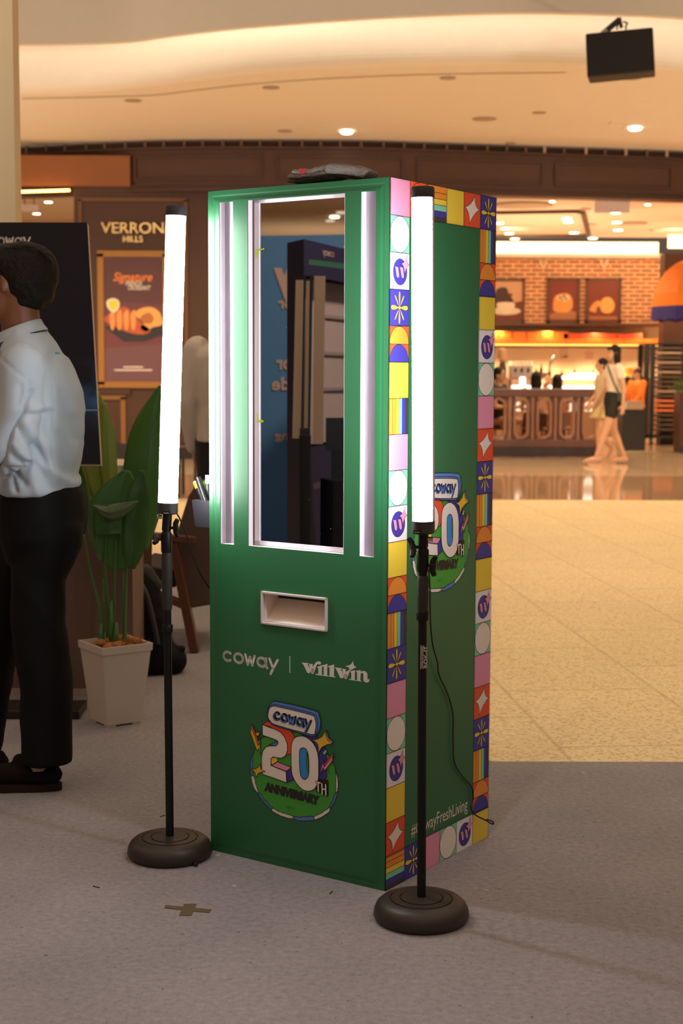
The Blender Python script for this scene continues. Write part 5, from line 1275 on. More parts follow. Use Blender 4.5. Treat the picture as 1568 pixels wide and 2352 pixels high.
for py_ in (728, 812, 893):
    z_ = PY(760, py_, vf(760) + .25).z; a_ = zY(735, z_) + din * .92; b_ = zY(880, z_) + din * .92; mb.beam(a_, b_, .03, .02, mat('shelf_lip', (.30, .25, .27), .5))
mb.build('shelf_rail', t)
ar = Art(lambda u, v, h: refl(V((PY(697, 842, YB1).x, YB1, 0)).lerp(V((PY(880, 842, YB2).x, YB2, 0)), u) + V((0, 0, v)) - V((0, h, 0))))
U = lambda px: (lambda Y: ((PY(px, 842, Y).x - PY(697, 842, YB1).x) / (PY(880, 842, YB2).x - PY(697, 842, YB1).x)))(vf(px))
zz = lambda px, py: PY(px, py, vf(px)).z
xl, xr = U(741), U(766); mpx = lambda x, y: (xr - (xr - xl) * x / COWAY_W, zz(753, 590) + (y) * (zz(753, 578) - zz(753, 590)))
ar2 = ar
for x0_, sts in COWAY:
    for st in sts: ar.stroke([mpx(x0_ + x, y) for x, y in st], .0045, ci, 1)
g_ = col('booth_green', (.03, .13, .09)); ar.poly([(U(709), zz(709, 608)), (U(800), zz(800, 621)), (U(800), zz(800, 608)), (U(709), zz(709, 596))], g_, 1)
ar.stroke([(U(721), zz(721, 1117)), (U(752), zz(752, 1105)), (U(785), zz(785, 1094))], .035, col('booth_grey', (.10, .085, .09)), 1, caps=False)
ar.build('booth_lettering', t)
# cream panels on a black stand in front of it
t = thing('panel_stand', VM(705, 1400, 7.5) * 1.0, 'cream roll-up panels on a black stand before the navy booth, seen in the mirror', 'panel stand')
t.location.z = 0
def vbox(mb, x0, y0, x1, y1, Y, m, th=.03, x0b=None, x1b=None):
    P4 = [VM(x0 if x0b is None else x0b, y1, Y), VM(x1 if x1b is None else x1b, y1, Y), VM(x1, y0, Y), VM(x0, y0, Y)]; mb.prism(P4, mirN(V((0, 1, 0))) * th, m)
for (x0_, y0_, x1_, y1_, xb0, xb1) in ((679, 643, 697, 1007, 671, 690), (703, 645, 711, 1000, 697, 706), (721, 634, 747, 1020, 718, 741)):
    mb = MB(); vbox(mb, x0_, y0_, x1_, y1_, 7.8, M_cr, .02, xb0, xb1); mb.build('cream_panel', t)
for (xa, xb, xat, xbt) in ((690, 697, 697, 702), (706, 712, 711, 718)):
    mb = MB(); vbox(mb, xat, 632, xbt, 1000, 7.6, M_black, .03, xa, xb); mb.build('black_rail', t)
mb = MB(); vbox(mb, 688, 984, 712, 1012, 7.55, M_black, .06); mb.build('clamp_block', t)
mb = MB(); p = VM(700, 1000, 7.5); mb.cyl((p.x, p.y, .02), p, .03, M_black, 12); mb.lathe([(.25, 0), (.25, .02), (.03, .05)], M_black, (p.x, p.y, 0), n=20); mb.build('pole', t)
mb = MB(); a_ = VM(745, 962, 8.1); vbox(mb, 748, 960, 840, 1035, 8.0, mat('monitor_black', (.008, .008, .012), .4), .05); vbox(mb, 760, 1030, 830, 1260, 8.02, mat('monitor_black', (.008, .008, .012), .4), .05)
p = VM(790, 1100, 8.02); mb.bbox((p.x - .1, p.y - .1, 0), (p.x + .1, p.y + .1, p.z), mat('monitor_black', (.008, .008, .012), .4))
tag(mb.build('dark_monitor'), 'dark monitor on a post before the navy booth, seen in the mirror', 'monitor')
# ceiling on that side with its spotlights
mb = MB(); mb.quad((-11.5, -30, 4.8), (-60, -30, 4.8), (-60, 14, 4.8), (-11.5, 14, 4.8), mat('side_ceiling', (.75, .56, .38), .8)); struct(mb.build('ceiling_side', recalc=False))
Art.STEP = .00025
def virt_ceil(px, py, z):
    d = ray(px, py); return refl(CAM + d * ((z - CAMH) / d.z))
for px_, py_, e_ in ((768, 498, 1), (758, 507, 0), (783, 488, 0)):
    p = virt_ceil(px_, py_, 4.78); mb = MB(); mb.lathe([(.11, 0), (.11, .02)], emis('far_spot', (1, .88, .6), 12) if e_ else emis('far_spot_dim', (1, .8, .55), 2), p - V((0, 0, .02)), n=14)
    tag(mb.build('downlight'), 'bright round downlight in the side ceiling, reflected in the mirror' if e_ else 'dim downlight in the side ceiling, in the mirror %s of the bright one' % ('left' if px_ < 765 else 'right'), 'ceiling light', None if e_ else 'dim downlights in the side ceiling')
lamp_spot('booth_fill', (-2.6, 1.0, 4.4), 1050, WARM2, 90, .2, .8, (-6.0, 2.2, .9))  # added lamp, lifts the booth and backdrop in the reflection
for x, y in ((-20, -4), (-32, -8), (-26, -14)): lamp_spot('side_ceiling_fill', (x, y, .8), 750, (1, .80, .56), 160, .3, .9, (x - 2, y - 1, 4.8))  # added lamps from below that brighten the side ceiling for the mirror
# ================================================================== LEFT SIDE FURNITURE
# brown counter
CYd = PZ(230, 1598).y
mb = MB(); a = PY(-160, 1090, CYd); b = PY(302, 1090, CYd); ztp = PY(276, 1067, CYd).z; zt2 = PY(276, 1100, CYd).z
mb.bbox((a.x, CYd, .03), (b.x, CYd + .34, zt2), mat('counter_brown', (.17, .105, .08), .55, var=.06)); 
t = thing('reception_counter', ((a.x + b.x) / 2, CYd, 0), 'long brown reception counter with a white top behind the potted plant', 'counter')
mb.build('counter_body', t)
mb = MB(); mb.bbox((a.x, CYd - .03, zt2), (b.x + .02, CYd + .36, ztp), mat('counter_white', (.72, .62, .54), .4)); mb.build('counter_top', t, bevel=.004)
mb = MB(); mb.bbox((a.x, CYd - .006, .0), (b.x, CYd + .33, .03), mat('counter_skirting', (.42, .34, .28), .5)); mb.build('skirting', t)
mb = MB(); a = PZ(36, 1626); b = PZ(52, 1626); mb.bbox((a.x, CYd - .14, 0), (b.x + .06, CYd - .05, .30), mat('yellow_panel', (.40, .25, .08), .5)); tag(mb.build('yellow_panel_offcut'), 'low yellow-brown panel standing against the counter, seen between the trousered legs', 'panel')

# leaning navy display board on a flat foot
M_bd = None
def board_mat():
    m, nt, b = _nt('navy_board_print'); L = nt.links.new; tc = nt.nodes.new('ShaderNodeTexCoord')
    sx = nt.nodes.new('ShaderNodeSeparateXYZ'); L(tc.outputs['Generated'], sx.inputs[0])
    n = nt.nodes.new('ShaderNodeTexNoise'); n.inputs['Scale'].default_value = 5; n.inputs['Detail'].default_value = 3; L(tc.outputs['Generated'], n.inputs['Vector'])
    # printed nebula band around one third of the height
    s1 = nt.nodes.new('ShaderNodeMath'); s1.operation = 'SUBTRACT'; s1.inputs[1].default_value = .28; L(sx.outputs['Z'], s1.inputs[0])
    ab = nt.nodes.new('ShaderNodeMath'); ab.operation = 'ABSOLUTE'; L(s1.outputs[0], ab.inputs[0])
    mr = nt.nodes.new('ShaderNodeMapRange'); mr.interpolation_type = 'SMOOTHSTEP'; mr.inputs['From Min'].default_value = 0; mr.inputs['From Max'].default_value = .17; mr.inputs['To Min'].default_value = 1; mr.inputs['To Max'].default_value = 0; L(ab.outputs[0], mr.inputs['Value'])
    n3 = nt.nodes.new('ShaderNodeMapRange'); n3.inputs['From Min'].default_value = .35; n3.inputs['From Max'].default_value = .7; L(n.outputs['Fac'], n3.inputs['Value'])
    mu = nt.nodes.new('ShaderNodeMath'); mu.operation = 'MULTIPLY'; L(mr.outputs[0], mu.inputs[0]); L(n3.outputs[0], mu.inputs[1])
    mx = nt.nodes.new('ShaderNodeMix'); mx.data_type = 'RGBA'; mx.inputs['A'].default_value = (.006, .006, .015, 1); mx.inputs['B'].default_value = (.05, .17, .44, 1); L(mu.outputs[0], mx.inputs['Factor'])
    L(mx.outputs['Result'], b.inputs['Base Color']); b.inputs['Roughness'].default_value = .5; b.inputs['Specular IOR Level'].default_value = .25; return m
Yb0, Yb1 = 5.45, 5.74
br, tr = PY(231, 1066, Yb0), PY(200, 511, Yb1)
bl_, tl = V((br.x - .80, br.y + .02, br.z)), V((tr.x - .80, tr.y + .02, tr.z))
t = thing('display_board', (br.x - .25, Yb0 + .15, 0), 'dark navy display board on a flat black foot behind the person in the blue shirt', 'display board')
nb_ = (tr - br).cross(bl_ - br).normalized()
if nb_.y > 0: nb_ = -nb_
mb = MB(); mb.prism([br, tr, tl, bl_], -nb_ * .004, board_mat()); bo = mb.build('printed_face', t)
mb = MB(); mb.prism([p - nb_ * .004 for p in (br, tr, tl, bl_)], -nb_ * .028, mat('board_edge_white', (.66, .56, .50), .5)); mb.build('board_core', t)
ux_ = (br - bl_).normalized(); uz_ = nb_.cross(ux_).normalized(); uz_ = uz_ if uz_.z > 0 else -uz_
bq = lambda px, py: (lambda p: ((p - br).dot(ux_), (p - br).dot(uz_)))(PP(px, py, br, nb_))
ar = Art(plane_fn(br, ux_, uz_, nb_))
mpb = lambda x, y: bq(-23 + x * 17.5, 564.5 - y * 20)
coway(ar, mpb, .0078, P_let)
ar.stroke([bq(-100, 943), bq(229, 942)], .006, col('cyan_line', (.10, .30, .38)), 0, caps=False)
ar.build('board_print', t)
mb = MB(); c_ = PZ(95, 1640); mb.cyl((c_.x, c_.y + .02, .03), (c_.x, (Yb0 + Yb1) / 2 + .08, br.z + .15), .018, M_black, 12); mb.build('post', t)
mb = MB(); a = PZ(-40, 1648); b = PZ(191, 1640); mb.bbox((a.x, c_.y - .09, 0), (b.x, c_.y + .10, .035), mat('foot_black', (.014, .012, .012), .4)); mb.build('foot_plate', t, bevel=.004)

# potted plant
M_pot = mat('white_pot', (.62, .54, .46), .45, var=.03)
f0 = PZ(246, 1673); s_ = .205; th = radians(35.1)
da = V((-sin(th) , cos(th), 0)); da = V((-.118, .168, 0)).normalized(); db = V((.168, .118, 0)).normalized()
ht = .315
t = thing('potted_plant', f0 + (da + db) * .08, 'banana-leaf plant in a square tapered white pot, left of the left tube light', 'potted plant')
cen = f0 + (da + db) * .075
def sqr(half, z): return [cen + V((0, 0, z)) + da * x * half + db * y * half for x, y in ((-1, -1), (1, -1), (1, 1), (-1, 1))]
mb = MB()
mb.loft([sqr(.070, .006), sqr(.072, .008), sqr(.100, ht - .03), sqr(.105, ht - .028), sqr(.1065, ht), sqr(.098, ht), sqr(.092, ht - .03)], M_pot, cap=False)
q = sqr(.070, .006); mb.quad(*q, M_pot)
for sx in (-1, 1):
    for sy in (-1, 1): mb.box(cen + V((0, 0, .004)) + da * sx * .052 + db * sy * .052, (.034, .034, .008), M_pot, Matrix((da, db, UPV)).transposed())
mb.build('pot', t)
M_coir = mat('orange_coir', (.42, .17, .05), .95, bump=1., bscale=120, var=.3, vscale=40)
mb = MB(); 
for k in range(26):
    x, y = rnd.uniform(-.8, .8), rnd.uniform(-.8, .8); mb.ell(cen + da * x * .095 + db * y * .095 + V((0, 0, ht - .022 + rnd.random() * .025)), (.022, .022, .016), M_coir, 8, 6)
for k in range(160):
    p = cen + da * rnd.uniform(-.09, .09) + db * rnd.uniform(-.03, .10) + V((0, 0, ht - .005)); d_ = V((rnd.gauss(0, 1), rnd.gauss(0, 1), abs(rnd.gauss(.5, .5)))).normalized() * .03
    mb.tube([p, p + d_ * .6 + V((0, 0, .004)), p + d_ + V((0, 0, -.002))], .0006, M_coir, 4)
mb.build('coir_fibre', t)
def leaf_mat(name, c1, c2):
    m, nt, b = _nt(name); L = nt.links.new; uvn = nt.nodes.new('ShaderNodeUVMap'); sx = nt.nodes.new('ShaderNodeSeparateXYZ'); L(uvn.outputs[0], sx.inputs[0])
    wv = nt.nodes.new('ShaderNodeTexWave'); wv.wave_type = 'BANDS'; wv.bands_direction = 'Y'; wv.inputs['Scale'].default_value = 22; wv.inputs['Distortion'].default_value = 1.2; L(uvn.outputs[0], wv.inputs['Vector'])
    n = nt.nodes.new('ShaderNodeTexNoise'); n.inputs['Scale'].default_value = 4; L(uvn.outputs[0], n.inputs['Vector'])
    mx = nt.nodes.new('ShaderNodeMix'); mx.data_type = 'RGBA'; L(n.outputs['Fac'], mx.inputs['Factor']); mx.inputs['A'].default_value = c1 + (1,); mx.inputs['B'].default_value = c2 + (1,)
    L(mx.outputs['Result'], b.inputs['Base Color']); b.inputs['Roughness'].default_value = .42
    bp = nt.nodes.new('ShaderNodeBump'); bp.inputs['Strength'].default_value = .07; bp.inputs['Distance'].default_value = .001; L(wv.outputs['Fac'], bp.inputs['Height']); L(bp.outputs[0], b.inputs['Normal'])
    b.inputs['Transmission Weight'].default_value = 0; MATS[name] = m; return m
M_l1 = leaf_mat('leaf_yellow_green', (.20, .30, .03), (.26, .34, .04)); M_l2 = leaf_mat('leaf_green', (.045, .15, .022), (.06, .19, .03)); M_l3 = leaf_mat('leaf_shaded', (.03, .09, .018), (.04, .12, .02)); M_l4 = leaf_mat('leaf_greyed', (.11, .16, .08), (.09, .14, .06))  # leaves in less light get deeper greens, their shade in the colour
def leaf(mid, wid, Y, m, cup=.25, yshift=None, label=None, name='leaf'):
    pts = smooth_path([V((x, y, 0)) for x, y in mid], 7); n = len(pts); ws = smooth_path([V((w_, 0, 0)) for w_ in wid], 7); NC = 8
    vs = []; fs = []; uvs = []
    for i, p in enumerate(pts):
        tt = pts[min(i + 1, n - 1)] - pts[max(i - 1, 0)]; tt.normalize(); nn = V((-tt.y, tt.x, 0)); w_ = max(ws[i].x, .5); f_ = i / (n - 1)
        yy = Y + (yshift * f_ if yshift else 0)
        for j in range(NC + 1):
            s__ = -1 + 2 * j / NC; q = p + nn * (s__ * w_); wob = noise.noise(V((s__ * 1.5, f_ * 5, Y * 7))) * .006
            vs.append(PY(q.x, q.y, yy + cup * abs(s__) ** 1.3 * w_ * Y / FPX + wob)); uvs.append((s__ * .5 + .5, f_))
    K_ = NC + 1
    for i in range(n - 1):
        for j in range(NC): fs.append((i * K_ + j, i * K_ + j + 1, (i + 1) * K_ + j + 1, (i + 1) * K_ + j))
    me = bpy.data.meshes.new(name); me.from_pydata([tuple(v) for v in vs], [], fs); me.materials.append(m)
    uv = me.uv_layers.new(name='UVMap')
    for l in me.loops: uv.data[l.index].uv = uvs[l.vertex_index]
    me.polygons.foreach_set('use_smooth', [True] * len(me.polygons))
    o = bpy.data.objects.new(name, me); C.objects.link(o); o.parent = t; o.matrix_parent_inverse = t.matrix_basis.inverted()
    sd = o.modifiers.new('thick', 'SOLIDIFY'); sd.thickness = .0016; sd.offset = 0
    mbr = MB(); mbr.tube([PY(p.x, p.y, Y - .002 + (yshift * (i / (n - 1)) if yshift else 0)) for i, p in enumerate(pts)], [max(.0035 * (1 - i / n), .0008) for i in range(n)], m, 6); mr_o = mbr.build('midrib', o, smooth=True)
    mr_o.parent = o; mr_o.matrix_parent_inverse = Matrix.Identity(4)
    if label: o['label'] = label
    return o
leaf([(240, 1166), (237, 1120), (232, 1060), (227, 980), (221, 898)], [4, 30, 37, 34, 5], 5.98, M_l1, .35, label='bright yellow-green upright leaf')
leaf([(258, 1160), (252, 1100), (246, 1010), (238, 925)], [8, 16, 20, 5], 5.9, M_l1, .3)
leaf([(205, 1150), (205, 1110), (208, 1050), (212, 990)], [6, 24, 26, 18], 6.02, M_l1, .3)
leaf([(316, 1262), (326, 1165), (337, 1070), (348, 980), (368, 886)], [24, 45, 53, 42, 4], 5.88, M_l2, .35, label='broad grey-green upright leaf')
leaf([(268, 1308), (271, 1270), (272, 1210), (276, 1150), (292, 1080)], [14, 52, 66, 62, 8], 5.72, M_l2, -.25, label='broad drooping green leaf')
leaf([(302, 1306), (308, 1260), (312, 1200), (320, 1130), (326, 1080)], [8, 24, 28, 24, 6], 5.68, M_l3, -.2)
leaf([(213, 1160), (245, 1176), (275, 1172), (318, 1151)], [1, 14, 17, 1], 5.60, M_l4, .5, label='greyish folded leaf edge')
leaf([(247, 1158), (247, 1190), (249, 1228)], [28, 31, 30], 5.64, M_l3, .1, label='dark folded leaf')
leaf([(212, 1146), (212, 1170), (216, 1230), (232, 1290)], [8, 10, 12, 4], 5.70, M_l4, .2)
leaf([(356, 1100), (352, 1150), (344, 1214)], [18, 26, 5], 5.95, M_l2, .2)
leaf([(166, 1050), (178, 1120), (190, 1180), (193, 1226)], [14, 22, 17, 2], 5.80, M_l3, .2, label='dark green leaf behind the blue shirt')
M_st = mat('stem_green', (.045, .13, .025), .45)
def stem(pts, r, Y0, Y1=5.66):
    mb = MB(); n = len(pts); P_ = [PY(x, y, Y0 + (Y1 - Y0) * i / (n - 1)) for i, (x, y) in enumerate(pts)]; P_[-1] = V((P_[-1].x, P_[-1].y, ht - .02)); sp = smooth_path(P_, 5)
    mb.tube(sp, [r * (.6 + .5 * i / (len(sp) - 1)) for i in range(len(sp))], M_st, 8); mb.build('stem', t, smooth=True)
stem([(192, 1226), (205, 1300), (228, 1400), (236, 1478)], .0065, 5.8); stem([(244, 1225), (242, 1320), (247, 1400), (250, 1484)], .0085, 5.7); stem([(266, 1240), (263, 1330), (262, 1400), (258, 1476)], .006, 5.68)
stem([(290, 1290), (289, 1350), (287, 1420), (286, 1464)], .0075, 5.74); stem([(283, 1300), (283, 1380), (285, 1464)], .005, 5.76); stem([(238, 1162), (240, 1280), (236, 1380), (232, 1475)], .006, 5.9, 5.68); stem([(237, 1330), (236, 1400), (238, 1478)], .005, 5.66)
for x, y0_, y1_, r in ((231, 1432, 1478, .012), (265, 1430, 1478, .012), (240, 1452, 1482, .008), (254, 1380, 1484, .010)):
    mb = MB(); a = PY(x, y1_, 5.655); b = PY(x + 2, y0_, 5.655); a.z = ht - .03; mb.lathe([(r, 0), (r * 1.05, (b - a).length * .4), (r * .5, (b - a).length)], M_st, a, b - a, 10); mb.build('leaf_sheath', t, smooth=True)

# ------------------------------------------------------------------ remeshed soft bodies
def soft(mb, name, parent, voxel, m, smooth=4, wr=None, seed=0, folds=None):
    me = mb.mesh(name + '_src'); me.materials.clear(); me.materials.append(m)
    o = bpy.data.objects.new('tmp', me); C.objects.link(o)
    r = o.modifiers.new('r', 'REMESH'); r.mode = 'VOXEL'; r.voxel_size = voxel; r.use_smooth_shade = True
    dg = bpy.context.evaluated_depsgraph_get(); dg.update(); m2 = bpy.data.meshes.new_from_object(o.evaluated_get(dg)); C.objects.unlink(o); bpy.data.objects.remove(o)
    bm = bmesh.new(); bm.from_mesh(m2)
    for _ in range(smooth): bmesh.ops.smooth_vert(bm, verts=bm.verts, factor=.5, use_axis_x=True, use_axis_y=True, use_axis_z=True)
    if wr:
        bm.normal_update(); amp, fx, fz_2 = wr
        for v in bm.verts:
            p = v.co; a_ = noise.noise(V((p.x * fx + p.z * fx * .5 + seed, p.y * fx, p.z * fz_2))); b_ = noise.noise(V((p.x * fx * 2.3, p.y * fx * 2.3 + seed, p.z * fz_2 * 2 - p.x * fx)))
            v.co = p + v.normal * (amp * ((1 - abs(a_) * 2.2) * .7 + b_ * .45))
        for _ in range(1): bmesh.ops.smooth_vert(bm, verts=bm.verts, factor=.4, use_axis_x=True, use_axis_y=True, use_axis_z=True)
    if folds:
        bm.normal_update(); nrm = [v.normal.copy() for v in bm.verts]; off_ = [0.] * len(bm.verts)
        for (path, sg, amp) in folds:
            for p, q in zip(path[:-1], path[1:]):
                dx, dz = q.x - p.x, q.z - p.z; L2 = dx * dx + dz * dz
                x0, x1 = min(p.x, q.x) - 3 * sg, max(p.x, q.x) + 3 * sg; z0, z1 = min(p.z, q.z) - 3 * sg, max(p.z, q.z) + 3 * sg
                for i, v in enumerate(bm.verts):
                    c_ = v.co
                    if not (x0 < c_.x < x1 and z0 < c_.z < z1) or nrm[i].y > .3: continue
                    t_ = ((c_.x - p.x) * dx + (c_.z - p.z) * dz) / L2; t_ = min(max(t_, 0), 1)
                    d2 = (c_.x - p.x - dx * t_) ** 2 + (c_.z - p.z - dz * t_) ** 2; e_ = amp * math.exp(-d2 / (2 * sg * sg))
                    if abs(e_) > abs(off_[i]) or (off_[i] * e_ < 0): off_[i] = e_ if off_[i] * e_ >= 0 else off_[i] + e_
        for i, v in enumerate(bm.verts): v.co = v.co + nrm[i] * off_[i]
        bmesh.ops.smooth_vert(bm, verts=bm.verts, factor=.4, use_axis_x=True, use_axis_y=True, use_axis_z=True)
    bm.to_mesh(m2); bm.free(); m2.materials.clear(); m2.materials.append(m); m2.name = name
    m2.polygons.foreach_set('use_smooth', [True] * len(m2.polygons)); m2.polygons.foreach_set('material_index', [0] * len(m2.polygons))
    o = bpy.data.objects.new(name, m2); C.objects.link(o)
    if parent is not None: o.parent = parent; o.matrix_parent_inverse = parent.matrix_basis.inverted()
    return o
X_ = mat('any', (.5, .5, .5))
# backpack
By_ = PZ(350, 1552).y + .08
t = thing('backpack', PZ(350, 1552) + V((0, .08, 0)), 'black backpack slumped on the carpet against the wooden armchair', 'backpack')
M_bp = mat('black_nylon', (.006, .006, .008), .7, spec=.15, bump=.4, bscale=60)
p_ = lambda px, py, dy=0: PY(px, py, By_ + dy)
mb = MB(); mb.chain([p_(330, 1345), p_(335, 1420), p_(345, 1500)], [.065, .105, .11], X_); mb.ell(p_(392, 1515), (.075, .09, .07), X_); mb.ell(p_(340, 1520), (.12, .11, .07), X_); mb.ell(p_(310, 1400), (.07, .08, .11), X_)
soft(mb, 'bag_body', t, .012, M_bp, 4, (.006, 9, 9))
mb = MB(); mb.chain([p_(392, 1505, -.02), p_(418, 1490, -.02)], [.05, .02], X_); soft(mb, 'front_pocket', t, .010, M_bp, 3)
mb = MB(); mb.tube(smooth_path([p_(322, 1338, -.10), p_(338, 1372, -.13), p_(352, 1430, -.14), p_(362, 1480, -.13)]), .012, mat('strap_grey', (.03, .03, .034), .6), 8); mb.build('strap', t, smooth=True)
mb = MB(); mb.tube(smooth_path([p_(318, 1352), p_(325, 1330), p_(340, 1332), p_(342, 1350)]), .006, M_bp, 6); mb.build('grab_handle', t, smooth=True)
mb = MB(); mb.chain([p_(305, 1335), p_(332, 1318), p_(362, 1345)], [.035, .045, .025], X_); mb.chain([p_(300, 1350), p_(325, 1345)], [.03, .04], X_)
M_gj = mat('grey_jacket', (.045, .043, .038), .9)
tag(soft(mb, 'draped_jacket', None, .009, M_gj, 3, (.006, 16, 16)), 'crumpled dark grey jacket lying on top of the black backpack', 'jacket')

# wooden armchair with brown fabric
M_fab = mat('brown_upholstery', (.105, .065, .048), .8, bump=.3, bscale=300, var=.1); M_oak = mat('reddish_wood', (.12, .045, .022), .4, var=.2, vscale=12)
AY = PZ(446, 1499).y
t = thing('armchair', (PZ(446, 1499).x, AY + .25, 0), 'low armchair with reddish wooden frame and brown fabric behind the left tube light', 'armchair')
q_ = lambda px, py, dy=0: PY(px, py, AY + dy)
mb = MB(); sh = [(432, 1140), (446, 1118), (462, 1112), (520, 1118), (524, 1385), (482, 1390), (434, 1398), (412, 1352), (400, 1300), (400, 1245), (414, 1198)]
mb.prism([q_(x, y, .06) for x, y in sh], (0, .52, 0), M_fab); mb.build('back_shell', t, bevel=.02, bseg=3)
mb = MB(); mb.prism([q_(x, y, .08) for x, y in ((322, 1296), (404, 1310), (404, 1352), (322, 1336))], (0, .48, 0), mat('seat_dark', (.05, .035, .028), .8)); mb.build('seat', t, bevel=.015)
for dy in (0, .62):
    mb = MB(); mb.beam(q_(322, 1228, dy), q_(450, 1241, dy), .045, .036, M_oak); mb.build('armrest', t, bevel=.006)
    mb = MB(); mb.beam(q_(398, 1245, dy + .01), q_(448, 1497, dy), .05, .045, M_oak); mb.build('leg', t, bevel=.006)
    mb = MB(); mb.beam(q_(338, 1236, dy + .01), q_(330, 1497, dy), .045, .04, M_oak); mb.build('leg', t, bevel=.006)
    mb = MB(); mb.beam(q_(332, 1352, dy + .01), q_(428, 1392, dy + .01), .05, .035, M_oak); mb.build('side_rail', t, bevel=.004)
# dark side bench far behind
DY = 15.5; a = PY(405, 1028, DY); b = PY(452, 1046, DY); mb = MB()
t = thing('dark_bench', ((a.x + b.x) / 2, DY, 0), 'small dark bench far behind the left tube light, beside the trousered legs', 'bench')
mb.bbox((a.x, DY, b.z), (b.x, DY + .5, a.z), M_base); mb.build('seat', t)
for x in (a.x + .02, b.x - .02):
    for dy in (.03, .46): mb = MB(); mb.bbox((x - .015, DY + dy - .015, 0), (x + .015, DY + dy + .015, b.z), M_base); mb.build('leg', t)

# ================================================================== PEOPLE
def ring(c, a, b, n=20, pw=1.): return [V(c) + V(a) * (abs(cos(2 * pi * i / n)) ** pw * (1 if cos(2 * pi * i / n) >= 0 else -1)) + V(b) * (abs(sin(2 * pi * i / n)) ** pw * (1 if sin(2 * pi * i / n) >= 0 else -1)) for i in range(n)]
SK1 = mat('skin_tan', (.33, .145, .075), .5, var=.05); SK2 = mat('skin_light', (.62, .36, .23), .5, var=.04)
HB = mat('hair_black', (.008, .006, .005), .55, spec=.25, bump=.8, bscale=90)
def hand(mb, w, d, palm_n, L):
    """wrist w, direction d, palm normal, hand length L"""
    d = V(d).normalized(); pn = V(palm_n); pn = (pn - d * pn.dot(d)).normalized(); s = d.cross(pn)
    R3 = Matrix((s, pn, d)).transposed()
    mb.ell(V(w) + d * L * .27, (L * .20, L * .09, L * .30), X_, 12, 8, R3)
    for i, (off_, ln) in enumerate(((-.145, .36), (-.05, .43), (.05, .40), (.145, .32))):
        b0 = V(w) + d * L * .50 + s * off_ * L; p1 = b0 + (d * .92 + pn * .25) * ln * L * .5; p2 = p1 + (d * .6 + pn * .75) * ln * L * .45
        mb.chain([b0, p1, p2], [L * .050, L * .044, L * .036], X_, 8)
    b0 = V(w) + d * L * .12 - s * L * .16; p1 = b0 + (d * .6 - s * .7 + pn * .2).normalized() * L * .22; p2 = p1 + (d * .95 - s * .1 + pn * .2).normalized() * L * .18
    mb.chain([b0, p1, p2], [L * .065, L * .055, L * .042], X_, 8)

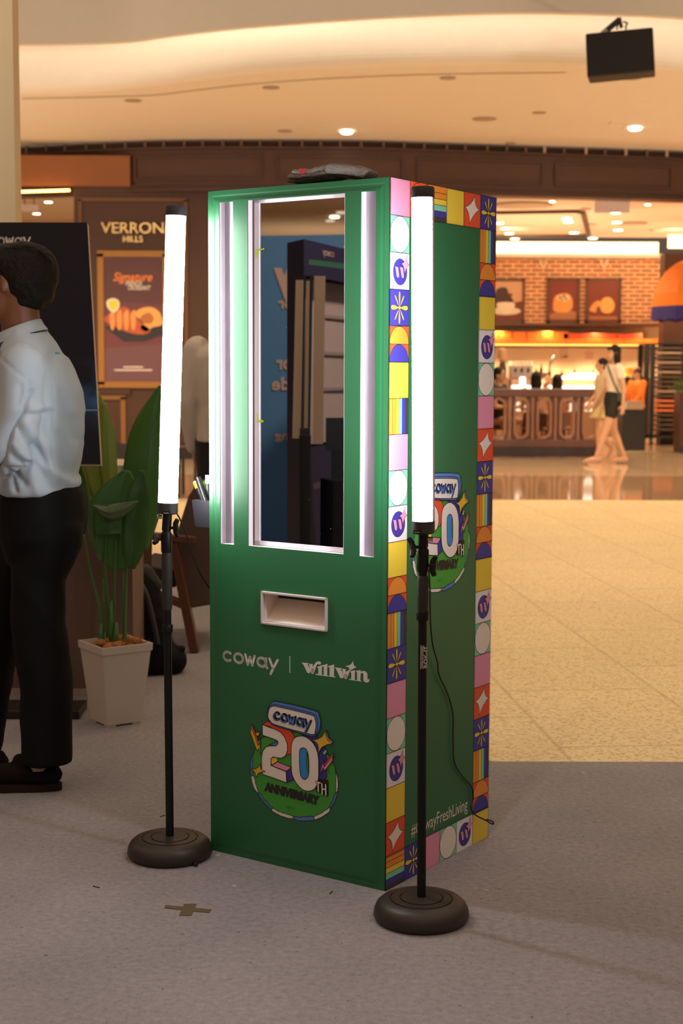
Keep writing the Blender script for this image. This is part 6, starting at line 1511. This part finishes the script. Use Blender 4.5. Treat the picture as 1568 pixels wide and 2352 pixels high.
def human(name, loc, rz, h, label, pose=None, skin=SK2, top=None, bottom=None, hair=None, shoes=None, group=None, voxel=.008):
    root = thing(name, loc, label, 'person', group)
    Rz = Matrix.Rotation(rz, 3, 'Z'); L0 = V(loc)
    T = lambda p: L0 + Rz @ (V(p) * h)
    D_ = lambda p: Rz @ V(p)
    J = dict(pel=(0, 0, .53), hipL=(.052, 0, .52), hipR=(-.052, 0, .52), kneeL=(.055, -.005, .285), kneeR=(-.055, -.005, .285), ankL=(.055, .01, .045), ankR=(-.055, .01, .045),
             che=(0, .005, .72), shL=(.108, .005, .812), shR=(-.108, .005, .812), elL=(.130, .015, .635), elR=(-.130, .015, .635), wrL=(.128, -.02, .49), wrR=(-.128, -.02, .49), nk=(0, .008, .845), hd=(0, -.004, .932), hyaw=0)
    if pose: J.update(pose)
    g = lambda k: T(J[k])
    hp = V(J['hd']); Hy = Matrix.Rotation(J['hyaw'], 3, 'Z')
    TH = lambda p: T(hp + Hy @ V(p))
    RH = Rz @ Hy
    slim = J.get('slim', 1.)
    mb = MB()
    mb.cap(g('che') - V((0, 0, .03 * h)), g('pel'), .062 * h * slim, .070 * h * slim, X_)
    mb.loft([ring(T(V(J['che']) + V((0, 0, dz))), D_((w_ * h * slim, 0, 0)), D_((0, dd * h * slim, 0))) for dz, w_, dd in ((-.17, .075, .055), (-.08, .068, .05), (.0, .082, .058), (.07, .092, .052), (.105, .07, .038), (.12, .03, .028))], X_)
    for s in 'LR':
        mb.chain([g('hip' + s), g('knee' + s), g('ank' + s)], [.052 * h * slim, .033 * h, .020 * h], X_)
        mb.cap(g('knee' + s).lerp(g('ank' + s), .12), g('knee' + s).lerp(g('ank' + s), .45), .031 * h, .030 * h, X_)
        mb.chain([g('sh' + s), g('el' + s), g('wr' + s)], [.029 * h, .021 * h, .0145 * h], X_)
        wd = (g('wr' + s) - g('el' + s)); sx = 1 if s == 'L' else -1
        hand(mb, g('wr' + s), wd, D_((-sx, .0, 0)), .105 * h)
        a_ = g('ank' + s); fd = D_(J.get('foot' + s, (0, -1, 0))); hl = a_ - fd * .018 * h - V((0, 0, .022 * h))
        mb.chain([hl, hl + fd * .07 * h - V((0, 0, .006 * h)), hl + fd * .115 * h - V((0, 0, .010 * h))], [.020 * h, .019 * h, .013 * h], X_)
    mb.cap(g('nk') - V((0, 0, .02 * h)), TH((0, .012, -.035)), .031 * h, .029 * h, X_)
    mb.ell(TH((0, .004, .012)), (.045 * h, .055 * h, .056 * h), X_, 18, 12, RH); mb.ell(TH((0, -.014, -.026)), (.034 * h, .038 * h, .040 * h), X_, 14, 10, RH)
    mb.cap(TH((0, -.050, .008)), TH((0, -.060, -.010)), .004 * h, .0075 * h, X_, 8)
    for sx in (-1, 1): mb.ell(TH((sx * .046, .006, -.004)), (.006 * h, .012 * h, .018 * h), X_, 8, 6, RH)
    soft(mb, 'body', root, voxel, skin, 3)
    ME = mat('eye_dark', (.02, .012, .01), .2); ML = mat('lips', (.40, .12, .09), .5)
    for sx in (-1, 1):
        mb = MB(); mb.ell(TH((sx * .018, -.0475, .004)), (.0062 * h, .004 * h, .0036 * h), ME, 8, 6, RH); mb.build('eye', root, smooth=True)
        mb = MB(); mb.tube([TH((sx * .010, -.0515, .014)), TH((sx * .019, -.0500, .0165)), TH((sx * .028, -.0440, .013))], .0014 * h, HB, 6); mb.build('eyebrow', root, smooth=True)
    mb = MB(); mb.ell(TH((0, -.0510, -.030)), (.012 * h, .005 * h, .0042 * h), ML, 10, 6, RH); mb.build('mouth', root, smooth=True)
    # hair
    if hair:
        mb = MB(); mb.ell(TH((0, .012, .020)), (.0505 * h, .0570 * h, .0560 * h), X_, 18, 12, RH); mb.ell(TH((0, .030, -.005)), (.044 * h, .036 * h, .045 * h), X_, 14, 10, RH)
        if hair.get('long'):
            mb.ell(TH((0, .030, -.045)), (.052 * h, .034 * h, .075 * h), X_, 14, 10, RH); mb.ell(TH((.040, .012, -.035)), (.014 * h, .030 * h, .065 * h), X_, 10, 8, RH); mb.ell(TH((-.040, .012, -.035)), (.014 * h, .030 * h, .065 * h), X_, 10, 8, RH)
        if hair.get('bangs'): mb.ell(TH((0, -.034, .038)), (.036 * h, .020 * h, .018 * h), X_, 10, 8, RH)
        if hair.get('tail'): mb.ell(TH((0, .062, .01)), (.016 * h, .022 * h, .022 * h), X_, 10, 8, RH)
        if hair.get('cap'): mb.ell(TH((0, -.05, .03)), (.035 * h, .035 * h, .006 * h), X_, 10, 8, RH)
        soft(mb, 'cap' if hair.get('cap') else 'hair', root, .006 * h / 1.6, hair.get('m', HB), 2)
    if top:
        mb = MB(); hem = top.get('hem', .50); ls = top.get('loose', 1.1) * slim
        zs = [(.115, .045, .036), (.10, .080, .048), (.07, .100, .060), (0, .092, .066), (-.09, .080, .060), (-.16, .084, .066), (hem - V(J['che']).z, .088, .070)]
        mb.loft([ring(T(V(J['che']) + V((0, .004, dz))), D_((w_ * h * ls, 0, 0)), D_((0, dd * h * ls, 0))) for dz, w_, dd in zs], X_)
        slv = top.get('sleeve', 1.)
        for s in 'LR':
            a_, b_, c_ = g('sh' + s), g('el' + s), g('wr' + s)
            if slv >= 1.: mb.chain([a_, b_, b_.lerp(c_, .92)], [.038 * h * ls, .030 * h * ls, .022 * h * ls], X_)
            else: mb.chain([a_, a_.lerp(b_, slv)], [.037 * h * ls, .033 * h * ls], X_)
        soft(mb, top.get('name', 'shirt'), root, voxel, top['m'], 3, (.0045 * h / 1.7, 9, 6))
        if top.get('strap'):
            mb = MB(); mb.tube(smooth_path([T((-.05, -.05, .82)), T((.0, -.078, .74)), T((.09, -.05, .62)), T((.10, .01, .57))]), .008 * h, top['strap'], 8)
            mb.tube(smooth_path([T((-.05, -.04, .82)), T((-.05, .03, .835)), T((.02, .075, .74)), T((.10, .04, .60))]), .008 * h, top['strap'], 8); so_ = mb.build('bag_strap', root, smooth=True)
            mb = MB(); mb.box(T((.105, .04, .545)), (.035 * h, .10 * h, .085 * h), top['strap'], Rz); mb.build('shoulder_bag', root, bevel=.01)
    if bottom:
        mb = MB(); k = bottom['kind']; wz = bottom.get('waist', .60); ls = bottom.get('loose', 1.1) * slim
        if k == 'skirt':
            mb.loft([ring(T((0, 0, z)), D_((a_ * h, 0, 0)), D_((0, b_ * h, 0)), 24) for z, a_, b_ in ((wz, .070, .055), (wz - .06, .088, .070), (bottom['hem'], .115, .115))], X_)
        else:
            mb.loft([ring(T((0, 0, z)), D_((a_ * h * ls, 0, 0)), D_((0, b_ * h * ls, 0))) for z, a_, b_ in ((wz, .074, .056), (.55, .086, .066), (.50, .088, .066), (.475, .060, .050))], X_)
            f_ = bottom.get('len', 1.)
            for s in 'LR':
                a_, b_, c_ = g('hip' + s), g('knee' + s), g('ank' + s)
                if f_ >= 1: mb.chain([a_, b_, b_.lerp(c_, .97)], [.056 * h * ls, .042 * h * ls, .033 * h * ls], X_)
                else: mb.chain([a_, a_.lerp(b_, f_)], [.056 * h * ls, .050 * h * ls], X_)
        soft(mb, bottom.get('name', k), root, voxel, bottom['m'], 3, (.003, 8, 8))
    if shoes:
        for s in 'LR':
            a_ = g('ank' + s); fd = D_(J.get('foot' + s, (0, -1, 0))).normalized(); hl = a_ - fd * .018 * h - V((0, 0, .026 * h)); mb = MB()
            if shoes.get('kind') == 'sandal':
                up = V((0, 0, 1)); s2 = fd.cross(up).normalized(); c_ = a_ + fd * .045 * h - V((0, 0, .045 * h)); mb.loft([ring(c_ + up * z, s2 * .026 * h, fd * .078 * h, 16) for z in (0, .012)], shoes['m'])
                mb.tube([c_ + s2 * .026 * h + fd * .02 * h + up * .01, c_ + fd * .02 * h + up * .035 * h, c_ - s2 * .026 * h + fd * .02 * h + up * .01], .007, shoes['m'], 6); mb.build('shoe', root, smooth=False)
            else:
                mb.chain([hl, hl + fd * .07 * h - V((0, 0, .004 * h)), hl + fd * .125 * h - V((0, 0, .006 * h))], [.026 * h, .025 * h, .018 * h], X_); soft(mb, 'shoe', root, .006, shoes['m'], 2)
    return root

# -- the person in the light blue shirt (built to the photograph's pose)
HY = 4.78
man = thing('person', (PZ(95, 1830).x, HY, 0), 'person in a light blue shirt and black trousers standing at the left edge', 'person')
h_ = lambda px, py, dy=0.: PY(px, py, HY + dy)
s2m = lambda n: n * HY / FPX
M_sh = mat('pale_blue_cotton', (.47, .56, .64), .85, spec=.2, bump=.12, bscale=220); M_tr = mat('black_trouser_cloth', (.006, .006, .007), .8, spec=.15, bump=.2, bscale=200)
M_skm = mat('skin_brown', (.20, .075, .035), .5, var=.05)
# body: head, neck, trunk, arms, hands, legs, feet as one skin
mb = MB()
mb.ell(h_(42, 632), (s2m(66), .074, s2m(74)), X_, 22, 16); mb.ell(h_(5, 690, .0), (s2m(44), .055, s2m(48)), X_, 16, 12)   # skull, jaw (face to the left)
mb.cap(h_(-30, 640), h_(-42, 672), .006, .012, X_, 8)                                   # nose
mb.cap(h_(-34, 700), h_(-30, 712), .012, .014, X_, 8)
mb.ell(h_(6, 655, -.072), (.012, .008, .030), X_, 10, 8); mb.ell(h_(6, 655, .072), (.012, .008, .030), X_, 10, 8)
mb.cap(h_(44, 690), h_(52, 790), .060, .066, X_)
mb.loft([ring(h_(x, y), (s2m(rx), 0, 0), (0, ry, 0)) for x, y, rx, ry in ((62, 770, 40, .08), (75, 830, 62, .17), (92, 930, 78, .16), (95, 1060, 74, .15), (95, 1160, 84, .165), (95, 1240, 70, .13))], X_)
mb.chain([h_(52, 835, -.175), h_(28, 1045, -.21), h_(-70, 1092, -.20)], [.050, .042, .028], X_); mb.chain([h_(70, 835, .175), h_(30, 1040, .21), h_(-70, 1085, .16)], [.05, .042, .028], X_)
hand(mb, h_(-70, 1092, -.20), (-1, .1, -.1), (0, .8, .5), .18); hand(mb, h_(-70, 1085, .16), (-1, -.1, 0), (0, -.8, .5), .18)
mb.chain([h_(105, 1200, -.07), h_(90, 1450, -.07), h_(104, 1745, -.05)], [.085, .055, .034], X_); mb.chain([h_(80, 1200, .08), h_(8, 1440, .08), h_(-35, 1700, .10)], [.085, .055, .038], X_)
mb.chain([h_(106, 1782, -.05), h_(50, 1786, -.05), h_(20, 1788, -.05)], [.026, .022, .016], X_); mb.chain([h_(-38, 1732, .10), h_(-85, 1738, .10), h_(-115, 1742, .10)], [.024, .022, .016], X_)
soft(mb, 'body', man, .008, M_skm, 3)
for dy in (-.030, .030):
    mb = MB(); mb.ell(h_(-23, 640, dy), (.004, .009, .006), mat('eye_dark', (.02, .012, .01), .2), 8, 6); mb.build('eye', man, smooth=True)
mb = MB(); mb.ell(h_(-36, 690), (.006, .018, .005), mat('lips_brown', (.18, .06, .04), .5), 8, 6); mb.build('mouth', man, smooth=True)
# hair: cap with clipped nape
mb = MB(); mb.ell(h_(60, 628), (s2m(74), .086, s2m(72)), X_, 26, 18); mb.ell(h_(20, 605), (s2m(52), .080, s2m(46)), X_, 20, 14); mb.ell(h_(72, 672), (s2m(52), .070, s2m(42)), X_, 20, 14); mb.ell(h_(-20, 600), (s2m(30), .055, s2m(30)), X_, 14, 10)
mb.ell(h_(60, 695), (s2m(32), .062, s2m(22)), X_, 16, 12)
M_hr = mat('dark_hair', (.010, .007, .005), .6, spec=.2, bump=1., bscale=60)
soft(mb, 'hair', man, .006, M_hr, 2, (.004, 22, 14))
mb = MB()
for k in range(420):
    a_ = rnd.uniform(-pi, pi); f_ = rnd.uniform(-.45, .45); x = 52 + 66 * sin(f_ * 2.6); c0 = h_(x, 632 - 66 * cos(f_ * 2.4), rnd.uniform(-.065, .065)); d_ = V((-.020 + rnd.gauss(0, .008), rnd.gauss(0, .008), .006 + rnd.gauss(0, .004)))
    mb.tube([c0 - d_ * .5 - V((0, 0, .006)), c0 + V((0, 0, .002)), c0 + d_ - V((0, 0, .004))], [.0008, .0007, .0002], M_hr, 4)
mb.build('loose_strands', man)
# shirt
mb = MB()
tr_ = [(58, 754, 42, .076), (62, 768, 49, .088), (68, 785, 58, .12), (72, 808, 66, .165), (88, 850, 76, .185), (102, 900, 84, .18), (108, 945, 84, .175), (104, 1000, 86, .175), (98, 1050, 86, .178), (90, 1090, 86, .185), (88, 1118, 88, .19), (84, 1131, 86, .185)]
mb.loft([ring(h_(x, y), (s2m(rx), 0, 0), (0, ry, 0), 28) for x, y, rx, ry in tr_], X_)
mb.chain([h_(50, 840, -.165), h_(48, 930, -.195), h_(22, 1040, -.215)], [.072, .066, .062], X_, 18); mb.chain([h_(22, 1040, -.215), h_(-30, 1072, -.21), h_(-66, 1086, -.20)], [.060, .048, .040], X_, 18)
mb.chain([h_(75, 840, .17), h_(60, 930, .20), h_(25, 1035, .21), h_(-60, 1080, .17)], [.07, .064, .058, .04], X_, 18)
mb.cap(h_(150, 1095, -.02), h_(168, 1112, -.02), .030, .010, X_)
cf = lambda *pts: [h_(x / 6.19, 780 + y / 6.19) for x, y in pts]
FO = [(cf((860, 380), (872, 1000), (850, 1500), (905, 1820)), .004, -.008), (cf((905, 420), (900, 1000), (880, 1500)), .010, .006),
      (cf((500, 1180), (640, 1430), (790, 1700)), .008, -.016), (cf((600, 1150), (740, 1450)), .010, .010), (cf((380, 1470), (470, 1600), (570, 1700)), .007, -.015), (cf((440, 1420), (600, 1640)), .008, .010),
      (cf((800, 220), (900, 480), (1010, 900), (1130, 1400)), .007, -.009), (cf((900, 300), (1000, 620), (1090, 1000)), .010, .008), (cf((580, 1030), (720, 1025), (870, 1000)), .005, -.010), (cf((560, 960), (720, 950), (840, 930)), .009, .008),
      (cf((680, 720), (600, 900), (570, 1010), (440, 1180), (385, 1350), (370, 1500), (305, 1700), (220, 1850)), .007, -.026), (cf((540, 660), (530, 900)), .009, -.012), (cf((640, 620), (700, 860)), .009, -.010),
      (cf((350, 1780), (430, 1900), (520, 1980)), .008, -.014), (cf((330, 1900), (400, 2080)), .006, -.012), (cf((850, 1780), (960, 1930), (1070, 2040)), .010, .012), (cf((700, 1750), (860, 2060)), .008, -.010), (cf((620, 1820), (700, 2100)), .010, .010),
      (cf((230, 270), (400, 400), (570, 540)), .003, -.004), (cf((20, 1200), (60, 1500), (120, 1700)), .008, -.012), (cf((180, 1300), (150, 1600)), .010, .008), (cf((930, 1300), (1000, 1600), (1010, 1850)), .009, -.010), (cf((380, 1760), (560, 1770)), .006, -.008), (cf((100, 1000), (70, 1180)), .012, -.010)]
soft(mb, 'shirt', man, .0065, M_sh, 3, (.006, 8, 5), 3, FO)
# collar, seam, logo
mb = MB(); cr_ = []
for hgt, k1, k2 in ((-.004, 46, .075), (.030, 40, .066)):
    cr_.append([h_(48 + k1 * cos(a_) , 0) for a_ in (0,)])
def colring(dx, dz, rx, ry, n=28): return [V((h_(46 + dx, 770).x + s2m(rx) * cos(2 * pi * i / n), HY + ry * sin(2 * pi * i / n), h_(46, 754).z + dz + .026 * cos(2 * pi * i / n))) for i in range(n)]
mb.loft([colring(3, -.031, 60, .092), colring(3, -.026, 59, .090), colring(0, -.012, 54, .082), colring(-2, .004, 50, .074), colring(-3, .005, 46, .068), colring(0, -.02, 50, .072)], M_sh, cap=False, closed=False)
mb.build('collar', man, smooth=True)
mb = MB(); cs = [V((h_(49, 770).x + s2m(61.5) * cos(a_), HY + .0945 * sin(a_), h_(46, 754).z - .032 + .026 * cos(a_))) for a_ in [(-1.25 + 1.3 * i / 10) for i in range(11)]]; mb.tube(cs, [.0005] + [.0022] * 8 + [.0012, .0005], mat('navy_lining', (.012, .016, .03), .7), 6); mb.build('collar_lining', man, smooth=True)
mb = MB(); c_ = h_(132, 811, -.105); ar = Art(plane_fn(c_, (.86, .5, 0), (-.3, .1, .95), (.35, -.9, .2))); ar.poly([(-.008, -.004), (.008, -.004), (.008, .004), (-.008, .004)], col('teal_logo', (.10, .36, .42))); ar.build('chest_logo', man)
# trousers
mb = MB(); mb.loft([ring(h_(x, y), (s2m(rx), 0, 0), (0, ry, 0), 26) for x, y, rx, ry in ((90, 1095, 80, .15), (97, 1130, 94, .175), (100, 1180, 100, .185), (96, 1230, 92, .18), (88, 1290, 70, .13))], X_)
mb.chain([h_(118, 1225, -.07), h_(88, 1320, -.07), h_(88, 1430, -.07), h_(105, 1560, -.06), h_(108, 1700, -.05)], [.100, .086, .084, .084, .080], X_, 18)
mb.loft([ring(h_(108, y, -.05), (s2m(57), 0, 0), (0, .078, 0), 22) for y in (1650, 1700, 1750)], X_)
mb.chain([h_(70, 1225, .08), h_(25, 1340, .08), h_(-8, 1460, .09), h_(-30, 1600, .10), h_(-40, 1705, .10)], [.105, .090, .078, .070, .066], X_, 18)
soft(mb, 'trousers', man, .008, M_tr, 2, (.007, 7, 5), 9)
# shoes with soles, pale sock
M_shoe = mat('dark_suede_shoe', (.010, .007, .006), .8, spec=.1); M_sole = mat('brown_sole', (.018, .010, .007), .75, spec=.2)
for dx, dy, py0 in ((0, -.05, 0), (-145, .10, -52)):
    zb0 = 0.
    X0 = h_(128 + dx, 1800).x; yc = HY + dy
    mb = MB(); ol = []
    for i in range(28):
        a_ = 2 * pi * i / 28; l = cos(a_); w_ = sin(a_); ol.append((X0 - .115 + .145 * l * -1, yc + w_ * (.046 if l > 0 else .038)))
    mb.loft([[V((x, y, z)) for x, y in ol] for z in (.001, .026)], M_sole); mb.build('shoe_sole', man)
    mb = MB(); mb.chain([V((X0 - .005, yc, .052)), V((X0 - .10, yc, .056)), V((X0 - .185, yc, .046)), V((X0 - .225, yc, .040))], [.036, .040, .038, .028], X_); mb.cap(V((X0 - .085, yc, .065)), V((X0 - .105, yc, .095)), .040, .026, X_); mb.cap(V((X0 + .006, yc, .055)), V((X0 + .006, yc, .078)), .028, .014, X_)
    soft(mb, 'shoe', man, .006, M_shoe, 2)
    mb = MB(); mb.cyl((X0 - .042, yc, .07), (X0 - .046, yc, .16), .036, mat('pale_sock', (.50, .34, .25), .8), 16); mb.build('sock', man, auto=50)

# -- second person behind the kiosk, facing away
M_ws = mat('white_shirt_cotton', (.66, .60, .52), .8); M_bt = mat('navy_black_cloth', (.012, .012, .018), .7)
human('person', (PY(527, 1000, 8.7).x, 8.7, 0), radians(165), 1.80, 'person in a white long-sleeved shirt and dark trousers, half hidden behind the kiosk', dict(elL=(.135, .02, .64), elR=(-.135, .02, .64), wrR=(-.150, -.06, .52)), SK2, dict(m=M_ws, loose=1.22, hem=.52), dict(kind='trousers', m=M_bt, loose=1.15), dict(), dict(m=M_shoe))
# -- walking pair
WYp = PZ(1385, 1064).y
hw = PY(1405, 793, WYp).z
woman = human('person', (PY(1404, 1060, WYp).x, WYp, 0), radians(-80), hw, 'person with long black hair in a white tee and black shorts walking past the cafe',
    dict(hipL=(.05, 0, .52), kneeL=(.05, -.075, .29), ankL=(.05, -.155, .060), kneeR=(-.05, .03, .285), ankR=(-.05, .13, .055), elL=(.135, .045, .645), wrL=(.135, .04, .50), elR=(-.12, -.03, .645), wrR=(-.10, -.11, .53), hyaw=.1, slim=.92), SK2,
    dict(m=mat('white_tee', (.80, .72, .62), .8), sleeve=.42, loose=1.12, hem=.575), dict(kind='shorts', m=mat('black_shorts', (.012, .011, .011), .7), len=.42, loose=1.2, waist=.61), dict(long=True, bangs=True), dict(kind='sandal', m=mat('sandal_pink', (.55, .32, .25), .5)))
mst = mat('green_strap', (.03, .06, .04), .6)
mb = MB(); Rw = Matrix.Rotation(radians(-80), 3, 'Z'); LW = V((PY(1404, 1060, WYp).x, WYp, 0)); TW = lambda p: LW + Rw @ (V(p) * hw)
mb.tube(smooth_path([TW((-.03, -.045, .835)), TW((.055, -.055, .78)), TW((.100, -.03, .68)), TW((.108, .015, .60))]), .011, mst, 8); mb.tube(smooth_path([TW((-.03, .03, .845)), TW((.05, .06, .77)), TW((.10, .06, .66)), TW((.108, .04, .60))]), .011, mst, 8)
tg = tag(mb.build('shoulder_bag'), 'dark green shoulder bag with a thin strap worn by the person in the white tee', 'bag'); mb = MB(); mb.box(TW((.118, .035, .565)), (.04, .14, .13), mst, Rw); mb.build('bag_pouch', tg, bevel=.015)
GY = WYp + .55
hg = PY(1381, 823, GY).z
human('person', (PY(1377, 1055, GY).x, GY, 0), radians(-85), hg, 'girl in a cream top and pale yellow skirt walking beside the person in black shorts',
    dict(kneeL=(.05, -.03, .285), ankL=(.05, -.02, .055), kneeR=(-.05, -.01, .29), ankR=(-.05, .13, .13), footR=(0, -.5, -.85), elL=(.12, -.02, .645), wrL=(.08, -.10, .55), elR=(-.12, -.02, .645), wrR=(-.05, -.11, .55), hyaw=-.15, slim=.9), SK2,
    dict(m=mat('cream_top', (.66, .55, .38), .8), sleeve=.5, loose=1.15, hem=.56), dict(kind='skirt', m=mat('pale_yellow_skirt', (.60, .50, .25), .8), hem=.42, waist=.60, name='skirt'), dict(tail=True), dict(kind='sandal', m=mat('sandal_pink', (.55, .32, .25), .5)))
# -- staff in orange beside the rack
OY = 25.8
human('person', (PY(1462, 900, OY).x, OY, 0), radians(-60), PY(1462, 846, OY).z, 'cafe worker in an orange top and dark apron bending at the service cart', dict(elL=(.12, -.05, .65), wrL=(.08, -.12, .56), elR=(-.12, -.05, .65), wrR=(-.08, -.13, .56)), SK2, dict(m=mat('orange_shirt', (.90, .24, .03), .7), loose=1.25), dict(kind='trousers', m=mat('navy_apron', (.015, .015, .06), .7)), dict(cap=True, m=mat('cap_dark', (.03, .015, .03), .7)), dict(m=M_shoe), voxel=.012)
# -- seated cafe guests
SEAT = dict(pel=(0, .02, .30), hipL=(.05, .02, .29), hipR=(-.05, .02, .29), kneeL=(.06, -.22, .29), kneeR=(-.06, -.22, .29), ankL=(.06, -.20, .05), ankR=(-.06, -.20, .05), che=(0, .01, .49), shL=(.105, .01, .585), shR=(-.105, .01, .585), elL=(.13, -.02, .42), elR=(-.13, -.02, .42), wrL=(.07, -.15, .42), wrR=(-.07, -.15, .42), nk=(0, .01, .615), hd=(0, -.0, .702))
cols = [(.02, .02, .03), (.55, .33, .20), (.40, .34, .30), (.30, .14, .10)]
desc = ['cafe guest in dark clothes with brown hair, seated leftmost behind the barrier', 'black-haired cafe guest in a tan top seated behind the barrier, seen from behind', 'cafe guest in a grey top seated between two dark-haired guests', 'dark-haired cafe guest seated nearest the display case']
for i, (px_, pyt, Yg, rz_) in enumerate(((1146, 845, 23.8, 60), (1230, 855, 23.7, 170), (1252, 858, 25.9, 20), (1277, 861, 24.6, 190))):
    hh = (PY(px_, pyt, Yg).z) / .765; x = PY(px_, 950, Yg).x; r_ = radians(rz_)
    human('person', (x, Yg, 0), r_, hh, desc[i], SEAT, SK2, dict(m=mat('guest_top_%d' % i, cols[i], .8), hem=.30, loose=1.1, sleeve=.5), None, dict(long=i in (1, 3), m=HB if i != 2 else mat('hair_grey_brown', (.10, .06, .05), .6)), dict(m=M_shoe), voxel=.012)
    t = thing('cafe_chair', (x, Yg, 0), ['brown cafe chair under the leftmost seated guest', 'brown cafe chair under the guest in the tan top', 'brown cafe chair under the guest in the grey top', 'brown cafe chair under the guest nearest the display case'][i], 'chair')
    Rz = Matrix.Rotation(r_, 3, 'Z'); ct = V((x, Yg, 0)) + Rz @ V((0, -.03, 0)); zs_ = .29 * hh - .052 * hh
    mb = MB(); mb.box(ct + V((0, 0, zs_ - .02)), (.40, .40, .035), M_oak, Rz); mb.build('seat', t, bevel=.008)
    for sx in (-1, 1):
        for sy in (-1, 1): mb = MB(); p = ct + Rz @ V((sx * .17, sy * .17, 0)); mb.cyl((p.x, p.y, 0), (p.x, p.y, zs_ - .03), .016, M_oak, 8); mb.build('leg', t)
    mb = MB(); mb.box(ct + Rz @ V((0, .20, 0)) + V((0, 0, zs_ + .14)), (.38, .025, .22), M_oak, Rz); mb.build('backrest', t, bevel=.008)
    print('built', i)
